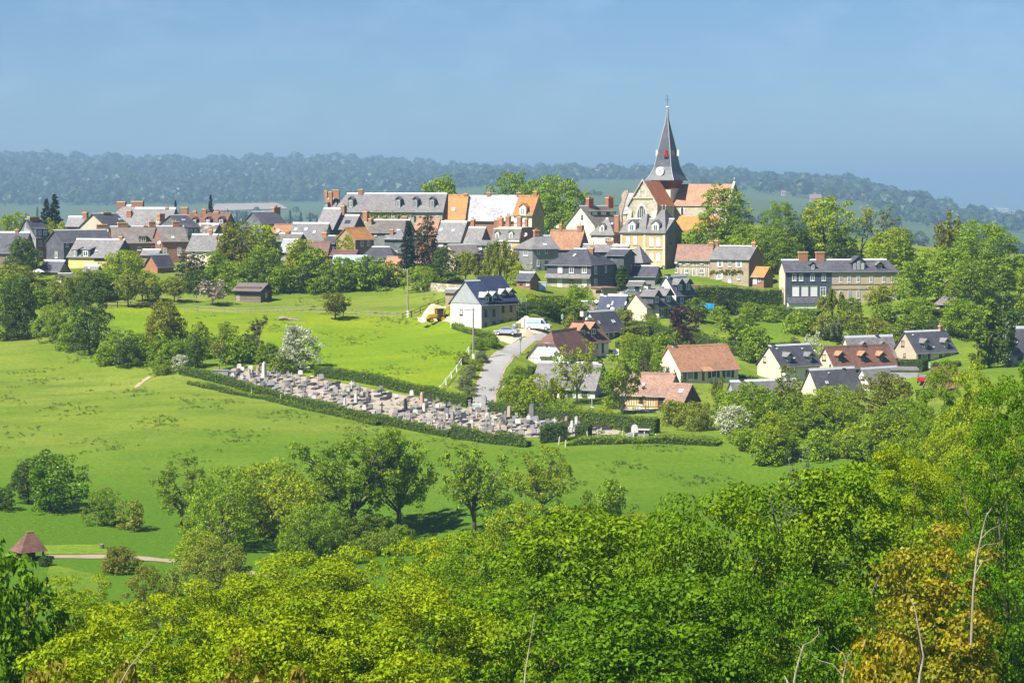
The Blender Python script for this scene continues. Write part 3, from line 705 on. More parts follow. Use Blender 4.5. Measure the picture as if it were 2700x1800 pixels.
def gp(px, py, y0=200, y1=760, step=2.0):
    """where the sight line through this picture point meets the ground"""
    tx, tz = ray(px, py)
    y = y0
    prev = y
    while y < y1:
        if tz * y < ground(tx * y, y):
            lo, hi = prev, y
            for _ in range(14):
                m = (lo + hi) / 2
                if tz * m < ground(tx * m, m):
                    hi = m
                else:
                    lo = m
            return Vector((tx * hi, hi, ground(tx * hi, hi)))
        prev = y
        y += step
    return Vector((tx * y1, y1, ground(tx * y1, y1)))
def gd(px, D, py=900):
    x = ray(px, py)[0] * D
    return Vector((x, D, ground(x, D)))
def grassmat(name, a, b, c, flower=None, fl=.70, sc=1.0, lush=None):
    if name in MATS:
        return MATS[name]
    m, n, out = _nt(name)
    tc = n.nodes.new('ShaderNodeTexCoord').outputs['Object']
    big = ramp(n, noise(n, mapping(n, tc, (.5, 1, 1)), .035 * sc, 5), .35, .65)
    mid = ramp(n, noise(n, mapping(n, tc, (.35, 1, 1)), .16 * sc, 7, .7), .42, .72)
    fin = ramp(n, noise(n, tc, 1.6, 5, .75), .2, .8)
    col = mixcol(n, big, a, b)
    col = mixcol(n, mid, col, c)
    col = mixcol(n, 1.0, col, mixcol(n, fin, (.66,) * 3, (1.32,) * 3), 'MULTIPLY')
    if lush:                                               # darker green mixed in towards the valley floor, edge broken by noise
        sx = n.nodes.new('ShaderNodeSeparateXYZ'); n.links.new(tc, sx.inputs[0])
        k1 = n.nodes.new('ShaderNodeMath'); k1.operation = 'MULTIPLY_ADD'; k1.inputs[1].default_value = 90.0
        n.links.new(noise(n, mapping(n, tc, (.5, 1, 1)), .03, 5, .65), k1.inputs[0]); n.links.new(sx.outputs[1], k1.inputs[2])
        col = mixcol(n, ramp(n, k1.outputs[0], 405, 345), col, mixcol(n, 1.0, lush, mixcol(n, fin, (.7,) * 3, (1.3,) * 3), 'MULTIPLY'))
    if flower:
        f1 = ramp(n, noise(n, mapping(n, tc, (.4, 1, 1)), .16, 4), .48, .62)
        f2 = ramp(n, noise(n, tc, 2.3, 2, .8), fl - .05, fl + .03)
        k = n.nodes.new('ShaderNodeMath'); k.operation = 'MULTIPLY'
        n.links.new(f1, k.inputs[0]); n.links.new(f2, k.inputs[1])
        col = mixcol(n, k.outputs[0], col, flower)
    bs = n.nodes.new('ShaderNodeBsdfPrincipled')
    bs.inputs['Roughness'].default_value = .95
    bs.inputs['Specular IOR Level'].default_value = .1
    n.links.new(col, bs.inputs['Base Color'])
    bp = n.nodes.new('ShaderNodeBump'); bp.inputs['Strength'].default_value = .9; bp.inputs['Distance'].default_value = .35
    n.links.new(noise(n, tc, 1.1, 6, .7), bp.inputs['Height'])
    n.links.new(bp.outputs[0], bs.inputs['Normal'])
    n.links.new(bs.outputs[0], out.inputs['Surface'])
    MATS[name] = m
    return m
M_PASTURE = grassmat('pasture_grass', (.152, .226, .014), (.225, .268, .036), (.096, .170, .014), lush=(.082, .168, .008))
M_MEADOW = grassmat('buttercup_meadow_grass', (.168, .262, .005), (.235, .296, .010), (.118, .215, .008), flower=(.48, .40, .01))
M_LAWN = grassmat('lawn_grass', (.125, .205, .014), (.155, .23, .018), (.10, .175, .014), sc=2)
M_STRAW = grassmat('dry_orchard_grass', (.25, .265, .05), (.20, .25, .04), (.125, .21, .02), sc=2)
M_FARGRASS = grassmat('far_field_grass', (.085, .125, .045), (.11, .15, .055), (.07, .105, .04), sc=.1)
ny, nx = GX.shape
vv = np.stack([GX.ravel(), GY.ravel(), GZ.ravel()], 1)
ii = (np.arange(ny - 1)[:, None] * nx + np.arange(nx - 1)[None]).ravel()
quads = np.stack([ii, ii + 1, ii + nx + 1, ii + nx], 1)
def npmesh(name, v, faces, rnd=None, smooth=False):
    """fast mesh from arrays; faces all of one arity"""
    me = bpy.data.meshes.new(name)
    k = faces.shape[1]
    me.vertices.add(len(v)); me.vertices.foreach_set('co', np.ascontiguousarray(v, np.float32).ravel())
    me.loops.add(faces.size); me.loops.foreach_set('vertex_index', np.ascontiguousarray(faces, np.int32).ravel())
    me.polygons.add(len(faces))
    me.polygons.foreach_set('loop_start', np.arange(0, faces.size, k, dtype=np.int32))
    me.polygons.foreach_set('loop_total', np.full(len(faces), k, np.int32))
    if smooth:
        me.polygons.foreach_set('use_smooth', np.ones(len(faces), bool))
    if rnd is not None:
        a = me.attributes.new('rnd', 'FLOAT', 'FACE')
        a.data.foreach_set('value', np.ascontiguousarray(rnd, np.float32))
    me.update(calc_edges=True)
    return me
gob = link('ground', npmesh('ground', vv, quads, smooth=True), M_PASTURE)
gob.data.materials.append(M_FARGRASS)
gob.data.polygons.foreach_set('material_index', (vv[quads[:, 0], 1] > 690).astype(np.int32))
tag(gob, None, None, kind='structure')
def loft(name, left, right, mat, n=40, m=6, dz=.05, cat=None, label=None, kind='structure', pix=True, y0=200, y1=760):
    """a draped sheet between two picture polylines"""
    def samp(pl):
        q = np.array([[*gp(a, b, y0, y1)] if pix else [a, b, 0] for a, b in pl])
        d = np.concatenate([[0], np.cumsum(np.hypot(*np.diff(q[:, :2], axis=0).T))])
        t = np.linspace(0, d[-1], n)
        return np.stack([np.interp(t, d, q[:, 0]), np.interp(t, d, q[:, 1])], 1)
    a, b = samp(left), samp(right)
    v = []
    for i in range(n):
        for j in range(m):
            x, y = a[i] + (b[i] - a[i]) * j / (m - 1)
            v.append((x, y, ground(x, y) + dz))
    f = [(i * m + j, i * m + j + 1, (i + 1) * m + j + 1, (i + 1) * m + j) for i in range(n - 1) for j in range(m - 1)]
    o = link(name, npmesh(name, np.array(v), np.array(f), smooth=True), mat)
    tag(o, label, cat, kind=kind)
    return o
M_ASPH = surf('asphalt_road', (.35, .34, .325), (.41, .395, .37), scale=.25, fine=2.5, var=.1, rough=.9)
M_DIRT = surf('dirt_verge', (.50, .38, .25), (.40, .31, .2), scale=.3, fine=2, var=.2)
M_SAND = surf('pale_site_sand', (.60, .47, .32), (.52, .40, .27), scale=.2, fine=1.5, var=.14)
M_GRAVEL = surf('cemetery_gravel', (.40, .34, .27), (.28, .25, .2), scale=.4, fine=3, var=.2)
# upper buttercup meadow, orchard, lawns, path
loft('meadow', [(300, 812), (480, 812), (640, 820), (800, 822), (960, 826), (1060, 836), (1160, 835), (1190, 850)], [(300, 860), (480, 925), (600, 960), (760, 985), (860, 1000), (980, 1022), (1160, 1035), (1255, 905)], M_MEADOW, n=80, m=30, dz=.06)
loft('orchard_grass', [(120, 790), (250, 785), (420, 778), (560, 772)], [(120, 808), (250, 806), (420, 806), (560, 792)], M_STRAW, n=40, m=8, dz=.08)
loft('path', [(120, 1463), (200, 1463), (330, 1463), (460, 1474), (600, 1494), (740, 1518)], [(120, 1472), (200, 1472), (330, 1473), (460, 1485), (600, 1506), (740, 1529)], surf('path_gravel', (.36, .285, .20), (.30, .24, .165), scale=.3, fine=2, var=.15), n=50, m=3, dz=.06)
loft('lawn', [(115, 1437), (200, 1436), (270, 1436)], [(115, 1461), (200, 1461), (290, 1461)], grassmat('mown_lawn_grass', (.175, .265, .02), (.20, .28, .025), (.145, .235, .02), sc=2), n=30, m=6, dz=.05)
loft('lawn', [(130, 1490), (180, 1497), (240, 1512), (290, 1535)], [(100, 1600), (150, 1600), (210, 1585), (285, 1545)], M_LAWN, n=30, m=10, dz=.05)
loft('garden_lawn', [(1880, 828), (1960, 840), (2080, 852), (2110, 855)], [(1840, 850), (1960, 880), (2040, 905), (2090, 900)], M_LAWN, n=30, m=10, dz=.06)
loft('garden_lawn', [(1940, 960), (2000, 985)], [(1945, 1000), (1995, 1005)], M_LAWN, n=12, m=6, dz=.06)
loft('garden_lawn', [(1600, 918), (1700, 945), (1740, 965)], [(1600, 945), (1690, 965), (1735, 978)], M_LAWN, n=20, m=6, dz=.06)
loft('garden_lawn', [(1600, 1078), (1700, 1082), (1760, 1080)], [(1600, 1100), (1700, 1110), (1770, 1105)], M_STRAW, n=20, m=6, dz=.06)
# the lane up to the building site
RL = [(1246, 1072), (1249, 1050), (1264, 1001), (1282, 957), (1309, 930), (1336, 912), (1371, 898), (1407, 886), (1450, 874)]
RR = [(1306, 1072), (1302, 1040), (1318, 1003), (1328, 972), (1345, 953), (1366, 934), (1388, 914), (1418, 899), (1462, 882)]
loft('verge', [(x - 5, y) for x, y in RL], [(x + 5, y) for x, y in RR], M_DIRT, n=80, m=6, dz=.05)
loft('road', RL, RR, M_ASPH, n=90, m=8, dz=.085)
loft('bare_earth', [(352, 1022), (372, 1004), (392, 992)], [(360, 1024), (382, 1006), (402, 993)], M_DIRT, n=16, m=3, dz=.06)
loft('site_yard', [(1300, 872), (1380, 868), (1440, 864)], [(1312, 898), (1345, 908), (1430, 880)], M_SAND, n=40, m=10, dz=.07)
loft('site_yard', [(1100, 838), (1150, 835), (1188, 836)], [(1105, 846), (1150, 849), (1190, 851)], M_SAND, n=20, m=6, dz=.07)
# cemetery gravel
CEM_UP = [(625, 972), (760, 985), (860, 1003), (1000, 1030), (1120, 1052), (1230, 1078), (1330, 1088), (1480, 1100), (1640, 1130)]
CEM_LO = [(600, 1003), (760, 1046), (860, 1068), (1000, 1100), (1130, 1125), (1260, 1147), (1360, 1155), (1480, 1150), (1630, 1146)]
loft('cemetery_ground', CEM_UP, CEM_LO, M_GRAVEL, n=120, m=14, dz=.06)
# far fields behind the village
def farfield(name, pts, D0, D1, mat):
    D0, D1 = far(D0), far(D1)
    l, r = pts
    v = []
    n, m = 24, 10
    for i in range(n):
        D = D0 + (D1 - D0) * i / (n - 1)
        for j in range(m):
            px = l[0] + (l[1] - l[0]) * i / (n - 1) + ((r[0] + (r[1] - r[0]) * i / (n - 1)) - (l[0] + (l[1] - l[0]) * i / (n - 1))) * j / (m - 1)
            x = (px - 1350) / FPX * D
            v.append((x, D, ground(x, D) + 1.2))
    f = [(i * m + j, i * m + j + 1, (i + 1) * m + j + 1, (i + 1) * m + j) for i in range(n - 1) for j in range(m - 1)]
    tag(link(name, npmesh(name, np.array(v), np.array(f), smooth=True), mat), None, None, kind='structure')
M_PLOUGH = surf('pale_arable_soil', (.40, .31, .25), (.33, .29, .2), scale=.01, fine=.2, var=.1)
farfield('arable_field', ((560, 570), (760, 730)), 2450, 2750, M_PLOUGH)
farfield('arable_field', ((640, 610), (700, 690)), 1700, 1760, M_PLOUGH)
farfield('pasture_field', ((1000, 1450), (1750, 1660)), 1800, 3200, M_FARGRASS)
farfield('pasture_field', ((-300, -200), (900, 860)), 1250, 2400, M_FARGRASS)
farfield('pasture_field', ((1750, 1850), (2450, 2300)), 1250, 2300, M_FARGRASS)
# ------------------------------------------------------------------ building the houses
CHURCH = thing('church', 'stone church with orange tile roofs and flared dark spire with weathercock', 'church', gd(1740, 566, 600))
bpy.context.view_layer.update()
class Hs:
    def __init__(s, h):
        s.h = h
        s.L, s.W, s.he, s.hr = h['L'], h['Wd'], h['he'], h['hr']
        s.inv = h['fr'].inverted()
        s.o = s.inv @ Vector((0, 0, 0))
        s.spx = FPX / h['D']
        s.rt = h.get('rt', 'gable')
        s.hl, s.hrt = [min(v, s.L * .49) for v in h.get('hips', (0, 0))]
        if s.hl + s.hrt > s.L * .96:
            s.hl = s.hrt = s.L * .47
        if s.rt == 'shed':
            s.slope, s.back = (s.hr - s.he) / s.W, s.W / 2
        elif s.rt == 'mansard':
            s.slope, s.back = 2.6, 0
        else:
            s.slope, s.back = (s.hr - s.he) / (s.W / 2), 0
        if h.get('into'):
            s.root = CHURCH
            s.frame = CHURCH.matrix_world.inverted() @ h['fr']
        else:
            cat = {'house': 'house', 'outbuilding': 'outbuilding', 'manor_house': 'house', 'apartment_house': 'building'}[h['name']]
            s.root = thing(h['name'], h['label'], cat, h['cen'], R(h['th']))
            s.frame = None
    def ld(s, px, py):
        tx, tz = ray(px, py)
        return (s.inv.to_3x3() @ Vector((tx, 1, tz)))
    def hit(s, face, px, py, off=0):
        d, o = s.ld(px, py), s.o
        if face == 'f':
            t = (-s.W / 2 - off - o.y) / d.y
        elif face == 'l':
            t = (-s.L / 2 - o.x) / d.x
        elif face == 'r':
            t = (s.L / 2 - o.x) / d.x
        elif face == 'ridge':
            t = (s.back + off - o.y) / d.y
        else:                                              # front roof slope: z = he + (y + W/2) * slope
            t = (s.he + (o.y + s.W / 2) * s.slope - o.z) / (d.z - d.y * s.slope)
        return o + d * t
    def roof_z(s, y):
        if s.rt == 'shed':
            return s.he + (y + s.W / 2) * s.slope
        if s.rt in ('flat', 'mansard'):
            return s.hr
        return s.hr - abs(y) * s.slope
    def part(s, mb, name, mat, parent=None, smooth=False):
        return mb.build(name, mat, parent or s.root, None if parent else s.frame, smooth)
    def panel(s, mb, face, u, z, w, h, d0, d1):
        if face == 'f':
            mb.box(u - w / 2, u + w / 2, -s.W / 2 - d1, -s.W / 2 - d0, z - h / 2, z + h / 2)
        elif face == 'l':
            mb.box(-s.L / 2 - d1, -s.L / 2 - d0, u - w / 2, u + w / 2, z - h / 2, z + h / 2)
        else:
            mb.box(s.L / 2 + d0, s.L / 2 + d1, u - w / 2, u + w / 2, z - h / 2, z + h / 2)
        return mb
    def mpp(s, face):
        return 1 / (s.spx * max(.25, s.h['c'] if face == 'f' else abs(s.h['s'])))
    def window(s, face, px, py, wp, hp, st):
        q = s.hit(face, px, py)
        u, z = (q.x if face == 'f' else q.y), q.z
        w, h = wp * s.mpp(face), hp / s.spx
        if z - h / 2 < -.2:
            z = h / 2 - .1
        fm = {'b': mm('brown_wood'), 'd': mm('dark_trim'), 'ds': mm('white_paint'), 'gs': mm('brown_wood'), 'bs': mm('brown_wood')}.get(st, mm('white_paint'))
        if st == 's':
            o = s.part(s.panel(MB(), face, u, z, w, h, -.02, .07), 'shutter', mm('white_paint'))
            b = MB()
            s.panel(b, face, u, z + h / 2 + .06, w * 1.15, .12, -.02, .11)
            s.panel(b, face, u, z - h / 2 - .05, w * 1.15, .1, -.02, .14)
            s.part(b, 'sill', wmat('stone'), o)
            return
        if st == 'arch':
            b, g = MB(), MB()
            for mbx, rr, y0, y1 in ((b, w / 2 + .3, .06, .0), (g, w / 2, .10, .02)):
                prof = [(u - rr, z - h / 2), (u + rr, z - h / 2)] + [(u + rr * math.cos(a), z + h / 2 - rr + 1.25 * rr * math.sin(a)) for a in np.linspace(0, math.pi, 9)]
                mbx.extr(prof, -s.W / 2 - y0, -s.W / 2 + y1, 'y')
            o = s.part(b, 'window', wmat('cream_pale'))
            s.part(g, 'pane', glass(), o)
            return
        f = MB()
        t = min(.13, w * .14)
        for du, dw, dz, dh in ((-w / 2 + t / 2, t, 0, h), (w / 2 - t / 2, t, 0, h), (0, w - 2 * t, h / 2 - t / 2, t), (0, w - 2 * t, -h / 2 + t / 2, t)):
            s.panel(f, face, u + du, z + dz, dw, dh, -.02, .09)
        if st in ('w', 'ws', 'gs', 'bs', 'b') and w > .55:
            s.panel(f, face, u, z, t * .8, h - 2 * t, -.02, .075)
            if h > 1.1:
                s.panel(f, face, u, z + h * .16, w - 2 * t, t * .6, -.02, .065)
        s.panel(f, face, u, z - h / 2 - .06, w * 1.12, .1, -.02, .16)
        o = s.part(f, 'window', fm)
        s.part(s.panel(MB(), face, u, z, w - t, h - t, -.03, .03), 'pane', glass(), o)
        sh = {'ws': 'white_paint', 'ds': 'dark_trim', 'gs': 'green_paint', 'bs': 'shutter_orange'}.get(st)
        if sh:
            m = surf('orange_wood', (.55, .30, .10), (.48, .26, .09), var=.12) if sh == 'shutter_orange' else mm(sh)
            for k in (-1, 1):
                s.part(s.panel(MB(), face, u + k * (w * .75 + .02), z, w * .46, h, .005, .07), 'shutter', m)
    def chimney(s, px, ytop, wp, hp, st='brick'):
        off = -s.W * .28 if st == 'front' else 0
        q = s.hit('ridge', px, ytop, off)
        y = s.back + off
        if s.rt == 'mansard':
            q = s.hit('ridge', px, ytop, off)
        w = wp / s.spx / max(.6, s.h['c'])
        d = min(w, .85) if w > 1.2 else max(.55, w * .8)
        zt = q.z
        zb = min(zt - hp / s.spx, s.roof_z(y) - .6)
        m = {'whitepaint': wmat('white'), 'creamy': wmat('cream_pale'), 'red': surf('red_brick', (.42, .14, .08), (.36, .12, .07), var=.12, fine=4)}.get(st, wmat('brick_orange' if (int(px) % 3) else 'brick'))
        b = MB().box(q.x - w / 2, q.x + w / 2, y - d / 2, y + d / 2, zb, zt - .35)
        o = s.part(b, 'chimney', m)
        c = MB().box(q.x - w / 2 - .08, q.x + w / 2 + .08, y - d / 2 - .08, y + d / 2 + .08, zt - .35, zt - .1)
        if st == 'band':
            for k in (1.0, 1.7):
                c.box(q.x - w / 2 - .06, q.x + w / 2 + .06, y - d / 2 - .06, y + d / 2 + .06, zt - .35 - k, zt - .15 - k)
        s.part(c, 'cap', wmat('ochre') if st not in ('creamy', 'whitepaint') else mm('dark_trim'), o)
        n = {'pot': 2, 'red': 3, 'wide': 0, 'brick': 1}.get(st, 0)
        for k in range(n):
            s.part(MB().lathe([(.14, zt - .12), (.12, zt + .3), (.15, zt + .34)], 8, q.x + (k - (n - 1) / 2) * .36, y), 'pot', mm('terracotta'), o)
    def skylight(s, px, py, wp, hp, st=None):
        q = s.hit('roof', px, py)
        w, h = wp / s.spx / s.h['c'], hp / s.spx
        a = math.atan(s.slope)
        fr = Matrix.Translation(q) @ Matrix.Rotation(a, 4, 'X')
        k = h / max(.35, math.sin(a) + .1) / 2
        b = MB()
        for x0, x1, y0, y1 in ((-w / 2, -w / 2 + .08, -k, k), (w / 2 - .08, w / 2, -k, k), (-w / 2 + .08, w / 2 - .08, -k, -k + .08), (-w / 2 + .08, w / 2 - .08, k - .08, k)):
            b.box(x0, x1, y0, y1, -.05, .13)
        o = b.build('skylight', mm('dark_trim') if st else mm('zinc_trim'), s.root, (s.frame or Matrix()) @ fr)
        MB().box(-w / 2 + .05, w / 2 - .05, -k + .05, k - .05, -.04, .09).build('pane', glass() if st else glass('sky_glass', (.28, .33, .38)), o)
    def dormer(s, px, py, wp, hp, st):
        q = s.hit('roof', px, py + hp / 2)
        w, h = wp / s.spx / s.h['c'], hp / s.spx
        if st.startswith('hip') or st == 'gabled':
            w *= 1.3
        x, y0, z0 = q.x, q.y, q.z - .1
        yb = y0 + (h + .5) / s.slope
        yb = min(yb, s.W * .45)
        face, rm = {'shed': ('slate_wall', s.h['roof']), 'gable': ('slate_wall', s.h['roof']), 'gablew': ('cream_pale', s.h['roof']), 'gabled': ('timber_dark', 'tile_tan'), 'hipd': ('slate_wall', 'slate'),
                    'hipo': ('timber_dark', 'tile_tan'), 'hipo2': ('timber_dark', 'slate'), 'hipp': ('slate_wall', 'slate_pale'), 'gable3': ('slate_wall_blue', s.h['roof'])}[st]
        b = MB()
        if st == 'shed':
            b.box(x - w / 2, x + w / 2, y0, yb, z0, z0 + h)
        else:
            b.extr([(x - w / 2, z0), (x + w / 2, z0), (x + w / 2, z0 + h), (x, z0 + h + w * .42), (x - w / 2, z0 + h)], y0, yb, 'y')
        o = s.part(b, 'dormer', wmat(face))
        r = MB()
        oh = .22 if st in ('shed', 'gable', 'gablew', 'gable3') else .5
        ov = .18 if oh < .3 else .32
        if st == 'shed':
            k = .25
            r.extr([(y0 - oh, z0 + h - oh * k + .02), (yb + .3, z0 + h + (yb - y0 + .3) * k), (yb + .3, z0 + h + (yb - y0 + .3) * k + .12), (y0 - oh, z0 + h - oh * k + .14)], x - w / 2 - .15, x + w / 2 + .15, 'x')
        else:
            e, top = w / 2 + ov, z0 + h + w * .42
            zl = top - (w / 2 + ov) * .84
            r.extr([(x - e, zl), (x, top), (x + e, zl), (x + e, zl + .13), (x, top + .14), (x - e, zl + .13)], y0 - oh, yb + w * .3 / s.slope, 'y')
        s.part(r, 'dormer_roof', rmat(rm), o)
        xs = [x] if st != 'gable3' else [x - w * .3, x, x + w * .3]
        for xx in xs:
            ww = w * (.62 if st != 'gable3' else .2)
            hh = h * .78 if not (st == 'gable3' and xx == x) else h * 1.05
            f = MB()
            t = ww * .14
            zc = z0 + .15 + hh / 2
            for a0, a1, b0, b1 in ((-ww / 2, -ww / 2 + t, -hh / 2, hh / 2), (ww / 2 - t, ww / 2, -hh / 2, hh / 2), (-t / 2, t / 2, -hh / 2 + t, hh / 2 - t), (-ww / 2 + t, ww / 2 - t, -hh / 2, -hh / 2 + t), (-ww / 2 + t, ww / 2 - t, hh / 2 - t, hh / 2)):
                f.box(xx + a0, xx + a1, y0 - .07, y0 + .02, zc + b0, zc + b1)
            s.part(f, 'window', mm('white_paint') if st not in ('gabled', 'hipo2') else mm('dark_trim'), o)
            s.part(MB().box(xx - ww / 2 + t / 2, xx + ww / 2 - t / 2, y0 - .03, y0 + .02, zc - hh / 2 + t / 2, zc + hh / 2 - t / 2), 'pane', glass(), o)
    def shell(s):
        h, L, W, he, hr = s.h, s.L, s.W, s.he, s.hr
        half = h.get('special') == 'chalet'
        b = MB()
        dn = 4.0
        if s.rt == 'shed':
            b.extr([(-W / 2, -dn), (W / 2, -dn), (W / 2, hr - .1), (-W / 2, he - .1)], -L / 2, L / 2, 'x')
        elif s.rt == 'mansard':
            b.extr([(-W / 2, -dn), (W / 2, -dn), (W / 2, he), (W / 2 - .9, hr - .3), (-W / 2 + .9, hr - .3), (-W / 2, he)], -L / 2, L / 2, 'x')
        else:
            b.box(-L / 2, L / 2, -W / 2, W / 2, -dn, he - .06)
            for k, hp in ((-1, s.hl), (1, s.hrt)):
                if half and k < 0:
                    b.extr([(-W / 2, he - .062), (W / 2, he - .062), (W / 4, (he + hr) / 2 - .12), (-W / 4, (he + hr) / 2 - .12)], -L / 2, -L / 2 + .25, 'x')
                elif hp < .05 and s.rt != 'flat':
                    x0, x1 = sorted((k * L / 2, k * (L / 2 - .25)))
                    b.extr([(-W / 2, he - .062), (W / 2, he - .062), (0, hr - .09)], x0, x1, 'x')
        s.part(b, 'wall', wmat(h['wall']))
        gm = h.get('gable')
        if gm:
            k = -1 if h['th'] > 0 else 1
            x0, x1 = sorted((k * (L / 2 + .012), k * (L / 2 + .06)))
            g = MB()
            hp = s.hl if k < 0 else s.hrt
            if s.rt == 'mansard':
                g.extr([(-W / 2, -dn), (W / 2, -dn), (W / 2, he), (W / 2 - .9, hr - .1), (-W / 2 + .9, hr - .1), (-W / 2, he)], x0, x1, 'x')
            elif half:
                g.extr([(-W / 2, -dn), (W / 2, -dn), (W / 2, he - .06), (W / 4, (he + hr) / 2 - .1), (-W / 4, (he + hr) / 2 - .1), (-W / 2, he - .06)], x0, x1, 'x')
            elif hp < .05 and s.rt != 'flat':
                g.extr([(-W / 2, -dn), (W / 2, -dn), (W / 2, he - .06), (0, hr - .1), (-W / 2, he - .06)], x0, x1, 'x')
            else:
                g.extr([(-W / 2, -dn), (W / 2, -dn), (W / 2, he - .06), (-W / 2, he - .06)], x0, x1, 'x')
            s.part(g, 'gable_wall', wmat(gm))
        # roof
        ov = h.get('over', .35)
        og = min(.3, ov)
        t = .17
        rm = rmat(h['roof'])
        if s.rt == 'flat':
            s.part(MB().box(-L / 2 - .2, L / 2 + .2, -W / 2 - .2, W / 2 + .2, he - .05, max(hr, he + .2)), 'roof', rm)
        elif s.rt == 'shed':
            zf = he - ov * s.slope
            s.part(MB().extr([(-W / 2 - ov, zf - t), (W / 2 + .05, hr + .05 * s.slope - t), (W / 2 + .05, hr + .05 * s.slope), (-W / 2 - ov, zf)], -L / 2 - og, L / 2 + og, 'x'), 'roof', rm)
        elif s.rt == 'mansard':
            zz = he + (hr - he) * .82
            s.part(MB().extr([(-W / 2 - .12, he), (-W / 2 + .75, zz), (W / 2 - .75, zz), (W / 2 + .12, he), (W / 2 + .12, he - .15), (-W / 2 - .12, he - .15)], -L / 2 + .02, L / 2 - .02, 'x'), 'roof', rm)
            s.part(MB().extr([(-W / 2 + .65, zz + .01), (0, hr), (W / 2 - .65, zz + .01)], -L / 2 - .05, L / 2 + .05, 'x'), 'roof_top', rmat('zinc'))
            s.part(MB().box(-L / 2 - .1, L / 2 + .1, -W / 2 - .3, -W / 2 - .125, he - .3, he - .02), 'cornice', mm('white_paint'))
        else:
            ye, ze = W / 2 + ov, he - ov * s.slope
            xl = L / 2 + (ov if s.hl > .05 else og)
            xr = L / 2 + (ov if s.hrt > .05 else og)
            r0 = -(L / 2 - s.hl) if s.hl > .05 else -xl
            r1 = (L / 2 - s.hrt) if s.hrt > .05 else xr
            if half:
                zh, yh = (he + hr) / 2, W / 4
                top = [(-xl, -ye, ze), (xr, -ye, ze), (xr, ye, ze), (-xl, ye, ze), (-xl + 2.6, 0, hr), (r1, 0, hr), (-xl, -yh, zh), (-xl, yh, zh)]
                fc = [(0, 1, 5, 4, 6), (2, 3, 7, 4, 5), (7, 6, 4)]
                ring = [0, 1, 5, 2, 3, 7, 6]
            else:
                top = [(-xl, -ye, ze), (xr, -ye, ze), (xr, ye, ze), (-xl, ye, ze), (r0, 0, hr), (r1, 0, hr)]
                fc = [(0, 1, 5, 4), (2, 3, 4, 5)]
                ring = [0, 1]
                if s.hrt > .05:
                    fc.append((1, 2, 5)); ring += [2]
                else:
                    ring += [5, 2]
                ring += [3]
                if s.hl > .05:
                    fc.append((3, 0, 4))
                else:
                    ring += [4]
            n = len(top)
            pts = top + [(x, y, z - t) for x, y, z in top]
            fs = fc + [tuple(i + n for i in f[::-1]) for f in fc] + [(ring[i], ring[i - 1], ring[i - 1] + n, ring[i] + n) for i in range(len(ring))]
            s.part(MB().poly(pts, fs), 'roof', rm)
            if h.get('cap', True):
                a0, a1 = r0 + (.02 if s.hl > .05 else -.02), r1 - (.02 if s.hrt > .05 else -.02)
                if half:
                    a0 = -xl + 2.6
                m = mm('zinc_trim') if 'slate' in h['roof'] else rmat(h['roof'])
                if a1 - a0 > .3:
                    s.part(MB().extr([(-.2, hr - .2 * s.slope + .05), (0, hr + .06), (.2, hr - .2 * s.slope + .05), (.0, hr + .16)], a0, a1, 'x'), 'ridge_cap', m)
            if s.hl < .05 and not half and h['wall'] != 'church_stone':
                pass
            s.part(MB().tube([(-xl, -ye - .06, ze - .06), (xr, -ye - .06, ze - .06)], .07, 6), 'gutter', mm('gutter'))
    def go(s):
        h = s.h
        s.shell()
        for c in h.get('chim', []):
            s.chimney(*c)
        for w in h.get('win', []):
            s.window(*w)
        for d in h.get('dorm', []):
            s.dormer(*d)
        for k in h.get('sky', []):
            s.skylight(*k)
        f = globals().get('sp_' + str(h.get('special')))
        if f:
            f(s)
        return s
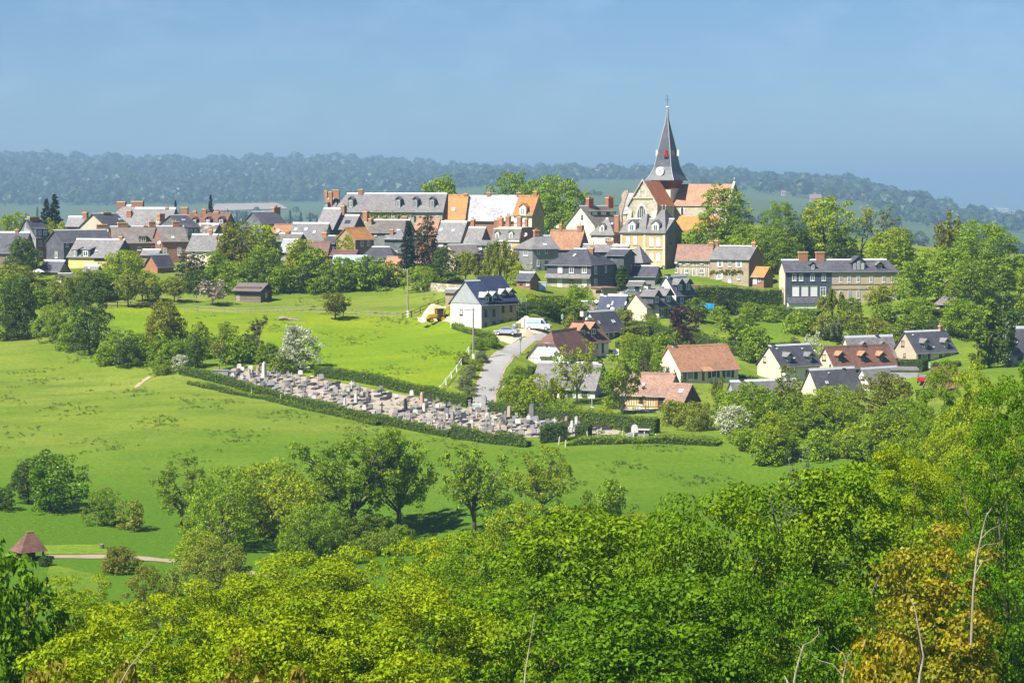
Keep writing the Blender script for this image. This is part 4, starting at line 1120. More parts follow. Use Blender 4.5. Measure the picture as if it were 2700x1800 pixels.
def sp_mansion(s):
    L, W, he = s.L, s.W, s.he
    for pl, pr, pa, pb, py_ in ((1703, 1753, 1738, 1754, 553), (1664, 1700, 1681, 1694, 564)):
        x0, x1 = s.hit('f', pl, 611).x, s.hit('f', pr, 611).x
        xm = (x0 + x1) / 2
        zt = s.hit('ridge', (pa + pb) / 2, py_).z
        b = MB()
        w = (x1 - x0) / 2 + .3
        yf, yb = -W / 2 - .32, W / 2 + .3
        k = w * .16
        b.poly([(xm - w, yf, he - .12), (xm + w, yf, he - .12), (xm + w, yb, he - .12), (xm - w, yb, he - .12), (xm - k, -k, zt), (xm + k, -k, zt), (xm + k, k, zt), (xm - k, k, zt)],
               [(0, 1, 5, 4), (1, 2, 6, 5), (2, 3, 7, 6), (3, 0, 4, 7), (4, 5, 6, 7), (0, 3, 2, 1)])
        o = s.part(b, 'pavilion_roof', rmat('slate'))
        for e in (-k, k):
            s.part(MB().lathe([(.07, zt), (.05, zt + .7), (.16, zt + .85), (.02, zt + 1.1)], 6, xm + e, 0), 'finial', mm('zinc_trim'), o)
    b = MB()
    a = s.hit('f', 1716, 693); c = s.hit('f', 1748, 693)
    b.box(a.x, c.x, -W / 2 - 1.0, -W / 2 - .01, a.z - .9, a.z - .72)
    o = s.part(b, 'balcony', wmat('cream_pale'))
    r = MB()
    for i in range(9):
        x = a.x + (c.x - a.x) * i / 8
        r.box(x - .05, x + .05, -W / 2 - .97, -W / 2 - .87, a.z - .71, a.z + .35)
    r.box(a.x, c.x, -W / 2 - 1.0, -W / 2 - .84, a.z + .351, a.z + .5)
    s.part(r, 'balustrade', wmat('cream_pale'), o)
    for py_ in (616, 655):
        q = s.hit('f', 1700, py_)
        s.part(MB().box(-L / 2 - .05, L / 2 + .1, -W / 2 - .16, -W / 2 - .005, q.z - .18, q.z + .1), 'cornice', wmat('cream'))
    for px in (1639, 1700, 1751):
        q = s.hit('f', px, 640)
        s.part(MB().box(q.x - .25, q.x + .25, -W / 2 - .1, -W / 2 - .004, -2, s.hit('f', px, 619).z), 'pilaster', wmat('cream'))
def sp_blackhouse(s):
    L, W = s.L, s.W
    q = s.hit('f', 1500, 734)
    q2 = s.hit('f', 1500, 724)
    s.part(MB().extr([(-W / 2 - .9, q.z), (-W / 2 - .005, q2.z), (-W / 2 - .005, q2.z + .15), (-W / 2 - .9, q.z + .15)], -L / 2 - .2, L / 2 + .1, 'x'), 'ledge_roof', rmat('slate'))
    s.part(MB().box(-L / 2 - .02, L / 2 + .02, -W / 2 - .05, -W / 2 - .01, -3, q.z - .01), 'lower_wall', wmat('stone'))
def sp_timber(s):
    L, W = s.L, s.W
    z0, z1 = s.hit('f', 1825, 731).z, s.he - .12
    zm = s.hit('f', 1825, 703).z
    m = surf('weathered_timber', (.26, .21, .15), (.34, .29, .22), var=.2, fine=8, stretch=(1, 1, .3))
    n = 24
    for i in range(n + 1):
        x = -L / 2 + .15 + (L - .3) * i / n
        lean = .16 * math.sin(i * 2.1)
        for a, b_ in ((z0, zm - .08), (zm + .08, z1)):
            s.part(MB().extr([(x - .065, a), (x + .065, a), (x + .065 + lean, b_), (x - .065 + lean, b_)], -W / 2 - .05, -W / 2 - .004, 'y'), 'timber', m)
    for z in (z0, zm, z1):
        s.part(MB().box(-L / 2, L / 2, -W / 2 - .07, -W / 2 - .006, z - .09, z + .09), 'timber', m)
    s.part(MB().box(-L / 2 - .1, L / 2 + .1, -W / 2 - .1, -W / 2 - .008, -3, z0 - .1), 'plinth', wmat('stone'))
def sp_timber2(s):
    L, W = s.L, s.W
    m = surf('orange_timber', (.46, .25, .09), (.40, .21, .08), var=.15, fine=8)
    z0, z1 = .25, s.he - .1
    for i in range(22):
        x = -L / 2 + .2 + (L - .4) * i / 21
        if any(abs(x - s.hit('f', p, 1052).x) < .7 for p in (1691, 1742)):
            continue
        s.part(MB().box(x - .07, x + .07, -W / 2 - .05, -W / 2 - .004, z0, z1), 'timber', m)
    for z in (z0, z1):
        s.part(MB().box(-L / 2, L / 2, -W / 2 - .07, -W / 2 - .006, z - .08, z + .08), 'timber', m)
def sp_block(s):
    L, W = s.L, s.W
    xs = s.hit('f', 2193, 740).x
    s.part(MB().box(-L / 2 - .02, xs, -W / 2 - .03, -W / 2 - .004, -3.2, s.he - .08), 'slate_cladding', wmat('slate_wall_blue'))
    for py_ in (717, 748, 761):
        z = s.hit('f', 2280, py_).z
        s.part(MB().box(xs + .02, L / 2 + .03, -W / 2 - .1, -W / 2 - .004, z - .1, z + .1), 'string_course', wmat('brick_pale'))
    a, c, e = s.hit('f', 2073, 786), s.hit('f', 2166, 786), s.hit('f', 2100, 800)
    s.part(MB().extr([(-W / 2 - 1.5, e.z), (-W / 2 - .1, a.z), (-W / 2 - .1, a.z + .2), (-W / 2 - 1.5, e.z + .15)], a.x, c.x, 'x'), 'lean_to_roof', rmat('slate_dark'))
    s.part(MB().box(a.x + .15, c.x - .1, -W / 2 - 1.2, -W / 2 - .09, -3, e.z + .1), 'lean_to_wall', wmat('white'))
def sp_annex(s):
    L, W = s.L, s.W
    y0, y1 = -W * .30, W * .36
    a, b_ = s.he * .72, s.he + (s.hr - s.he) * .62
    s.part(MB().extr([(y0, -3), (y1, -3), (y1, a + .1), ((y0 + y1) / 2 + .3, b_ - .1), (y0, a + .1)], -L / 2 - 2.4, -L / 2 - .005, 'x'), 'annex_wall', wmat('cream'))
    ym = (y0 + y1) / 2 + .3
    s.part(MB().extr([(y0 - .3, a - .05), (ym, b_ + .02), (y1 + .3, a - .05), (y1 + .3, a + .1), (ym, b_ + .17), (y0 - .3, a + .1)], -L / 2 - 2.55, -L / 2 - .01, 'x'), 'annex_roof', rmat('slate_brown'))
def sp_chalet(s):
    L, W = s.L, s.W
    q = s.hit('l', 1440, 937)
    a, c = s.hit('l', 1422, 930).y, s.hit('l', 1456, 930).y
    a, c = sorted((a, c))
    o = s.part(MB().box(-L / 2 - 1.1, -L / 2 - .005, a, c, q.z - .08, q.z + .08), 'balcony', mm('white_paint'))
    r = MB()
    for i in range(11):
        y = a + (c - a) * i / 10
        r.box(-L / 2 - 1.1, -L / 2 - 1.02, y - .06, y + .06, q.z + .081, q.z + 1.0)
    r.box(-L / 2 - 1.14, -L / 2 - .98, a, c, q.z + 1.001, q.z + 1.1)
    s.part(r, 'balustrade', mm('white_paint'), o)
    m = surf('pale_timber', (.55, .53, .48), var=.1)
    for i in range(9):
        y = -W / 2 + .2 + (W - .4) * i / 8
        s.part(MB().box(-L / 2 - .05, -L / 2 - .004, y - .06, y + .06, .2, min(s.he + .6, s.roof_z(y) - .3)), 'timber', m)
    s.part(MB().box(-L / 2 - .06, -L / 2 - .003, -W / 2 + .1, W / 2 - .1, q.z - .5, q.z - .36), 'timber', m)
    d = s.hit('l', 1463, 923)
    dish(s.root, Vector((-L / 2 - .35, d.y, d.z)), .45)
def sp_hood(s):
    q = s.hit('f', 1858, 973)
    s.part(MB().extr([(-s.W / 2 - 1.3, q.z - .35), (-s.W / 2 - .005, q.z + .25), (-s.W / 2 - .005, q.z + .42), (-s.W / 2 - 1.3, q.z - .2)], q.x - 1.0, q.x + 1.0, 'x'), 'porch_roof', rmat('tile_tan'))
def sp_site(s):
    L, W = s.L, s.W
    x0 = s.hit('f', 1316, 795).x
    he, hr = s.he + .45, s.hr + .55
    sl = (hr - he) / (W / 2)
    ye, ze = W / 2 + .4, he - .4 * sl
    s.part(MB().extr([(-ye, ze), (0, hr), (ye, ze), (ye, ze + .17), (0, hr + .17), (-ye, ze + .17)], x0 - 1.2, L / 2 + .3, 'x'), 'upper_roof', rmat('slate_blue'))
    s.part(MB().extr([(-W / 2, s.he), (W / 2, s.he), (W / 2, he), (0, hr), (-W / 2, he)], L / 2 - .25, L / 2 + .004, 'x'), 'upper_wall', wmat('render_grey'))
    s.part(MB().box(x0, L / 2 - .02, -W / 2 - .03, -W / 2 - .004, -3, he - .1), 'timber_cladding', wmat('rubble'))
    s.part(MB().extr([(-W / 2 - .1, s.he - .1), (W / 2 + .1, s.he - .1), (0, s.hr - .06)], -L / 2 - .16, -L / 2 - .065, 'x'), 'gable_cladding', surf('new_grey_slate', (.36, .37, .39), (.42, .43, .45), var=.08, fine=4))
    sc = MB()                                              # scaffold bay on the right end
    for x in (L / 2 + .3, L / 2 + 2.2):
        for y in (-W / 2 - .2, -W / 2 + 1.2):
            sc.tube([(x, y, -2), (x, y, 5.2)], .04, 5)
    for z in (1.8, 3.6, 4.6):
        sc.tube([(L / 2 + .2, -W / 2 - .2, z), (L / 2 + 2.4, -W / 2 - .2, z)], .04, 5)
    s.part(sc, 'scaffold', mm('zinc_trim'))
def dish(root, p, r, frame=None, name='satellite_dish'):
    """dish on a short arm, facing the south (towards the viewer, up)"""
    prof = [(.02, 0)] + [(r * k / 5, .28 * r * (k / 5) ** 2) for k in range(1, 6)]
    b = MB()
    pts, fs, seg = [], [], 14
    for rr, z in prof:
        for k in range(seg):
            a = 2 * math.pi * k / seg
            pts.append((rr * math.cos(a), rr * math.sin(a), z))
    for j in range(len(prof) - 1):
        for k in range(seg):
            fs.append((j * seg + k, j * seg + (k + 1) % seg, (j + 1) * seg + (k + 1) % seg, (j + 1) * seg + k))
    b.poly(pts, fs)
    b.tube([(0, 0, 0), (0, -.2, -.3)], .03, 5)
    b.tube([(0, r * .8, .2 * r), (0, 0, r * .9)], .025, 5)
    q = Vector((-.25, -.8, .5)).to_track_quat('Z', 'Y')
    rot = q.to_matrix().to_4x4()
    if root is not None:
        rot = Matrix.Rotation(-root.rotation_euler.z, 4, 'Z') @ rot
    o = b.build(name, mm('white_paint'), root, Matrix.Translation(p) @ rot)
    return o
BUILT = {}
for h in HS:
    BUILT[h['label']] = Hs(h).go()
# ------------------------------------------------------------------ the church tower, spire, front and ruined west wall
def cpart(mb, name, mat, parent=None, smooth=False):
    """mesh given in place coordinates -> part of the church"""
    o = CHURCH.location
    mb.v = [(x - o.x, y - o.y, z - o.z) for x, y, z in mb.v]
    return mb.build(name, mat, parent or CHURCH, None, smooth)
TD = 570
tc0 = P(1768, 475, TD)
ths = R(-32)
def ring(c, half, z, th):
    return [(c.x + half * (math.cos(th) * a - math.sin(th) * b), c.y + half * (math.sin(th) * a + math.cos(th) * b), z) for a, b in ((-1, -1), (1, -1), (1, 1), (-1, 1))]
def stack(levels, th, c):
    pts, fs = [], []
    for half, z in levels:
        pts += ring(c, half, z, th)
    for j in range(len(levels) - 1):
        for k in range(4):
            fs.append((4 * j + k, 4 * j + (k + 1) % 4, 4 * j + 4 + (k + 1) % 4, 4 * j + 4 + k))
    fs.append((3, 2, 1, 0)); n = 4 * (len(levels) - 1); fs.append((n, n + 1, n + 2, n + 3))
    return MB().poly(pts, fs)
px2m = TD / FPX
kk = px2m / (math.cos(ths) + abs(math.sin(ths)))          # half side from half width in the picture
cx = P(1762, 475, TD); cx.y += 4
zt = lambda py: zat(py, cx.y)
cpart(stack([(30 * kk, zt(620)), (30 * kk, zt(496))], ths, cx), 'tower', wmat('cream_pale'))
red = surf('belfry_red_timber', (.20, .06, .055), (.27, .12, .11), var=.15, scale=1.5)
cpart(stack([(32 * kk, zt(497)), (34 * kk, zt(492)), (34 * kk, zt(489)), (38 * kk, zt(488.7)), (38 * kk, zt(484)), (42 * kk, zt(483.7)), (43 * kk, zt(476))], ths, cx), 'belfry', red)
spire_m = surf('roof_spire_slate', (.085, .09, .105), (.12, .12, .13), scale=.3, fine=3, var=.15, rough=.38, spec=.6, rows=(.5, .28, .012, (.7, .7, .72)))
prof = [(57, 476), (56, 474), (46, 462), (39, 450), (34, 440), (30, 424), (26.5, 406), (21.5, 386), (16, 364), (10, 342), (4.6, 322), (2.4, 308), (1.5, 288)]
spo = cpart(stack([(a * kk, zt(y)) for a, y in prof], ths, cx), 'spire', spire_m)
for k in range(4):                                   # zinc hips
    pts = [ring(cx, a * kk + .04, zt(y), ths)[k] for a, y in prof]
    cpart(MB().tube(pts, .07, 5), 'hip_roll', mm('zinc_trim'), spo)
gold = surf('weathercock_gilt', (.6, .5, .4), var=.05, rough=.35, metal=.6)
fin = MB().lathe([(.05, zt(286)), (.3, zt(285)), (.42, zt(283)), (.3, zt(281)), (.05, zt(280))], 10, cx.x, cx.y)
cpart(fin, 'ball', mm('white_paint'), spo)
cr = MB().tube([(cx.x, cx.y, zt(282)), (cx.x, cx.y, zt(254))], .05, 6)
cr.tube([(cx.x - .55, cx.y, zt(263)), (cx.x + .55, cx.y, zt(263))], .05, 6)
cr.tube([(cx.x - .3, cx.y, zt(266)), (cx.x, cx.y, zt(270)), (cx.x + .3, cx.y, zt(266))], .03, 5)
cpart(cr, 'cross', mm('dark_trim'), spo)
ck = MB().extr([(cx.x - .5, zt(254)), (cx.x + .2, zt(254.5)), (cx.x + .55, zt(251)), (cx.x + .25, zt(252)), (cx.x - .05, zt(253)), (cx.x - .2, zt(250)), (cx.x - .45, zt(251))], cx.y - .04, cx.y + .04, 'y')
cpart(ck, 'weathercock', gold, spo)
def on_spire(px, py, lift=0):
    """point on the sunlit spire face behind picture point"""
    a = np.interp(py, [y for _, y in prof[::-1]], [q for q, _ in prof[::-1]]) * kk
    n = Vector((-math.cos(math.pi / 2 - ths), -math.sin(math.pi / 2 - ths), 0))
    n = Vector((math.sin(ths) * 1, -math.cos(ths), 0))
    tx, tz = ray(px, py)
    d = Vector((tx, 1, tz))
    t = ((cx.xy.dot(n.xy)) + a + lift) / (d.x * n.x + d.y * n.y)
    return d * t, n
def facing(p, n):
    x = Vector((-n.y, n.x, 0)).normalized()
    return Matrix(((x.x, -n.x, 0, p.x), (x.y, -n.y, 0, p.y), (0, 0, 1, p.z), (0, 0, 0, 1)))
def xf(mb, mtx):
    mb.v = [tuple(mtx @ Vector(v)) for v in mb.v]
    return mb
p, n = on_spire(1740, 452, .5)
fm_ = facing(p, n)
ckf = MB()
ckf.extr([(1.05 * math.cos(a), 1.05 * math.sin(a)) for a in np.linspace(0, 2 * math.pi, 20, False)], -.12, .9, 'y')
clk = cpart(xf(ckf, fm_), 'clock_face', mm('white_paint'), spo)
cpart(xf(MB().box(-.05, .05, -.16, -.125, -.05, .75), fm_), 'clock_hand', mm('dark_trim'), spo)
cpart(xf(MB().box(-.05, .45, -.16, -.126, -.06, .05), fm_), 'clock_hand', mm('dark_trim'), spo)
p, n = on_spire(1757, 404, .15)
redp = surf('red_louvre_paint', (.55, .03, .03), (.45, .03, .03), var=.1)
cpart(xf(MB().extr([(-.6, -.85), (.6, -.85), (.12, .75), (-.12, .75)], -.5, .6, 'y'), facing(p, n)), 'louvre_dormer', redp, spo)
cpart(xf(MB().extr([(-.28, -.86), (.28, -.86), (.0, .3)], -.53, -.48, 'y'), facing(p, n)), 'louvre_opening', mm('dark_trim'), spo)
for px_, sd in ((1732, -1), (1787, 1)):
    q = P(px_, 403, cx.y)
    cpart(MB().extr([(q.x - .28, q.z - .8), (q.x + .28, q.z - .7), (q.x + .25, q.z + .6), (q.x - .2, q.z + .75)], cx.y - .6, cx.y + .6, 'y'), 'louvre_dormer', mm('white_paint'), spo)
T = BUILT['transept']
def tpart(mb, name, mat, parent=None):
    return mb.build(name, mat, parent or CHURCH, None if parent else T.frame)
L_, W_ = T.L, T.W
z_ = T.hit('l', 1690, 560).z
win = MB(); pn = MB()
yc = T.hit('l', 1692, 560).y
for b_, rr, x0, x1 in ((win, 1.35, .10, -.02), (pn, 1.05, .14, .0)):
    pr_ = [(yc - rr, z_ - 2.2), (yc + rr, z_ - 2.2), (yc + rr, z_ - .2)] + [(yc + rr * math.cos(a) * (1 - .25 * math.sin(a)), z_ - .2 + 1.7 * rr * math.sin(a)) for a in np.linspace(.15, math.pi - .15, 9)] + [(yc - rr, z_ - .2)]
    b_.extr(pr_, -L_ / 2 - x0, -L_ / 2 - x1, 'x')
wo_ = tpart(win, 'window', wmat('cream_pale'))
tpart(pn, 'pane', glass(), wo_)
tr = MB()
for k in (-.5, 0, .5):
    tr.box(-L_ / 2 - .2, -L_ / 2 - .15, yc + k - .05, yc + k + .05, z_ - 2.1, z_ + .9)
tpart(tr, 'tracery', wmat('cream_pale'), wo_)
z2 = T.hit('l', 1690, 522).z
tpart(MB().box(-L_ / 2 - .25, -L_ / 2 - .005, -W_ * .33, W_ * .33, z2 - .12, z2 + .12), 'string_course', wmat('cream'))
for k in (-.11, .11):
    tpart(MB().box(-L_ / 2 - .12, -L_ / 2 - .004, W_ * k - .2, W_ * k + .2, z2 + .3, z2 + 1.7), 'blind_arch', wmat('cream_pale'))
for k in (-1, 1):
    tpart(MB().extr([(-L_ / 2 - 1.1, -5), (-L_ / 2 + .2, -5), (-L_ / 2 + .2, T.he - 1), (-L_ / 2 - .2, T.he - 1.5), (-L_ / 2 - 1.1, T.he - 3.5)], k * (W_ / 2 - .5) - .5, k * (W_ / 2 - .5) + .5, 'y'), 'buttress', wmat('church_stone'))
tpart(MB().extr([(-W_ / 2 - .15, T.he - .25), (0, T.hr + .12), (W_ / 2 + .15, T.he - .25), (W_ / 2 + .15, T.he + .2), (0, T.hr + .6), (-W_ / 2 - .15, T.he + .2)], -L_ / 2 - .35, -L_ / 2 + .1, 'x'), 'coping', wmat('church_stone'))
Nv = BUILT['nave']
rng_ = random.Random(4)
pts_l = [(1633, 600), (1634, 560), (1631, 545), (1640, 528), (1638, 515), (1646, 503), (1656, 501), (1655, 512), (1648, 530), (1644, 548), (1640, 562), (1640, 600)]
b = MB()
q3 = [P(x, y, 571) for x, y in pts_l]
b.poly([tuple(q) for q in q3] + [(q.x + .3, q.y + 1.6, q.z) for q in q3], [tuple(range(12)), tuple(range(23, 11, -1))] + [(i, (i + 1) % 12, 12 + (i + 1) % 12, 12 + i) for i in range(12)])
cpart(b, 'ruined_wall', wmat('church_stone'))
Ch = BUILT['choir']
b = MB().extr([(-Ch.W / 2 - .2, Ch.he), (0, Ch.hr + .1), (Ch.W / 2 + .2, Ch.he), (Ch.W / 2 + .2, Ch.he + .45), (0, Ch.hr + .6), (-Ch.W / 2 - .2, Ch.he + .45)], Ch.L / 2 - .2, Ch.L / 2 + .35, 'x')
b.box(Ch.L / 2, Ch.L / 2 + .25, -.12, .12, Ch.hr + .5, Ch.hr + 1.5)
b.box(Ch.L / 2, Ch.L / 2 + .25, -.4, .4, Ch.hr + 1.0, Ch.hr + 1.2)
b.build('coping', wmat('church_stone'), CHURCH, Ch.frame)
# ------------------------------------------------------------------ plants
def leaves(cen, rad, n, size, rng, up=.35, jit=.5, shell=.55, droop=0, aspect=.62, fold=.22, lean=None):
    """leaf blades spread over and in a set of clumps; returns verts, tris, rnd"""
    m = len(cen)
    idx = np.repeat(np.arange(m), n)
    k = len(idx)
    d = rng.normal(size=(k, 3)); d /= np.linalg.norm(d, axis=1, keepdims=True) + 1e-9
    d[:, 2] = np.where((d[:, 2] < -.2) & (rng.random(k) < .6), -d[:, 2] * .7, d[:, 2])
    r = shell + (1 - shell) * np.sqrt(rng.random((k, 1)))
    p = cen[idx] + rad[idx] * d * r
    nrm = d * .8 + rng.normal(size=(k, 3)) * jit
    nrm[:, 2] += up
    nrm /= np.linalg.norm(nrm, axis=1, keepdims=True) + 1e-9
    t = rng.normal(size=(k, 3)); t[:, 2] -= droop
    t -= nrm * (t * nrm).sum(1, keepdims=True)
    t /= np.linalg.norm(t, axis=1, keepdims=True) + 1e-9
    b = np.cross(nrm, t)
    s = size * (.65 + .7 * rng.random((k, 1)))
    a0 = p - t * s * .5
    a2 = p + t * s * .5
    mid = p + t * s * rng.uniform(-.08, .1, (k, 1))
    a1 = mid + b * s * aspect * .5 + nrm * s * fold
    a3 = mid - b * s * aspect * .5 + nrm * s * fold
    v = np.stack([a0, a1, a2, a3], 1).reshape(-1, 3)
    o = np.arange(k) * 4
    f = np.stack([np.stack([o, o + 1, o + 2], 1), np.stack([o, o + 2, o + 3], 1)], 1).reshape(-1, 3)
    cl = rng.random(m)[idx]
    rnd = np.repeat(np.clip(.55 * cl + .45 * rng.random(k), 0, 1), 2)
    return v, f, rnd
def fib(n, rng):
    i = np.arange(n) + .5
    ph = np.arccos(1 - 2 * i / n); th = math.pi * (1 + 5 ** .5) * i + rng.random() * 6.28
    return np.stack([np.cos(th) * np.sin(ph), np.sin(th) * np.sin(ph), np.cos(ph)], 1)
def lobes(d, rng, k=6, amp=.22):
    f = np.ones(len(d))
    for _ in range(k):
        a = rng.normal(size=3); a /= np.linalg.norm(a)
        f += amp * np.maximum(0, d @ a) ** 4 * rng.choice([-1, 1], p=[.45, .55])
    return f
TREE = {}
FULL = {'broad': (.13, .48, .62, 2.2), 'dome': (.07, .38, .78, 2.3), 'tall': (.05, .42, .7, 2.0), 'bush': (.04, .30, .92, 2.2), 'orchard': (.30, .55, .7, 2.4)}
def tree_mesh(kind, lod, seed, asp):
    key = (kind, lod, seed, asp)
    if key in TREE:
        return TREE[key]
    rng = np.random.default_rng(sum(map(ord, kind + lod)) * 13 + seed * 77 + int(asp * 10))
    nc, nl, ls = {'X': (380, 150, .0125), 'N': (190, 230, .0175), 'F': (125, 105, .029), 'M': (105, 58, .044), 'S': (46, 46, .08)}[lod]
    A3 = np.array([1, 1, asp])
    tb = MB()
    up, jit, droop, shell, aspect = .35, .5, .3, .5, .62
    if kind in FULL:
        zm, zp, lowr, pw = FULL[kind]
        zz = np.linspace(zm, .97, 60)
        pr = np.where(zz > zp, np.clip(1 - ((zz - zp) / (1 - zp)) ** pw, 0, 1) ** .5, lowr + (1 - lowr) * np.clip((zz - zm) / max(zp - zm, .01), 0, 1) ** .7)
        cdf = np.cumsum(pr + .10); cdf /= cdf[-1]
        zc = np.interp((np.arange(nc) + rng.random(nc)) / nc, cdf, zz)
        rc = np.interp(zc, zz, pr)
        an = np.arange(nc) * 2.39996 + rng.normal(0, .35, nc)
        d = np.stack([np.cos(an) * rc, np.sin(an) * rc, zc - .5], 1)
        lb = lobes(d / (np.linalg.norm(d, axis=1, keepdims=True) + 1e-6), rng, 10, .42)
        rho = (1 - .58 * rng.random(nc) ** 1.5) * .9 * lb
        c = np.stack([np.cos(an) * rc * rho * .5, np.sin(an) * rc * rho * .5, zm + (zc - zm) * (.86 + .14 * lb)], 1)
        cz = zp
        c = c * A3
        q = rng.uniform(.65, 1.35, len(d)) * {'X': .052, 'N': .082, 'F': .10, 'M': .115, 'S': .18}[lod] * (.55 + .45 * asp) ** .5
        r = np.stack([q, q, q * .55], 1)
        ci = (rng.normal(0, .13, (max(4, nc // 16), 3)) * np.array([1, 1, .9]) + np.array([0, 0, cz])) * A3
        ri = np.full((len(ci), 3), .2) * np.array([1, 1, max(.8, asp * .9)])
        c = np.concatenate([c, ci]); r = np.concatenate([r, ri])
        nl = int(nl * np.clip(.45 + .5 * asp, .6, 1.5))
        hb = {'broad': .25, 'dome': .2, 'tall': .2, 'bush': .1, 'orchard': .34}[kind] * asp
        tb.tube([(0, 0, -.08), (.01, .005, hb), (0, .01, cz * asp)], [.035, .028, .015], 8)
        for j in rng.choice(len(d), min(10, len(d)), False):
            m = c[j] * .5 + np.array([0, 0, hb]) * .5
            tb.tube([(0, 0, hb * rng.uniform(.8, 1.2)), tuple(m + rng.normal(0, .02, 3)), tuple(c[j])], [.016, .01, .004], 5)
    elif kind == 'open':                                   # airy crown on visible limbs
        tb.tube([(0, 0, -.05), (.012, 0, .2), (-.01, .01, .45)], [.032, .026, .018], 8)
        nb, tips = 11, []
        for i in range(nb):
            a = 2 * math.pi * i * .382 + rng.uniform(-.3, .3)
            s0 = np.array([0, 0, rng.uniform(.16, .45)])
            zt_ = rng.uniform(.36, .96)
            rt = .46 * math.sqrt(max(.05, 1 - ((zt_ - .55) / .5) ** 2)) * rng.uniform(.7, 1.05)
            e = np.array([math.cos(a) * rt, math.sin(a) * rt, zt_])
            m = s0 * .5 + e * .5 + np.array([0, 0, -.03]) + rng.normal(0, .02, 3)
            tb.tube([tuple(s0), tuple(m), tuple(e)], [.015, .010, .004], 6)
            for _ in range(4):
                tips.append(e + rng.normal(0, .03, 3))
            for k in range(7):
                t = rng.uniform(.35, 1.0)
                p0 = m + (e - m) * max(0, t - .3)
                q = p0 + rng.normal(0, .1, 3) * np.array([1, 1, .8])
                tb.tube([tuple(p0), tuple(q)], [.005, .002], 4)
                for _ in range(3 if lod in 'XNF' else 2):
                    tips.append(q + rng.normal(0, .05, 3))
        c = np.array(tips)
        c[:, 2] = np.clip(c[:, 2], .2, .97)
        q = rng.uniform(.03, .06, len(c)) * {'X': 1, 'N': 1, 'F': 1.1, 'M': 1.35, 'S': 1.7}[lod]
        r = np.stack([q, q, q * .7], 1)
        nl = int(nl * nc / len(c) * .62)
        jit, shell = .8, .15
    elif kind == 'spruce':
        c, r = [], []
        tb.tube([(0, 0, -.05), (0, 0, .97)], [.03, .004], 7)
        for i in range(26):
            z = .08 + .9 * i / 25
            rr = .5 * (1 - z) ** .85 + .012
            for k in range(max(3, int(11 * (1 - z)) + 2)):
                a = rng.uniform(0, 6.28)
                q = rr * rng.uniform(.45, 1.0)
                c.append((q * math.cos(a), q * math.sin(a), z - q * .12)); w = .05 + rr * .22
                r.append((w, w, .022 + .02 * (1 - z)))
        c, r = np.array(c), np.array(r)
        nl = int(nc * nl / len(c) * 1.3); ls *= 1.5; shell, droop, jit, aspect = .2, .6, .5, .4
    elif kind == 'column':
        n = nc + 20
        z = rng.uniform(.04, .98, n)
        rr = .47 * np.clip(np.sin(np.clip(z * 1.05 + .06, 0, 1) * math.pi) ** .5, .15, 1) * rng.uniform(.45, 1.0, n)
        a = rng.uniform(0, 6.28, n)
        c = np.stack([rr * np.cos(a), rr * np.sin(a), z], 1)
        r = np.stack([np.full(n, .17), np.full(n, .17), np.full(n, .06)], 1) * rng.uniform(.7, 1.3, (n, 1))
        tb.tube([(0, 0, -.05), (0, 0, .9)], [.09, .02], 7)
        nl = int(nc * nl / n * .9); shell = .4; droop = -.6; ls *= 2.2
    elif kind == 'willow':
        n = nc
        a = rng.uniform(0, 6.28, n); rr = .5 * np.sqrt(rng.random(n))
        z = .95 - rr ** 2 * 1.6
        c = np.stack([rr * np.cos(a), rr * np.sin(a), np.clip(z - rng.random(n) * .45, .12, 1)], 1)
        r = np.stack([np.full(n, .06), np.full(n, .06), np.full(n, .17)], 1)
        tb.tube([(0, 0, -.05), (.02, 0, .5), (0, 0, .8)], [.04, .03, .01], 7)
        droop, shell, aspect = 3.0, .2, .34; ls *= 1.3
    elif kind == 'bare':
        def grow(p, dv, ln, w, dep):
            e = p + dv * ln
            m = (p + e) / 2 + rng.normal(0, ln * .06, 3)
            tb.tube([tuple(p), tuple(m), tuple(e)], [w, w * .8, w * .55], 6 if dep < 2 else 4)
            if dep < 5:
                for _ in range(rng.integers(2, 4)):
                    nd = dv + rng.normal(0, .48, 3); nd[2] += .12; nd /= np.linalg.norm(nd)
                    grow(e if rng.random() < .7 else m, nd, ln * rng.uniform(.6, .82), w * .55, dep + 1)
        grow(np.array([0, 0, -.04]), np.array([0, 0, 1.0]), .3, .022, 0)
        n = 150
        tv = np.array(tb.v); sel = tv[tv[:, 2] > .45]
        c = sel[rng.choice(len(sel), n)]
        r = np.full((n, 3), .035)
        nl = 5; shell = .1; ls *= .5
    if kind not in FULL:
        c = c * A3
        if kind in ('open', 'bare'):
            r[:, 2] = r[:, 0] * 1.0
        else:
            r = r * A3
        tb.v = [(x, y, z * asp) for x, y, z in tb.v]
    v, f, rn = leaves(c, r, nl, ls, rng, up, jit, shell, droop, aspect)
    v[:, 2] = np.maximum(v[:, 2], .0)
    # fit the unit box so that width and height are what is asked for
    lo, hi = np.percentile(v, 1, axis=0), np.percentile(v, 99.3, axis=0)
    sx = 1.0 / max(hi[0] - lo[0], hi[1] - lo[1]) ; sz = asp / hi[2]
    v = v * np.array([sx, sx, sz])
    tb.v = [(a * sx, b_ * sx, c_ * sz) for a, b_, c_ in tb.v]
    TREE[key] = (npmesh('crown_' + kind, v, f, rn), tb.mesh('trunk_' + kind, True))
    return TREE[key]
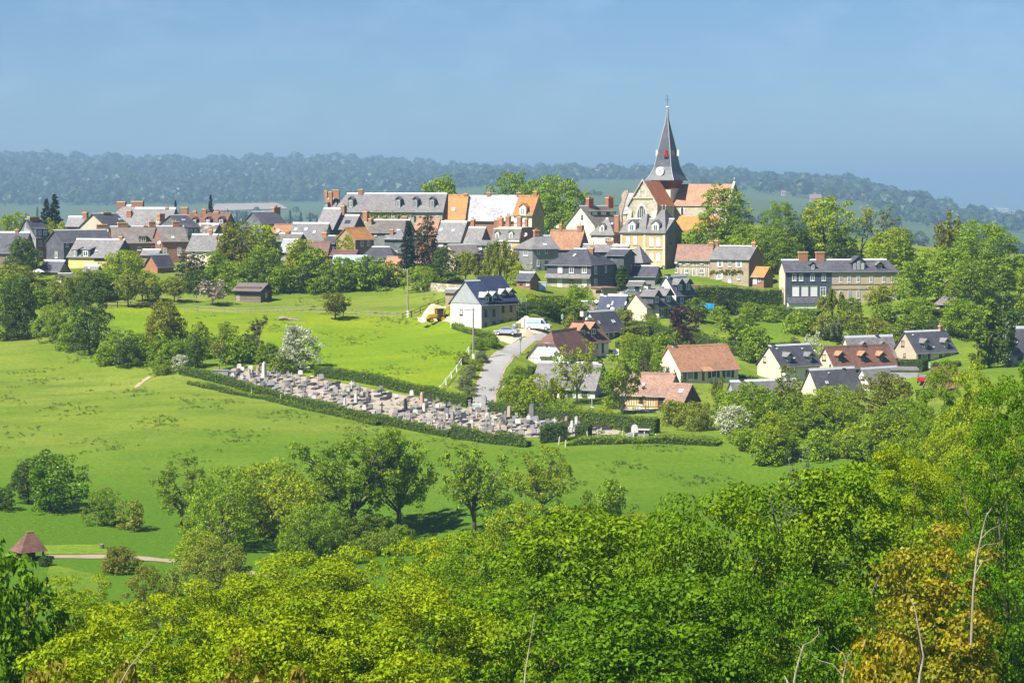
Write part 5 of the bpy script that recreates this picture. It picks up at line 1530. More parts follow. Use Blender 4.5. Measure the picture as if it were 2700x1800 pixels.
LM = {
    'green': leafmat('leaf_green', (0.181, 0.298, 0.006), (0.288, 0.390, 0.006)),
    'mid': leafmat('leaf_mid_green', (0.154, 0.247, 0.007), (0.233, 0.317, 0.008)),
    'dark': leafmat('leaf_dark_green', (0.069, 0.122, 0.014), (0.105, 0.171, 0.015)),
    'bright': leafmat('leaf_bright_green', (0.243, 0.343, 0.004), (0.340, 0.413, 0.004)),
    'lime': leafmat('leaf_lime_green', (0.308, 0.378, 0.005), (0.405, 0.427, 0.005)),
    'maple': leafmat('leaf_maple_green', (.13, .26, .004), (.26, .36, .008), var=.4, spec=.12, rough=.5),
    'fgbright': leafmat('leaf_foreground_bright', (.215, .335, .002), (.37, .43, .004), var=.4, spec=.12, rough=.5),
    'fgdark': leafmat('leaf_foreground_dark', (.08, .20, .004), (.16, .28, .006), var=.4, spec=.12, rough=.5),
    'olive': leafmat('leaf_olive', (0.187, 0.207, 0.012), (0.252, 0.254, 0.016)),
    'grey': leafmat('leaf_grey_green', (0.203, 0.254, 0.022), (0.292, 0.323, 0.028)),
    'pale': leafmat('leaf_pale_green', (.17, .22, .09), (.23, .27, .11)),
    'conifer': leafmat('needle_dark', (.014, .036, .018), (.024, .052, .022), trans=.12, tcol=(1, 1, .7)),
    'conifer_brown': leafmat('needle_brown_green', (.042, .050, .022), (.07, .072, .032), trans=.15, tcol=(1, 1, .7)),
    'purple': leafmat('leaf_purple', (.045, .016, .026), (.075, .025, .035), tcol=(1.3, .6, .7)),
    'gold': leafmat('leaf_golden', (.22, .25, .006), (.44, .33, .010), var=.4, tcol=(1.2, 1.0, .4)),
    'rust': leafmat('leaf_rust_tip', (.20, .24, .010), (.36, .24, .04), tcol=(1.2, .9, .5)),
    'blossom': leafmat('hawthorn_blossom', (.30, .36, .17), (.72, .72, .58), trans=.2, tcol=(1, 1, .8)),
    'pinkgrey': leafmat('leaf_pink_grey_bud', (.34, .29, .22), (.46, .38, .32), trans=.2, tcol=(1, .95, .8)),
    'brownbush': leafmat('leaf_brown_twig', (.12, .10, .05), (.17, .14, .08)),
    'hedge': leafmat('leaf_hedge', (0.147, 0.238, 0.005), (0.224, 0.316, 0.006)),
    'hedge_lime': leafmat('leaf_hedge_lime', (0.212, 0.275, 0.005), (0.292, 0.330, 0.005)),
    'fargreen': leafmat('leaf_far', (.05, .09, .03), (.07, .12, .04)),
}
TN = {}
def tree(name, label, px, D, ytop, wpx, kind='broad', lod='M', mat='green', base=None, group=None, seed=None, bark='bark', cat=None, sink=0):
    """a tree on the ground; px column, D distance (or base: picture row where it meets the ground), top row, crown width in picture units"""
    p = gp(px, base) if base is not None else gd(px, D)
    D = p.y
    h = zat(ytop, D) - p.z
    w = wpx * D / FPX
    if h < .4:
        h = .6
    want = max(.16, .00085 * D) / w                      # leaf size asked for, as a share of the crown width
    lod = min('NFMS', key=lambda q: abs(math.log({'X': .0125, 'N': .0185, 'F': .029, 'M': .044, 'S': .08}[q] / want)))
    TN[kind] = TN.get(kind, 0) + 1
    sd = (seed if seed is not None else TN[kind]) % {'X': 1, 'N': 2, 'F': 2, 'M': 2, 'S': 2}[lod]
    if kind in ('bare', 'willow', 'spruce', 'column'):
        sd = sd % 2
    av = {'column': (3.2,), 'spruce': (1.7, 2.6), 'open': (1.0, 1.6)}.get(kind, (.6, 1.0, 1.6) if lod in 'MS' else (.8, 1.4, 2.2))
    asp = min(av, key=lambda q: abs(math.log(q / max(.2, h / w))))
    cm, tm = tree_mesh(kind, lod, sd, asp)
    rz = (px * 1.7 + ytop * .9) % 6.283
    cat = cat or {'hedge_bush': 'bush', 'bush': 'bush', 'shrub': 'bush'}.get(name, 'bush' if name.endswith('bush') or name.endswith('shrub') else 'tree')
    t = thing(name, label, cat, (p.x, p.y, p.z - sink), rz, group)
    tr = link('trunk', tm, mm(bark), t); tr.scale = (w, w, h / asp)
    cr = link('crown', cm, LM[mat], t); cr.scale = (w, w, h / asp)
    return t
def TT(rows):
    for r in rows:
        k = r[-1] if isinstance(r[-1], dict) else {}
        a = r[:-1] if k else r
        tree(*a, **k)
Bz = lambda b, **k: dict(base=b, **k)
# --- skyline and village trees
TT([
 ('lime_tree', 'dome of green tree rising behind the long manor roof', 1168, 628, 470, 140, 'dome', 'M', 'green'),
 ('lime_tree', 'left of the two big trees behind the manor row end', 1350, 625, 456, 140, 'broad', 'M', 'green'),
 ('lime_tree', 'right of the two big trees behind the manor row end', 1478, 618, 468, 140, 'broad', 'M', 'green', dict(seed=1)),
 ('lime_tree', 'middle green tree between the two big ones behind the manor row', 1415, 640, 470, 120, 'broad', 'M', 'green', dict(seed=2)),
 ('garden_tree', 'small green tree beside the cream gabled house', 1512, 580, 560, 60, 'broad', 'M', 'green'),
 ('cedar_tree', 'left of the twin dark conifers on the left skyline', 126, 600, 526, 52, 'spruce', 'M', 'conifer'),
 ('cedar_tree', 'taller right one of the twin dark conifers on the left skyline', 148, 602, 514, 58, 'spruce', 'M', 'conifer', dict(seed=1)),
 ('conifer_tree', 'tiny conifer between chimneys on the left skyline', 466, 600, 530, 24, 'spruce', 'M', 'conifer_brown'),
 ('conifer_tree', 'small pointed conifer above the pinkish-brown roof', 558, 600, 516, 30, 'spruce', 'M', 'conifer'),
 ('garden_tree', 'bright green tree at the left edge behind dark roofs', 40, 585, 563, 100, 'broad', 'M', 'bright'),
 ('garden_tree', 'pale green small tree beside the twin dark conifers', 140, 575, 576, 36, 'tall', 'M', 'lime'),
 ('garden_tree', 'light green rounded bush tree right of the twin conifers', 168, 570, 588, 46, 'dome', 'M', 'lime'),
 ('garden_tree', 'dark round tree in front of the slate-hung gable at left', 62, 505, 628, 96, 'dome', 'M', 'dark'),
 ('garden_tree', 'bright leafy fig-like tree in front of the brick row', 335, 508, 661, 122, 'dome', 'M', 'bright'),
 ('garden_tree', 'large conifer-like brown-green tree before the village, left of centre', 615, 512, 588, 130, 'tall', 'M', 'olive'),
 ('garden_tree', 'bright green tree behind the brown-green conifer', 690, 520, 594, 90, 'broad', 'M', 'bright'),
 ('garden_tree', 'dark purple-brown upright shrub tree beside bright green tree', 728, 522, 632, 44, 'tall', 'M', 'conifer_brown'),
 ('garden_tree', 'brown-green cypress clump left of the tall green trees', 510, 503, 668, 80, 'tall', 'M', 'conifer_brown'),
 ('garden_tree', 'mid green tree right of the brown cypress clump', 570, 500, 660, 70, 'broad', 'M', 'green'),
 ('garden_tree', 'broad green tree behind the wooden shed', 620, 500, 690, 130, 'broad', 'M', 'green'),
 ('garden_tree', 'tree with dark shaded foot right behind the wooden shed', 690, 498, 655, 110, 'broad', 'M', 'mid'),
 ('garden_tree', 'dark leafy tree standing right of the wooden shed', 757, 493, 700, 76, 'dome', 'M', 'mid', dict(base=768)),
 ('garden_tree', 'light green tree before the pale garden roof', 785, 505, 632, 80, 'broad', 'M', 'lime'),
 ('garden_tree', 'large green garden tree left of the sky-blue roof', 830, 500, 655, 90, 'broad', 'M', 'green'),
 ('garden_tree', 'wide green bush tree below the sky-blue roof', 905, 498, 680, 120, 'dome', 'M', 'green'),
 ('garden_tree', 'leafy green tree between blue roof and tall conifer', 960, 497, 676, 90, 'dome', 'M', 'green'),
 ('garden_tree', 'soft green bush tree beside the tall dark conifer', 1020, 500, 690, 80, 'dome', 'M', 'grey'),
 ('spruce_tree', 'tall dark spruce in the village centre', 1076, 503, 584, 56, 'spruce', 'M', 'conifer'),
 ('pine_tree', 'broad brown-green pine right of the tall dark spruce', 1124, 508, 572, 76, 'tall', 'M', 'conifer_brown'),
 ('garden_tree', 'dark blue-green conifer mass under the pine', 1165, 498, 655, 100, 'dome', 'M', 'dark'),
 ('garden_bush', 'low green bush in front of spruce and pine', 1115, 492, 702, 100, 'dome', 'M', 'green'),
 ('garden_tree', 'grey-green tree beside the grey-brown barn', 1228, 497, 665, 66, 'orchard', 'M', 'grey'),
 ('garden_tree', 'small plum-coloured tree beside the mansard house', 1262, 508, 660, 36, 'dome', 'M', 'purple'),
 ('birch_tree', 'large soft grey-green weeping birch behind the building site', 1318, 490, 637, 100, 'willow', 'M', 'grey'),
 ('garden_bush', 'lime green bush right of the weeping birch', 1365, 486, 690, 44, 'dome', 'S', 'lime'),
 ('garden_bush', 'pale pink-white flowering bush below the grey rendered house', 1392, 488, 694, 36, 'dome', 'S', 'blossom'),
 ('chestnut_tree', 'huge dense round tree in front of the church choir', 1904, 545, 490, 142, 'dome', 'M', 'green'),
 ('garden_tree', 'green tree at the foot of the church beside the mansion', 1835, 535, 590, 80, 'dome', 'M', 'green', dict(seed=2)),
 ('garden_tree', 'broad green tree mass right of the huge church tree', 1965, 540, 595, 120, 'broad', 'M', 'green'),
 ('garden_tree', 'tall irregular green tree right of the church', 2055, 545, 532, 110, 'broad', 'M', 'green'),
 ('garden_tree', 'dark green tree behind the tall irregular one', 2110, 540, 600, 80, 'broad', 'M', 'dark'),
 ('garden_tree', 'full green tree just behind the pale brick house', 2040, 528, 600, 110, 'broad', 'M', 'mid'),
 ('garden_tree', 'yellow-green layered tree on the right skyline', 2170, 545, 523, 150, 'broad', 'F', 'bright'),
 ('garden_tree', 'dark green tree under the yellow-green layered tree', 2205, 535, 600, 90, 'broad', 'M', 'dark'),
 ('ash_tree', 'sparse yellowish tree with bare dark limbs on the right skyline', 2272, 545, 540, 110, 'bare', 'M', 'lime'),
 ('ash_tree', 'second sparse tree with pale trunk beside the bare-limbed one', 2310, 540, 545, 90, 'bare', 'M', 'pale'),
 ('garden_tree', 'bright yellow-green tree behind the right end of the block', 2330, 525, 605, 110, 'dome', 'M', 'bright'),
 ('garden_tree', 'vivid green tree right of the long three-storey block', 2375, 530, 600, 90, 'broad', 'M', 'bright'),
 ('ash_tree', 'thin see-through tree at the right above the woods', 2495, 520, 560, 90, 'open', 'M', 'olive'),
 ('wood_tree', 'largest dense tree at the right of the photo', 2600, 480, 588, 200, 'broad', 'F', 'green'),
 ('wood_tree', 'dense tree left of the largest right-hand tree', 2470, 478, 655, 150, 'broad', 'F', 'green'),
 ('wood_tree', 'dark tree over the little cream house at right', 2560, 470, 690, 130, 'broad', 'M', 'mid'),
 ('wood_tree', 'green tree at the right end of the long block', 2405, 478, 690, 90, 'broad', 'M', 'green'),
 ('cypress_tree', 'slim column of golden-green cypress at the right edge', 2688, 470, 728, 30, 'column', 'M', 'bright'),
 ('wood_tree', 'dark tree filling the right edge above the bungalow', 2690, 500, 680, 110, 'broad', 'M', 'green'),
])
# --- the slope between village and estate
TT([
 ('garden_tree', 'grey-green willow bush in front of the long block', 2195, 468, 765, 80, 'willow', 'M', 'grey'),
 ('garden_tree', 'dark green tree below the block beside the willow bush', 2250, 466, 785, 60, 'dome', 'M', 'mid'),
 ('garden_tree', 'light green airy tree before the tan half of the block', 2325, 470, 752, 100, 'open', 'M', 'lime'),
 ('garden_tree', 'green tree under the airy light green one', 2330, 462, 800, 90, 'dome', 'M', 'mid'),
 ('garden_tree', 'tree between the block and the little cream house', 2420, 466, 785, 110, 'broad', 'M', 'green'),
 ('garden_tree', 'green tree behind the far-right dormer house', 2400, 456, 830, 90, 'dome', 'M', 'mid'),
 ('garden_tree', 'broad tree right of the dormer house chimney', 2530, 455, 790, 120, 'broad', 'M', 'green'),
 ('willow_tree', 'pale weeping willow below the block', 2200, 448, 842, 58, 'willow', 'M', 'pale'),
 ('garden_tree', 'mid green bush tree behind the pale weeping willow', 2150, 455, 850, 90, 'dome', 'M', 'mid'),
 ('garden_tree', 'green bush tree right of the pale weeping willow', 2260, 448, 850, 60, 'dome', 'M', 'mid'),
 ('garden_tree', 'green tree above the grey hooded-dormer roof', 2310, 452, 838, 80, 'dome', 'M', 'olive'),
 ('lilac_bush', 'white flowering bush behind the blue-black roofed house', 2138, 430, 877, 60, 'dome', 'S', 'blossom'),
 ('garden_bush', 'brown-red small bush beside the white flowering bush', 2095, 436, 890, 40, 'dome', 'S', 'brownbush'),
 ('garden_tree', 'loose green tree on the lawn above the tan roof', 1935, 440, 830, 90, 'open', 'M', 'mid', dict(base=905)),
 ('garden_tree', 'green tree right of the loose one above the tan roof', 1990, 432, 860, 80, 'broad', 'M', 'green'),
 ('garden_tree', 'bright green bush tree left of the blue-black roofed house', 1975, 415, 905, 56, 'broad', 'M', 'green', dict(base=955)),
 ('garden_bush', 'small green bush beside the tan-roofed bungalow ridge', 1905, 415, 900, 50, 'dome', 'S', 'green'),
 ('beech_tree', 'purple-leaved tree beside the cream gabled house', 1790, 437, 808, 90, 'dome', 'F', 'purple', dict(base=882)),
 ('garden_bush', 'dark evergreen bush beside the purple tree', 1840, 446, 785, 60, 'dome', 'M', 'mid', dict(base=848)),
 ('garden_bush', 'low dark purple bush under the purple tree', 1800, 425, 855, 70, 'dome', 'S', 'purple'),
 ('garden_tree', 'round clipped green tree in front of the small grey shed', 1718, 436, 829, 48, 'dome', 'M', 'green', dict(base=866)),
 ('garden_tree', 'spring-green tree between dark roof and cream annex', 1648, 440, 812, 54, 'orchard', 'M', 'grey', dict(base=860)),
 ('garden_bush', 'big rounded green bush on the hedge slope above lawn', 1755, 412, 875, 90, 'dome', 'M', 'mid'),
 ('garden_bush', 'dark bush beside the big rounded bush', 1690, 412, 890, 50, 'dome', 'M', 'mid'),
 ('garden_bush', 'small green shrub right of the lawn by tan bungalow', 1732, 402, 930, 44, 'dome', 'S', 'green'),
 ('garden_bush', 'brown-tinged shrub between the two estate trees', 1700, 385, 945, 50, 'dome', 'M', 'brownbush'),
 ('garden_bush', 'olive bush left of the blue covered boat', 1902, 470, 772, 56, 'dome', 'M', 'conifer_brown'),
 ('garden_bush', 'spiky green bush behind the street lamp', 1503, 432, 832, 46, 'dome', 'S', 'grey'),
 ('garden_bush', 'dark hedge-like bush mass above the white van', 1420, 444, 790, 130, 'dome', 'M', 'dark'),
 ('garden_bush', 'green bush mass below the clipped garden hedge', 1475, 446, 785, 110, 'dome', 'M', 'mid'),
 ('garden_bush', 'tall garden bush left of the brick flat-roofed garage', 1518, 470, 752, 50, 'dome', 'M', 'green'),
 ('garden_bush', 'rose-dotted shrub beside the flat-roofed brick garage', 1540, 472, 750, 34, 'dome', 'S', 'green'),
 ('garden_bush', 'flower border bush left of the clipped garden hedge', 1408, 462, 772, 60, 'dome', 'S', 'lime'),
 ('garden_bush', 'ivy column climbing the black house corner', 1640, 491, 700, 36, 'column', 'M', 'dark'),
 ('ash_tree', 'light green young tree in front of the grey-roofed white house', 1522, 368, 905, 116, 'open', 'F', 'bright', dict(base=1066, bark='bark_pale', seed=0)),
 ('ash_tree', 'full green twin-trunked tree left of the orange timbered cottage', 1640, 358, 935, 130, 'open', 'F', 'green', dict(base=1094, bark='bark_pale', seed=1)),
 ('garden_tree', 'drooping lime bush against the grey-roofed white house', 1465, 376, 997, 58, 'willow', 'M', 'lime'),
 ('garden_bush', 'green shrub under the orange cottage trees', 1618, 362, 1045, 54, 'bush', 'S', 'mid', dict(base=1078)),
 ('garden_bush', 'ball-shaped hedge bush beside the bungalow window', 1803, 394, 985, 20, 'dome', 'S', 'dark'),
 ('palm', 'spiky palm-like plant in front of the tan bungalow', 1898, 390, 992, 44, 'willow', 'S', 'grey'),
])
for i, (px, D, yt, w, m) in enumerate([(1350, 380, 985, 60, 'green'), (1385, 372, 1000, 80, 'bright'), (1420, 374, 985, 60, 'lime'), (1345, 372, 1015, 60, 'bright'), (1432, 366, 1028, 80, 'bright'),
    (1490, 362, 1064, 80, 'mid'), (1400, 362, 1040, 90, 'mid'), (1545, 360, 1076, 70, 'green'), (1368, 392, 965, 50, 'mid'), (1395, 386, 972, 40, 'dark'), (1330, 388, 1000, 30, 'pale'), (1335, 372, 1050, 40, 'pale'), (1590, 358, 1075, 60, 'lime'), (1478, 370, 1052, 40, 'green')]):
    tree('garden_bush', ['leafy shrub filling the bank between the lane and the white house', 'shrub on the bank behind the upper cemetery hedge', ][i > 4], px, D, yt, w, 'bush', 'M', m, group='shrubs on the bank beside the lane')
for i, (px, D, yt, w, m) in enumerate([(1262, 408, 890, 40, 'mid'), (1290, 412, 888, 44, 'green'), (1268, 400, 925, 36, 'pale'), (1250, 394, 945, 36, 'grey'), (1240, 389, 962, 36, 'pale'), (1232, 384, 975, 34, 'pale'), (1225, 381, 992, 40, 'pale'),
    (1222, 399, 925, 34, 'grey'), (1303, 414, 885, 30, 'mid'), (1235, 377, 1015, 36, 'pale'), (1325, 378, 1030, 30, 'pale'), (1332, 384, 1012, 26, 'pale')]):
    tree('verge_bush', ['pale flowering cow-parsley bush on the lane verge', 'green bush on the field bank left of the lane'][m != 'pale'], px, D, yt, w, 'bush', 'S', m, group='bushes along the lane verge')
# --- orchard and the hedgerow down the left
TT([
 ('apple_tree', 'largest light green orchard tree near the rail fence', 338, 478, 718, 80, 'orchard', 'M', 'grey', dict(base=810)),
 ('apple_tree', 'middle light green orchard tree behind the rail fence', 402, 480, 735, 56, 'orchard', 'M', 'grey', dict(base=805)),
 ('apple_tree', 'right light green orchard tree with upright crown', 460, 484, 730, 62, 'orchard', 'M', 'grey', dict(base=798)),
 ('apple_tree', 'orchard tree behind the largest one', 375, 490, 715, 66, 'orchard', 'M', 'grey', dict(base=796)),
 ('apple_tree', 'half-hidden orchard tree left of the largest one', 292, 486, 735, 60, 'orchard', 'M', 'grey'),
 ('apple_tree', 'orchard tree at the left behind the tall dark hedgerow tree', 185, 486, 750, 60, 'orchard', 'M', 'grey', dict(base=805)),
 ('apple_tree', 'pale green orchard tree far left', 120, 492, 735, 80, 'dome', 'M', 'grey'),
 ('apple_tree', 'pale green bushy tree above the left hedgerow', 40, 488, 700, 130, 'dome', 'M', 'grey'),
 ('apple_tree', 'pale rounded tree behind the white garden house', 215, 490, 715, 60, 'dome', 'M', 'grey'),
 ('blossom_tree', 'nearly bare pinkish blossom tree left of the shed', 561, 478, 738, 80, 'open', 'M', 'pinkgrey', dict(base=805, bark='bark_pale', seed=1)),
 ('hawthorn_tree', 'lone dark round tree casting a shadow in the meadow', 884, 465, 772, 86, 'orchard', 'M', 'olive', dict(base=843, seed=1)),
 ('hedgerow_tree', 'dark rounded tree at the left edge of the hedgerow', 50, 435, 732, 130, 'broad', 'F', 'dark'),
 ('hedgerow_tree', 'tall dark pillar-shaped tree in the left hedgerow', 236, 415, 724, 118, 'tall', 'F', 'dark'),
 ('hedgerow_tree', 'bushy part of the hedgerow left of the tall dark tree', 145, 428, 800, 100, 'bush', 'M', 'mid'),
 ('hedgerow_bush', 'shaded foot of the hedgerow at far left', 20, 432, 830, 120, 'bush', 'M', 'dark'),
 ('hedgerow_bush', 'bush at the foot of the tall dark hedgerow tree', 190, 420, 850, 80, 'bush', 'M', 'mid'),
 ('hedgerow_bush', 'thicket right of the tall dark hedgerow tree', 310, 412, 870, 90, 'bush', 'M', 'mid'),
 ('hedgerow_bush', 'thicket below the brown-green hedgerow tree', 365, 408, 880, 80, 'bush', 'M', 'mid'),
 ('hedgerow_tree', 'brown-green dense tree in the middle of the hedgerow', 437, 410, 795, 116, 'broad', 'F', 'olive'),
 ('hedgerow_bush', 'bright shrub at the foot of the brown-green hedgerow tree', 440, 400, 905, 56, 'bush', 'M', 'green'),
 ('hedgerow_tree', 'dark green pointed tree right of the brown-green one', 530, 408, 850, 76, 'tall', 'M', 'mid'),
 ('elder_bush', 'white-flowered elder bush at the hedgerow end', 478, 397, 935, 50, 'bush', 'S', 'blossom'),
 ('hedgerow_bush', 'low bramble left of the white-flowered elder', 430, 395, 960, 60, 'bush', 'S', 'mid'),
 ('hedgerow_tree', 'small dark tree left of the leafless one by the cemetery', 595, 410, 850, 60, 'tall', 'M', 'mid'),
 ('hedgerow_bush', 'green thicket above the grey concrete vault', 640, 405, 890, 90, 'bush', 'M', 'mid'),
 ('hedgerow_bush', 'dark thicket beneath the leafless tree', 700, 402, 905, 100, 'bush', 'M', 'mid'),
 ('ash_tree', 'leafless grey twiggy tree above the cemetery thicket', 678, 408, 832, 70, 'bare', 'M', 'brownbush'),
 ('young_tree', 'thin-trunked sapling behind the concrete vault', 578, 402, 885, 50, 'open', 'M', 'grey', dict(base=975, bark='bark_pale')),
 ('hawthorn_tree', 'large white-blossomed hawthorn above the cemetery', 776, 398, 858, 112, 'dome', 'F', 'blossom'),
 ('hedgerow_bush', 'green undergrowth below the white-blossomed hawthorn', 745, 396, 930, 70, 'bush', 'M', 'mid'),
 ('hedge_bush', 'dark bush standing out of the upper cemetery hedge', 983, 388, 993, 50, 'bush', 'M', 'mid'),
 # --- right of the cemetery
 ('hawthorn_tree', 'white-flecked dark hawthorn at the right end of the cemetery', 1838, 345, 1060, 100, 'dome', 'F', 'grey'),
 ('hawthorn_tree', 'white-blossomed hawthorn right of the white-flecked one', 1930, 340, 1070, 100, 'dome', 'F', 'blossom'),
 ('garden_bush', 'pale shrub in front of the timbered cottage annex', 1775, 352, 1055, 80, 'bush', 'M', 'grey'),
 ('wood_tree', 'light green tree in front of the long low grey roof', 1985, 345, 1010, 130, 'broad', 'F', 'green'),
 ('wood_tree', 'green tree hiding the right end of the long low roof', 2060, 340, 1035, 140, 'broad', 'F', 'mid'),
 ('ash_tree', 'grey-twigged thin tree before the low cream gable', 2078, 352, 965, 70, 'open', 'M', 'grey', dict(bark='bark_pale')),
 ('wood_tree', 'dense bright tree below the low cream gabled house', 2195, 335, 1018, 170, 'broad', 'F', 'bright'),
 ('wood_tree', 'dark-hearted tree right of the white hawthorn', 2120, 333, 1080, 110, 'broad', 'F', 'mid'),
 ('wood_tree', 'tall brown-green tree below the flat-roofed garage', 2345, 345, 985, 150, 'broad', 'F', 'olive'),
 ('wood_tree', 'green tree below the brown-green tall one', 2390, 325, 1050, 130, 'broad', 'F', 'green'),
 ('wood_tree', 'low dark tree group at the field corner on the right', 2280, 315, 1140, 150, 'broad', 'F', 'mid'),
 ('wood_tree', 'green tree right of the low dark field-corner group', 2390, 305, 1145, 150, 'broad', 'F', 'mid'),
 ('wood_bush', 'bramble at the field edge under the white hawthorn', 1960, 330, 1128, 90, 'bush', 'M', 'mid'),
 ('wood_bush', 'bramble at the field edge right of the hawthorn', 2060, 322, 1135, 100, 'bush', 'M', 'mid'),
 ('poplar_tree', 'left one of the dark wind-blown poplars at right', 2612, 420, 790, 66, 'column', 'F', 'mid'),
 ('poplar_tree', 'right one of the dark wind-blown poplars at right', 2655, 418, 775, 52, 'column', 'F', 'dark'),
 ('poplar_tree', 'low dark poplar left of the wind-blown pair', 2580, 418, 850, 50, 'column', 'M', 'mid'),
 ('willow_bush', 'pale feathery willow bush at the field edge behind maples', 2110, 250, 1190, 140, 'open', 'F', 'pale'),
 ('wood_tree', 'tall airy light green tree at the right', 2480, 215, 968, 240, 'broad', 'F', 'green'),
 ('wood_tree', 'airy light green tree left of the tall one at right', 2400, 205, 1150, 190, 'broad', 'F', 'green'),
 ('wood_tree', 'light green crown behind the right-edge tree', 2570, 190, 980, 160, 'broad', 'F', 'bright'),
])
# --- valley floor
TT([
 ('chestnut_tree', 'dark chestnut with pale candles standing alone at left', 130, 300, 1192, 150, 'dome', 'F', 'fgdark', dict(base=1345)),
 ('chestnut_tree', 'smaller dark tree left behind the chestnut', 70, 305, 1212, 100, 'broad', 'F', 'dark'),
 ('wood_bush', 'dark bush at the far left edge beside the chestnut', 5, 300, 1285, 60, 'bush', 'M', 'dark'),
 ('wood_tree', 'low spreading bush tree right of the chestnut', 270, 292, 1290, 96, 'bush', 'F', 'mid', dict(base=1385)),
 ('wood_tree', 'small pointed bush right of the low spreading one', 352, 288, 1318, 70, 'bush', 'F', 'grey', dict(base=1398)),
 ('ash_tree', 'airy grey-green tree left of the bright dense ones', 475, 292, 1208, 140, 'open', 'F', 'mid'),
 ('maple_tree', 'big dense dark-fronted tree left of centre', 590, 280, 1240, 230, 'dome', 'F', 'green'),
 ('maple_tree', 'bright dense tree crown behind the dark-fronted one', 690, 290, 1222, 220, 'dome', 'F', 'bright'),
 ('maple_tree', 'bright green tree right of the dense left group', 790, 282, 1262, 150, 'broad', 'F', 'bright'),
 ('ash_tree', 'largest grey-green ash with dark limbs in mid field', 930, 288, 1135, 320, 'open', 'F', 'green', dict(seed=2)),
 ('ash_tree', 'right half crown of the largest ash group', 1052, 292, 1152, 200, 'open', 'F', 'green', dict(seed=1)),
 ('wood_bush', 'dark undergrowth at the foot of the largest ash', 960, 284, 1340, 170, 'bush', 'F', 'mid'),
 ('apple_tree', 'small old tree with dark trunk beside the path', 822, 268, 1335, 160, 'broad', 'F', 'green', dict(base=1486)),
 ('wood_tree', 'grey-green rounded tree above the path end', 570, 245, 1425, 200, 'dome', 'F', 'grey'),
 ('wood_tree', 'lime green bush tree behind the grey-green rounded one', 520, 262, 1400, 130, 'dome', 'F', 'bright'),
 ('ash_tree', 'slender dark-trunked ash right of the largest one', 1250, 290, 1180, 210, 'open', 'F', 'green', dict(base=1420, seed=0)),
 ('ash_tree', 'bright small ash with forked black limbs in mid field', 1428, 292, 1178, 160, 'open', 'F', 'bright', dict(seed=3)),
 ('wood_bush', 'dark green bush top right of the forked ash', 1612, 250, 1268, 100, 'dome', 'F', 'green'),
 ('wood_bush', 'small bush left of the dark green bush top', 1548, 250, 1298, 70, 'dome', 'F', 'mid'),
 ('topiary_bush', 'round clipped bush on the lawn beside the path', 306, 262, 1442, 100, 'dome', 'F', 'olive', dict(base=1508)),
 ('wood_bush', 'dark clipped bush beside the red-roofed kiosk', 122, 262, 1462, 40, 'dome', 'S', 'dark', dict(base=1492)),
 ('wood_tree', 'olive-grey shrub with loose leaves below the lawn', 378, 215, 1492, 110, 'tall', 'F', 'olive'),
 ('wood_bush', 'faint grey-green shrub right of the olive-grey one', 450, 222, 1500, 90, 'bush', 'F', 'grey'),
])
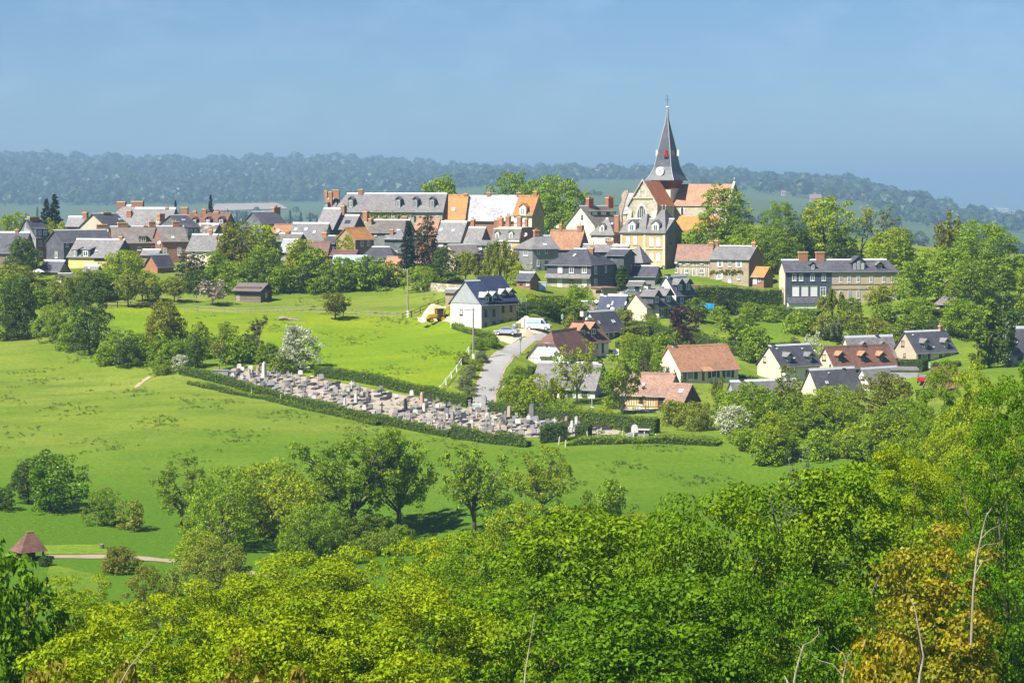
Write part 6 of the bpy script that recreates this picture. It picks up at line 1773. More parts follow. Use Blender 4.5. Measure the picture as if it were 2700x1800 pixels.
# --- foreground, near slope
TT([(*r[:5], r[5] * 1.4, *r[6:]) if len(r) > 6 else r for r in [
 ('beech_tree', 'glossy dark green tree at the bottom left edge', -70, 105, 1392, 190, 'broad', 'N', 'fgdark'),
 ('beech_tree', 'lower dark crown at the bottom left edge under the kiosk', 20, 98, 1475, 170, 'dome', 'N', 'fgdark'),
 ('wood_bush', 'young leafy bush top below the lawn at left', 225, 150, 1520, 150, 'bush', 'N', 'fgbright'),
 ('wood_tree', 'leafy bush crown right of the dark left-edge tree', 120, 120, 1560, 200, 'broad', 'N', 'fgbright'),
 ('wood_tree', 'bright leafy crown at the lower left', 400, 112, 1575, 330, 'broad', 'N', 'fgbright'),
 ('wood_tree', 'bright leafy crown left of bottom centre', 620, 125, 1535, 340, 'broad', 'N', 'fgbright'),
 ('wood_tree', 'bright crown rising to the path left of centre', 800, 145, 1478, 300, 'dome', 'N', 'fgbright'),
 ('wood_tree', 'broad bright crown at the middle of the lower edge', 990, 160, 1440, 330, 'dome', 'N', 'fgbright'),
 ('wood_tree', 'bright crown under the slender ash', 1180, 170, 1420, 320, 'dome', 'N', 'fgbright'),
 ('wood_tree', 'soft light green crown right of the slender ash', 1420, 185, 1330, 290, 'dome', 'N', 'bright'),
 ('wood_tree', 'mid green crown between bright and maple masses', 1330, 140, 1440, 280, 'broad', 'N', 'maple'),
 ('wood_tree', 'bright crown at the lower centre left', 800, 98, 1570, 420, 'broad', 'N', 'fgbright'),
 ('wood_tree', 'bright crown at the lower centre', 1060, 98, 1555, 420, 'broad', 'N', 'fgbright'),
 ('wood_tree', 'dull green gap-filling crown left of the dark maple', 1300, 105, 1560, 300, 'broad', 'N', 'maple'),
 ('wood_tree', 'nearest leafy crown at the bottom left', 260, 72, 1680, 460, 'broad', 'N', 'fgbright'),
 ('wood_tree', 'nearest leafy crown at the bottom, second from left', 620, 74, 1668, 480, 'broad', 'N', 'fgbright'),
 ('wood_tree', 'nearest leafy crown at the bottom centre', 960, 74, 1672, 480, 'broad', 'N', 'fgbright'),
 ('maple_tree', 'left dark-hearted maple in the right foreground', 1600, 100, 1365, 480, 'dome', 'N', 'maple'),
 ('maple_tree', 'middle dark-hearted maple in the right foreground', 1880, 96, 1312, 480, 'dome', 'N', 'maple'),
 ('maple_tree', 'maple crown with upright shoots in the right foreground', 2170, 108, 1245, 430, 'broad', 'N', 'maple'),
 ('maple_tree', 'bright maple shoots behind the right foreground', 2400, 125, 1200, 340, 'broad', 'N', 'fgbright'),
 ('maple_tree', 'lower dark maple crown at the bottom right of centre', 1720, 76, 1560, 520, 'dome', 'N', 'fgdark'),
 ('maple_tree', 'lower dark maple crown at the bottom right', 2060, 76, 1540, 460, 'dome', 'N', 'fgdark'),
 ('maple_tree', 'dark maple flank right of the pale dead stem', 1440, 80, 1600, 300, 'broad', 'N', 'maple'),
 ('golden_tree', 'golden yellow-leaved tree at the bottom right', 2460, 84, 1435, 300, 'broad', 'N', 'gold'),
 ('golden_tree', 'lower golden branches below the golden tree', 2330, 72, 1690, 280, 'broad', 'N', 'gold'),
 ('oak_tree', 'deep green tree at the right edge of the photo', 2690, 112, 985, 330, 'broad', 'N', 'fgdark'),
 ('oak_tree', 'deep green lower crown at the right edge', 2660, 88, 1480, 300, 'broad', 'N', 'fgdark'),
 ('wood_tree', 'green crown filling the gap under the airy right tree', 2560, 140, 1260, 260, 'broad', 'N', 'maple'),
]])
for i, (px, yt, w, D) in enumerate([(140, 1755, 300, 66), (330, 1765, 240, 66), (540, 1770, 260, 66), (760, 1775, 240, 66)]):
    tree('rusty_bush', ['leftmost rust-tipped bush at the bottom left', 'rust-tipped bush second from the bottom left corner', 'rust-tipped bush third from the bottom left corner', 'rightmost rust-tipped bush along the bottom left'][i], px, D, yt, w, 'bush', 'N', 'rust', group='rust-tipped bushes at the bottom left')
# undergrowth thickets
FR = random.Random(17)
def thicket(n, x0, x1, d0, d1, y0, y1, w0, w1, mats, label, group, kind='bush'):
    for i in range(n):
        px = x0 + (x1 - x0) * (i + FR.uniform(.1, .9)) / n
        tree('thicket_bush', label, px, FR.uniform(d0, d1), FR.uniform(y0, y1), FR.uniform(w0, w1), kind, 'M', FR.choice(mats), group=group)
thicket(12, 2390, 2700, 448, 470, 800, 850, 60, 100, ['mid', 'green', 'dark'], 'bush in the wood above the far-right dormer house', 'wood above the far-right houses')
thicket(14, 1950, 2330, 316, 342, 1075, 1135, 80, 130, ['mid', 'green', 'green', 'bright'], 'bush in the thicket at the right end of the pasture', 'thicket at the right end of the pasture')
thicket(10, 2300, 2700, 300, 335, 1050, 1140, 90, 140, ['mid', 'green', 'bright'], 'bush in the wood below the right-hand houses', 'wood below the right-hand houses')
thicket(7, 1640, 1770, 410, 432, 868, 905, 40, 70, ['mid', 'green', 'bright'], 'shrub in the gardens above the lawn of the brown-roofed house', 'shrubs above the brown-roofed house lawn')
thicket(12, 430, 1010, 494, 502, 695, 735, 70, 110, ['green', 'mid', 'dark'], 'bush in the green belt between village roofs and meadow', 'green belt below the village')
thicket(9, -10, 300, 470, 492, 705, 765, 70, 110, ['grey', 'green', 'grey'], 'light green bush in the gardens at the far left', 'garden bushes at far left')
thicket(7, 1370, 1550, 444, 456, 780, 806, 50, 80, ['mid', 'dark', 'green'], 'bush on the garden bank above the white van', 'bank above the white van')
thicket(8, 1800, 2080, 458, 474, 795, 825, 40, 70, ['mid', 'green', 'dark'], 'bush on the terrace below the pale brick house', 'terrace below the pale brick house')
thicket(9, 2080, 2400, 448, 466, 812, 862, 60, 90, ['mid', 'green', 'grey'], 'bush in the garden belt below the long block', 'garden belt below the long block')
thicket(8, 260, 740, 398, 412, 880, 925, 60, 90, ['mid', 'dark', 'green'], 'bush in the hedgerow above the pasture at left', 'hedgerow above the pasture')
thicket(6, 1880, 2100, 528, 540, 625, 660, 80, 120, ['green', 'mid'], 'bush behind the pale brick house', 'bushes behind the pale brick house')
thicket(6, 1890, 2120, 352, 372, 1020, 1060, 60, 90, ['green', 'bright', 'mid'], 'garden bush around the long low grey roof', 'bushes around the long low grey roof')
thicket(7, 2460, 2700, 170, 215, 1080, 1200, 140, 220, ['green', 'bright'], 'light green crown in the wood at the right edge', 'crowns in the wood at the right edge', 'broad')
thicket(6, 1460, 1720, 200, 240, 1330, 1380, 120, 180, ['green', 'mid', 'bright'], 'green crown beyond the dark maples', 'crowns beyond the dark maples', 'dome')
thicket(5, 720, 1120, 268, 284, 1380, 1430, 100, 160, ['green', 'mid'], 'undergrowth bush at the foot of the mid-field ash trees', 'undergrowth under the mid-field ashes')

# pale flower candles on the lone chestnut
for o in [x for x in bpy.data.objects if x.name.startswith('chestnut_tree') and 'candles' in x.get('label', '')]:
    cr = next(c for c in o.children if c.name.startswith('crown'))
    vv_ = np.array([v.co[:] for v in cr.data.vertices][::97]) * np.array(cr.scale)
    rr_ = np.random.default_rng(5)
    vv_ = vv_[rr_.choice(len(vv_), min(90, len(vv_)), False)]
    v_, f_, r_ = leaves(vv_ + np.array([0, 0, .15]), np.full((len(vv_), 3), .09), 5, .26, rr_, shell=.1, up=0, droop=-3)
    link('flower_candles', npmesh('flower_candles', v_, f_, r_), LM['blossom'], o)
# ------------------------------------------------------------------ far woods, hamlet, town, air
def ico1():
    import bmesh
    bm = bmesh.new()
    bmesh.ops.create_icosphere(bm, subdivisions=2, radius=1.0)
    v = np.array([x.co[:] for x in bm.verts]); f = np.array([[q.index for q in x.verts] for x in bm.faces])
    bm.free()
    return v, f
CLEAR = []
def far_house(name, label, px, py, w, hwall, hroof, D, wall, roof, depth=10):
    q = gp(px, py + hwall, 1000 if D < 6000 else 9500, 30000, 15.0)
    D = q.y
    k_ = D / FPX
    W_ = w * k_
    z0 = q.z - 1
    ze = q.z + hwall * k_
    zr = ze + hroof * k_
    depth = max(depth, W_ * .4)
    CLEAR.append((q.x, D, W_ * .75))
    t = thing(name, label, 'house' if name == 'far_house' else 'building', (q.x, D, z0))
    MB().box(-W_ / 2, W_ / 2, -depth / 2, depth / 2, 0, ze - z0).build('wall', wmat(wall), t)
    if hroof > 0:
        MB().extr([(-depth / 2 - .5, ze - z0), (0, zr - z0), (depth / 2 + .5, ze - z0)], -W_ / 2 - .5, W_ / 2 + .5, 'x').build('roof', rmat(roof), t)
    else:
        MB().box(-W_ / 2 - .5, W_ / 2 + .5, -depth / 2 - .5, depth / 2 + .5, ze - z0 + .01, ze - z0 + 1.2).build('roof', rmat('slate_pale'), t)
    n = min(12, max(2, int(W_ / 7)))
    for k in range(n):
        x = -W_ / 2 + W_ * (k + .5) / n
        MB().box(x - W_ / n * .2, x + W_ / n * .2, -depth / 2 - .12, -depth / 2 + .1, (ze - z0) * .45, (ze - z0) * .8).build('window', glass(), t)
far_house('far_house', 'large hazy pink-roofed manor on the far wooded ridge', 1625, 440, 130, 12, 14, 3950, 'brick_pale', 'tile_pink', 26)
far_house('far_house', 'hazy white farmhouse among trees below the ridge manor', 1578, 452, 22, 14, 6, 3900, 'white', 'tile_pink', 20)
far_house('far_house', 'hazy pink-roofed house right of the church spire', 2065, 508, 10, 8, 6, 2350, 'tan', 'tile_pink')
far_house('far_house', 'largest hazy pinkish house on the right hillside', 2150, 524, 30, 10, 12, 2400, 'brick_pale', 'tile_pink')
far_house('far_house', 'hazy red-roofed house near the right hillside end', 2275, 516, 14, 14, 6, 2350, 'tan', 'tile_pink')
far_house('far_house', 'hazy low house left of the red-roofed one', 2242, 520, 24, 6, 8, 2360, 'tan', 'tile_pink')
far_house('far_house', 'tiny white house under the right hillside trees', 2335, 552, 16, 8, 4, 2100, 'white', 'slate')
far_house('far_house', 'tiny pale house among right valley trees', 2402, 562, 12, 8, 4, 2100, 'white', 'slate')
far_house('far_house', 'tiny red roof among right valley trees', 2468, 570, 14, 6, 4, 2050, 'tan', 'tile_pink')
for i, (px, py, w, hw, lab) in enumerate([(2568, 546, 34, 10, 'leftmost white block of the distant hazy town'), (2601, 548, 36, 8, 'second white block of the distant hazy town'), (2636, 552, 44, 18, 'widest white slab of the distant hazy town'),
        (2632, 542, 28, 5, 'flat-topped hazy hall behind the widest white slab'), (2672, 558, 22, 12, 'small white block right in the distant town'), (2695, 554, 22, 16, 'white block at the photo edge in the distant town'), (2625, 566, 30, 8, 'lowest white block of the distant hazy town'), (2577, 539, 6, 10, 'pointed white turret of the distant hazy town')]):
    far_house('far_building', lab, px, py, w, hw, 3 if w < 10 else 0, 6200 + (i % 3) * 150, 'white', 'slate_pale', 30)
def woods(name, label, regions, spacing, size, seed):
    rng = np.random.default_rng(seed)
    iv, if_ = ico1()
    V, Fc, Rn = [], [], []
    k = 0
    for (c0, c1, d0, d1, dens) in regions:
        d0, d1 = far(d0), far(d1)
        D = d0
        while D < d1:
            x0, x1 = (c0 - 1350) / FPX * D, (c1 - 1350) / FPX * D
            for x in np.arange(x0, x1, spacing):
                if rng.random() > dens:
                    continue
                xx, yy = x + rng.normal(0, spacing * .35), D + rng.normal(0, spacing * .35)
                if any(abs(xx - hx) < hw and -60 < hy - yy < 420 for hx, hy, hw in CLEAR):
                    continue
                s = size * rng.uniform(.55, 1.1) * (1.0 if rng.random() < .9 else 1.7)
                n = 62
                d = rng.normal(size=(n, 3)); d[:, 2] = np.abs(d[:, 2]) * 1.1 - .25; d[:, 1] -= .25
                d /= np.linalg.norm(d, axis=1, keepdims=True)
                lump = 1 + .18 * np.sin(d @ rng.normal(0, 3, 3) + rng.random() * 6)
                c = d * lump[:, None] * np.array([s, s, s * rng.uniform(.8, 1.15)]) * .55 * rng.uniform(.75, 1.0, (n, 1))
                a1 = np.cross(d, rng.normal(size=(n, 3))); a1 /= np.linalg.norm(a1, axis=1, keepdims=True)
                a2 = np.cross(d, a1)
                z = s * rng.uniform(.14, .28, (n, 1))
                tri = np.stack([c + a1 * z, c + a2 * z * .9 - a1 * z * .5, c - a2 * z * .9 - a1 * z * .5], 1).reshape(-1, 3)
                V.append(tri + np.array([xx, yy, ground(xx, yy) + s * .42])); Fc.append(np.arange(3 * n).reshape(-1, 3) + k); k += 3 * n
                Rn.append(np.full(n, rng.random()))
            D += spacing * 1.9
    o = link(name, npmesh(name, np.concatenate(V), np.concatenate(Fc), np.concatenate(Rn), smooth=False), leafmat('leaf_far_woods', (.030, .058, .020), (.044, .08, .024), trans=.1, var=.1))
    return tag(o, label, 'woods', kind='stuff')
woods('far_woods', 'hazy wooded hillside behind the village', [(-250, 1500, 2760, 4680, 1), (1480, 2350, 3150, 4300, .95), (2150, 2500, 2500, 3400, .8), (2350, 2800, 2200, 3000, .5), (1850, 2350, 2500, 3000, .35), (600, 1300, 2820, 2980, .25)], 25, 21, 5)
woods('far_trees', 'scattered hazy trees and hedges in the valley behind the village', [(-100, 900, 1500, 1560, .3), (500, 900, 1900, 1960, .3), (1700, 2400, 1500, 1620, .4), (2350, 2800, 1300, 1800, .45), (1000, 1700, 2050, 2090, .2), (300, 900, 2250, 2320, .25)], 22, 12, 8)
for i, (px, yt, w) in enumerate([(103, 548, 10), (578, 556, 9), (603, 553, 9), (627, 559, 9), (650, 561, 8), (767, 556, 11), (795, 559, 10), (819, 561, 8), (837, 567, 9), (853, 566, 9)]):
    tree('poplar_tree', 'slim hazy poplar in the distant row behind the village roofs', px, far(1450), yt, w, 'column', 'S', 'fargreen', group='distant poplars behind the village')
# the air of the valley
hz = MB().box(-27000, 27000, -320, 41000, -175, 190).build('haze', None)
m, n, out = _nt('valley_haze')
pv = n.nodes.new('ShaderNodeVolumePrincipled')
pv.inputs['Color'].default_value = (.37, .60, .82, 1)
pv.inputs['Density'].default_value = 1.6e-4
pv.inputs['Anisotropy'].default_value = 0.0
n.links.new(pv.outputs[0], out.inputs['Volume'])
hz.data.materials.append(m)
tag(hz, 'thin blue haze lying over the valley and hills', 'haze', kind='stuff')
# ------------------------------------------------------------------ hedges, fences, posts
def path3(pts, step, y0=200):
    q = np.array([[*gp(a, b, y0)] for a, b in pts])
    d = np.concatenate([[0], np.cumsum(np.hypot(*np.diff(q[:, :2], axis=0).T))])
    t = np.arange(0, d[-1] + step * .5, step)
    x, y = np.interp(t, d, q[:, 0]), np.interp(t, d, q[:, 1])
    return x, y, np.array([ground(a, b) for a, b in zip(x, y)])
HRNG = np.random.default_rng(21)
def hedge(label, pts, h, w, mat='hedge', rough=.0, name='hedge', size=.2, dens=34, group=None, cat='hedge'):
    x, y, z = path3(pts, .5)
    n = len(x)
    if n < 2:
        return
    tx, ty = np.gradient(x), np.gradient(y)
    l = np.hypot(tx, ty) + 1e-9
    nx_, ny_ = -ty / l, tx / l
    wob = 1 + rough * (np.convolve(HRNG.normal(size=n + 8), np.ones(9) / 3, 'valid'))
    hh = h * np.clip(wob, .55, 1.6)
    o = Vector((x[0], y[0], z[0]))
    t = thing(name, label, cat, o, 0, group)
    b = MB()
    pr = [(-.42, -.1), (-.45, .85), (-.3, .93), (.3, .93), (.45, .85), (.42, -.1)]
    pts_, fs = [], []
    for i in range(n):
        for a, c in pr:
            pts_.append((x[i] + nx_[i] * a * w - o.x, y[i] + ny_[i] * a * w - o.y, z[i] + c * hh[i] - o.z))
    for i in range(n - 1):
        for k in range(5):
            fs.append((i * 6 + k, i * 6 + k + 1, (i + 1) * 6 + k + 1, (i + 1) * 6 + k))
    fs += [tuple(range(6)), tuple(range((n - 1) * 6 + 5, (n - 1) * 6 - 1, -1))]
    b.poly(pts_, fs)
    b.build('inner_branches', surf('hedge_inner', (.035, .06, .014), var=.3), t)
    area = n * .5 * (2 * h + w)
    m = int(area * 8.5)
    i = HRNG.integers(0, n, m)
    s = HRNG.random(m) * (2 * h + w)
    a = np.where(s < h, -.5, np.where(s < h + w, (s - h) / w - .5, .5))
    c = np.where(s < h, s / h, np.where(s < h + w, 1.0, (2 * h + w - s) / h))
    j = HRNG.uniform(-.25, .25, m)
    tl_x, tl_y = tx / l, ty / l
    cen = np.stack([x[i] + nx_[i] * a * w + tl_x[i] * j - o.x, y[i] + ny_[i] * a * w + tl_y[i] * j - o.y, z[i] + np.clip(c, .06, 1) * hh[i] - o.z], 1)
    v, f, rn = leaves(cen, np.full((m, 3), .2 + rough * .25), dens // 6, size, HRNG, shell=.2, jit=.6)
    link('foliage', npmesh('hedge_foliage', v, f, rn), LM[mat], t)
    return t
hedge('long shaggy hedge along the lower side of the cemetery', [(478, 986), (600, 1014), (700, 1042), (760, 1060), (860, 1083), (1000, 1116), (1130, 1142), (1190, 1152)], 1.15, 1.3, rough=.12)
hedge('dark continuation of the cemetery hedge near its right end', [(1196, 1154), (1300, 1168), (1395, 1178)], 1.5, 1.6, rough=.25)
hedge('grassy bank of dark weeds below the right end of the cemetery', [(1500, 1172), (1640, 1166), (1760, 1165), (1900, 1172)], .5, 3.2, 'green', rough=.6, name='weed_bank', cat='weeds')
hedge('bright upper hedge between meadow and cemetery', [(835, 992), (930, 1004), (1020, 1020), (1110, 1042), (1180, 1058), (1240, 1074)], 1.5, 1.5, 'hedge', rough=.12)
hedge('clipped hedge along the upper right side of the cemetery', [(1290, 1086), (1400, 1102), (1490, 1112)], 1.7, 1.0, 'hedge')
hedge('high clipped hedge ending the cemetery at right', [(1495, 1113), (1600, 1128), (1735, 1142)], 2.1, 1.2, 'hedge', rough=.03)
hedge('large dark square-cut hedge block at the cemetery corner', [(1425, 1166), (1496, 1160)], 2.4, 2.2, 'dark', rough=.06)
hedge('small square-cut hedge block right of the large one', [(1522, 1150), (1560, 1149)], 1.7, 1.8, 'dark')
hedge('low square-cut hedge behind the lone white headstone', [(1648, 1140), (1696, 1138)], 1.2, 1.4, 'dark')
hedge('rounded lime-topped hedge in the garden below the black house', [(1432, 800), (1492, 800)], 1.5, 1.8, 'hedge_lime')
hedge('brown clipped hedge in front of the white chalet', [(1396, 986), (1478, 984)], 1.3, 1.1, 'hedge', rough=.05)
hedge('lime green hedge right of the arched-window house', [(1642, 893), (1690, 884), (1715, 886)], 1.9, 1.2, 'hedge_lime', rough=.05)
hedge('lime and gold hedge under the upper lime one', [(1626, 918), (1668, 916), (1700, 920)], 1.6, 1.2, 'hedge_lime', rough=.06)
hedge('long dark hedge running down the estate slope', [(1672, 872), (1740, 884), (1800, 897), (1860, 912), (1910, 925), (1960, 930)], 1.9, 1.3, 'hedge')
hedge('ivy-covered terrace wall below the pale brick house', [(1778, 792), (1850, 796), (1950, 803), (2060, 808)], 3.3, 1.0, 'hedge', rough=.08)
hedge('thick hedge on the terrace below the long block', [(1890, 822), (1980, 832), (2060, 840), (2160, 850)], 2.2, 2.0, 'hedge', rough=.1)
hedge('lime hedge strip behind the blue-black roofed house', [(2000, 925), (2060, 918), (2110, 914)], 1.0, 1.2, 'hedge_lime', rough=.05)
hedge('big dark rounded hedge below the far-right dormer house', [(2362, 976), (2400, 980), (2440, 978)], 2.0, 2.2, 'dark', rough=.04)
hedge('low hedge before the porch of the far-right house', [(2460, 968), (2530, 966)], .9, 1.2, 'hedge')
hedge('dark square-cut hedge under the parked red car', [(2420, 1052), (2456, 1050)], 1.4, 1.6, 'dark')
hedge('low clipped hedge right of the tan-roofed bungalow', [(1948, 1002), (2000, 1008)], .9, 1.2, 'hedge', rough=.06)
hedge('lime and dark hedge beside the tan roof', [(1925, 935), (1958, 940)], 1.5, 1.3, 'hedge_lime')
hedge('brambly weeds along the foot of the cemetery hedge', [(500, 1012), (600, 1035), (700, 1052), (800, 1078), (900, 1098), (1000, 1122)], .45, 1.2, 'mid', rough=.5, name='bramble_strip', cat='weeds')
hedge('dark brushy bank of scrub left of the building site', [(1200, 864), (1230, 875), (1262, 885), (1300, 897)], .6, 1.6, 'green', rough=.4, name='scrub_bank', cat='weeds')
# rail fence across the top of the meadow
def rail_fence(label, posts, h, mat, rails=(.45, .9), gap=None):
    P3 = [gp(*p) for p in posts]
    t = thing('rail_fence', label, 'fence', P3[0])
    o = P3[0]
    pm = MB().box(-.09, .09, -.09, .09, -.4, h).mesh('post')
    for q in P3:
        k = link('post', pm, mm(mat), t)
        k.location = q - o
    for a, b in zip(P3[:-1], P3[1:]):
        for r in rails:
            MB().tube([a - o + Vector((0, -.12, h * r)), (a + b) / 2 - o + Vector((0, -.12, h * r - .05)), b - o + Vector((0, -.12, h * r))], .055, 5).build('rail', mm(mat), t)
rail_fence('pale weathered post-and-rail fence along the top of the meadow', [(485, 825), (520, 824), (556, 826), (591, 828), (626, 830), (661, 829), (697, 828), (732, 827), (766, 827), (801, 827), (835, 829), (870, 832), (905, 834), (940, 835), (975, 837), (1010, 839), (1045, 842)], 1.35, 'grey_wood')
rail_fence('short brown rail fence under the orchard trees', [(282, 811), (310, 811), (345, 811), (379, 812), (412, 813)], 1.2, 'brown_wood')
rail_fence('dark rail fence rising to the little stone hut', [(1062, 842), (1085, 836), (1108, 826), (1132, 815), (1155, 806), (1174, 800)], 1.2, 'brown_wood')
rail_fence('grey rail fence above the grass near the stone wall', [(1000, 748), (1025, 749), (1050, 750), (1075, 752), (1100, 754)], 1.2, 'grey_wood')
rail_fence('white picket posts along the field edge beside the lane', [(1160, 1035), (1176, 1015), (1190, 998), (1204, 980), (1216, 962), (1226, 946), (1236, 930)], 1.1, 'white_paint', rails=(.85,))
for i, (px, py) in enumerate([(663, 1036), (709, 1044), (740, 1058), (755, 1055), (767, 1056), (860, 1083), (892, 1090), (897, 1088), (913, 1086), (1034, 1116), (1067, 1118), (1077, 1119), (1085, 1120), (1096, 1125), (1150, 1137), (1165, 1141), (1218, 1148), (1222, 1148), (1245, 1154), (1262, 1156), (1267, 1156),
        (1331, 1166), (1376, 1172), (1434, 1166), (1473, 1172), (1491, 1178), (1549, 1153), (1577, 1153), (1640, 1153), (1670, 1155), (1698, 1156), (1729, 1160)]):
    q = gp(px, py)
    zn = 'left' if px < 800 else 'middle' if px < 1280 else 'right'
    t = thing('fence_post', f'leaning pale wooden post below the {zn} part of the cemetery hedge', 'post', q, 0, f'wire fence posts below the cemetery, {zn} part')
    t.rotation_euler = (HRNG.normal(0, .08), HRNG.normal(0, .14), HRNG.uniform(0, 3))
    hh = HRNG.uniform(.9, 1.3)
    MB().lathe([(.085, -.3), (.08, hh * .9), (.05, hh)], 6).build('stake', surf('pale_stake_wood', (.62, .57, .48), (.5, .45, .37), var=.15), t)
    MB().box(-.1, .1, -.1, .1, hh * .7, hh * .72).build('wire_tie', mm('zinc_trim'), t)
# utility poles
def pole(label, px, py, ytop, arm=.0, lean=0):
    q = gp(px, py)
    h = zat(ytop, q.y) - q.z
    t = thing('utility_pole', label, 'pole', q)
    t.rotation_euler = (0, lean, 0)
    MB().tube([(0, 0, -.5), (0, 0, h)], [.17, .12], 8).build('mast', mm('grey_wood'), t)
    if arm:
        MB().box(-arm, arm * .15, -.06, .06, h - .35, h - .22).build('crossarm', mm('grey_wood'), t)
        for k in (-.9, -.45, .08):
            MB().lathe([(.04, h - .219), (.07, h - .1), (.03, h)], 6, arm * k, 0).build('insulator', mm('white_paint'), t)
    MB().box(-.2, .2, -.22, .22, -.4, 1.2).build('concrete_foot', wmat('white'), t)
pole('tall weathered utility pole in front of the unfinished house', 1248, 952, 812, 1.5)
pole('thin grey utility pole beside the stone wall above the meadow', 1075, 836, 708, .8)
pole('utility pole rising between garden trees below the ivy gable', 898, 702, 632, .4)
pole('short grey post beside the lane bend', 1327, 1036, 985)
pole('concrete post behind the upper right cemetery hedge', 1561, 1092, 1050)
def lamp(label, px, py, ytop):
    q = gp(px, py)
    h = max(3.0, zat(ytop, q.y) - q.z)
    t = thing('street_lamp', label, 'street lamp', q)
    g = surf('lamp_green_paint', (.10, .28, .20), (.13, .32, .24), var=.1, rough=.5)
    MB().lathe([(.12, -.3), (.12, .5), (.06, .7), (.05, h - .9)], 8).build('post', g, t)
    MB().lathe([(.1, h - .9), (.26, h - .35), (.28, h - .3)], 8).build('lantern', glass('lamp_glass', (.5, .55, .5)), t)
    MB().lathe([(.34, h - .3), (.16, h - .05), (.04, h + .12)], 8).build('lantern_cap', g, t)
lamp('green lantern lamp above the brown-roofed houses', 1483, 872, 832)
lamp('green lantern lamp beside the parked red car', 2452, 1004, 958)
lamp('thin lantern lamp at the bend of the lane', 1372, 935, 888)

# brick terrace wall in front of the pale brick house
A, B = gp(1812, 760), gp(2046, 776)
t = thing('terrace_wall', 'long low brick terrace wall in front of the pale brick house', 'wall', A)
d = B - A; ln = d.length; ang = math.atan2(d.y, d.x)
fr_ = Matrix.Rotation(ang, 4, 'Z') @ Matrix.Rotation(-math.asin(d.z / ln), 4, 'Y')
MB().box(0, ln, -.15, .15, -1.5, .75).build('wall', wmat('brick'), t, fr_)
MB().box(-.05, ln + .05, -.22, .22, .751, .86).build('coping', wmat('brick_pale'), t, fr_)
# tufts of rough grass in the pastures
GTR = np.random.default_rng(31)
pts_ = []
def tuft_field(x0, x1, y0, y1, n, lim):
    for _ in range(n):
        a, b = GTR.uniform(x0, x1), GTR.uniform(y0, y1)
        if math.sin(a * .021 + b * .05) + math.sin(a * .013 - b * .083 + 1) + GTR.normal(0, .5) < lim:
            continue
        q = gp(a, b)
        for _k in range(GTR.integers(1, 5)):
            x, y = q.x + GTR.normal(0, .7), q.y + GTR.normal(0, .35)
            pts_.append((x, y, ground(x, y) + .1))
tuft_field(0, 480, 930, 1240, 900, .8)
tuft_field(480, 1950, 1020, 1280, 2200, .8)
tuft_field(500, 1240, 835, 1010, 900, .8)
tuft_field(640, 1150, 770, 830, 200, .5)
pts_ = np.array([p for p in pts_ if True])
v_, f_, r_ = leaves(pts_, np.full((len(pts_), 3), .22) * np.array([1.6, 1, .8]), 6, .28, GTR, up=.1, jit=.8, shell=.1, droop=-1.5, aspect=.3)
o = link('grass_tufts', npmesh('grass_tufts', v_, f_, r_), leafmat('grass_tuft_blade', (.11, .185, .014), (.17, .235, .02), trans=.3))
tag(o, 'tufts of rough darker grass scattered over the pastures', 'grass', kind='stuff')
# ------------------------------------------------------------------ graves
GR = np.random.default_rng(11)
STONE = {
    'white': surf('white_marble', (.56, .54, .51), (.44, .42, .39), var=.08, rough=.6),
    'pale grey': surf('pale_granite', (.31, .305, .305), (.24, .235, .235), var=.12, rough=.6),
    'grey': surf('weathered_grey_stone', (.22, .21, .20), (.15, .145, .13), var=.18),
    'dark': surf('dark_polished_granite', (.045, .047, .055), (.07, .07, .08), var=.2, rough=.25, spec=.6),
    'beige': surf('beige_stone', (.46, .37, .28), (.36, .30, .23), var=.12),
    'pink': surf('pinkish_granite', (.42, .29, .24), (.36, .26, .22), var=.14, rough=.5),
}
GM = {}
def grave_parts(kind):
    if kind in GM:
        return GM[kind]
    s, h = MB(), MB()
    s.box(-.55, .55, -2.0, -.02, -.35, .22)
    s.box(-.47, .47, -1.92, -.1, .221, .34)
    if kind == 'headstone':
        h.extr([(-.5, -.3), (.5, -.3), (.5, .95), (.3, 1.1), (-.3, 1.1), (-.5, .95)], 0, .18, 'y')
    elif kind == 'round headstone':
        h.extr([(-.45, -.3), (.45, -.3), (.45, .8)] + [(.45 * math.cos(a), .8 + .5 * math.sin(a)) for a in np.linspace(.2, math.pi - .2, 7)] + [(-.45, .8)], 0, .2, 'y')
    elif kind == 'cross':
        h.box(-.3, .3, -.05, .35, -.3, .35); h.box(-.1, .1, .05, .25, .351, 1.75); h.box(-.45, .45, .06, .24, 1.15, 1.35)
    elif kind == 'stele':
        h.box(-.4, .4, 0, .55, -.3, .4); h.extr([(-.3, .401), (.3, .401), (.26, 1.9), (0, 2.15), (-.26, 1.9)], .06, .46, 'y')
    elif kind == 'obelisk':
        h.box(-.45, .45, 0, .9, -.3, .5); h.lathe([(.36, .501), (.25, 2.0), (.02, 2.3)], 4, 0, .45, math.pi / 4)
    elif kind == 'slanted slab':
        h.extr([(-.05, -.3), (.3, -.3), (.3, .45), (.2, .55), (-.05, .38)], -.45, .45, 'x')
    GM[kind] = (s.mesh('grave_slab'), h.mesh('grave_' + kind.replace(' ', '_')))
    return GM[kind]
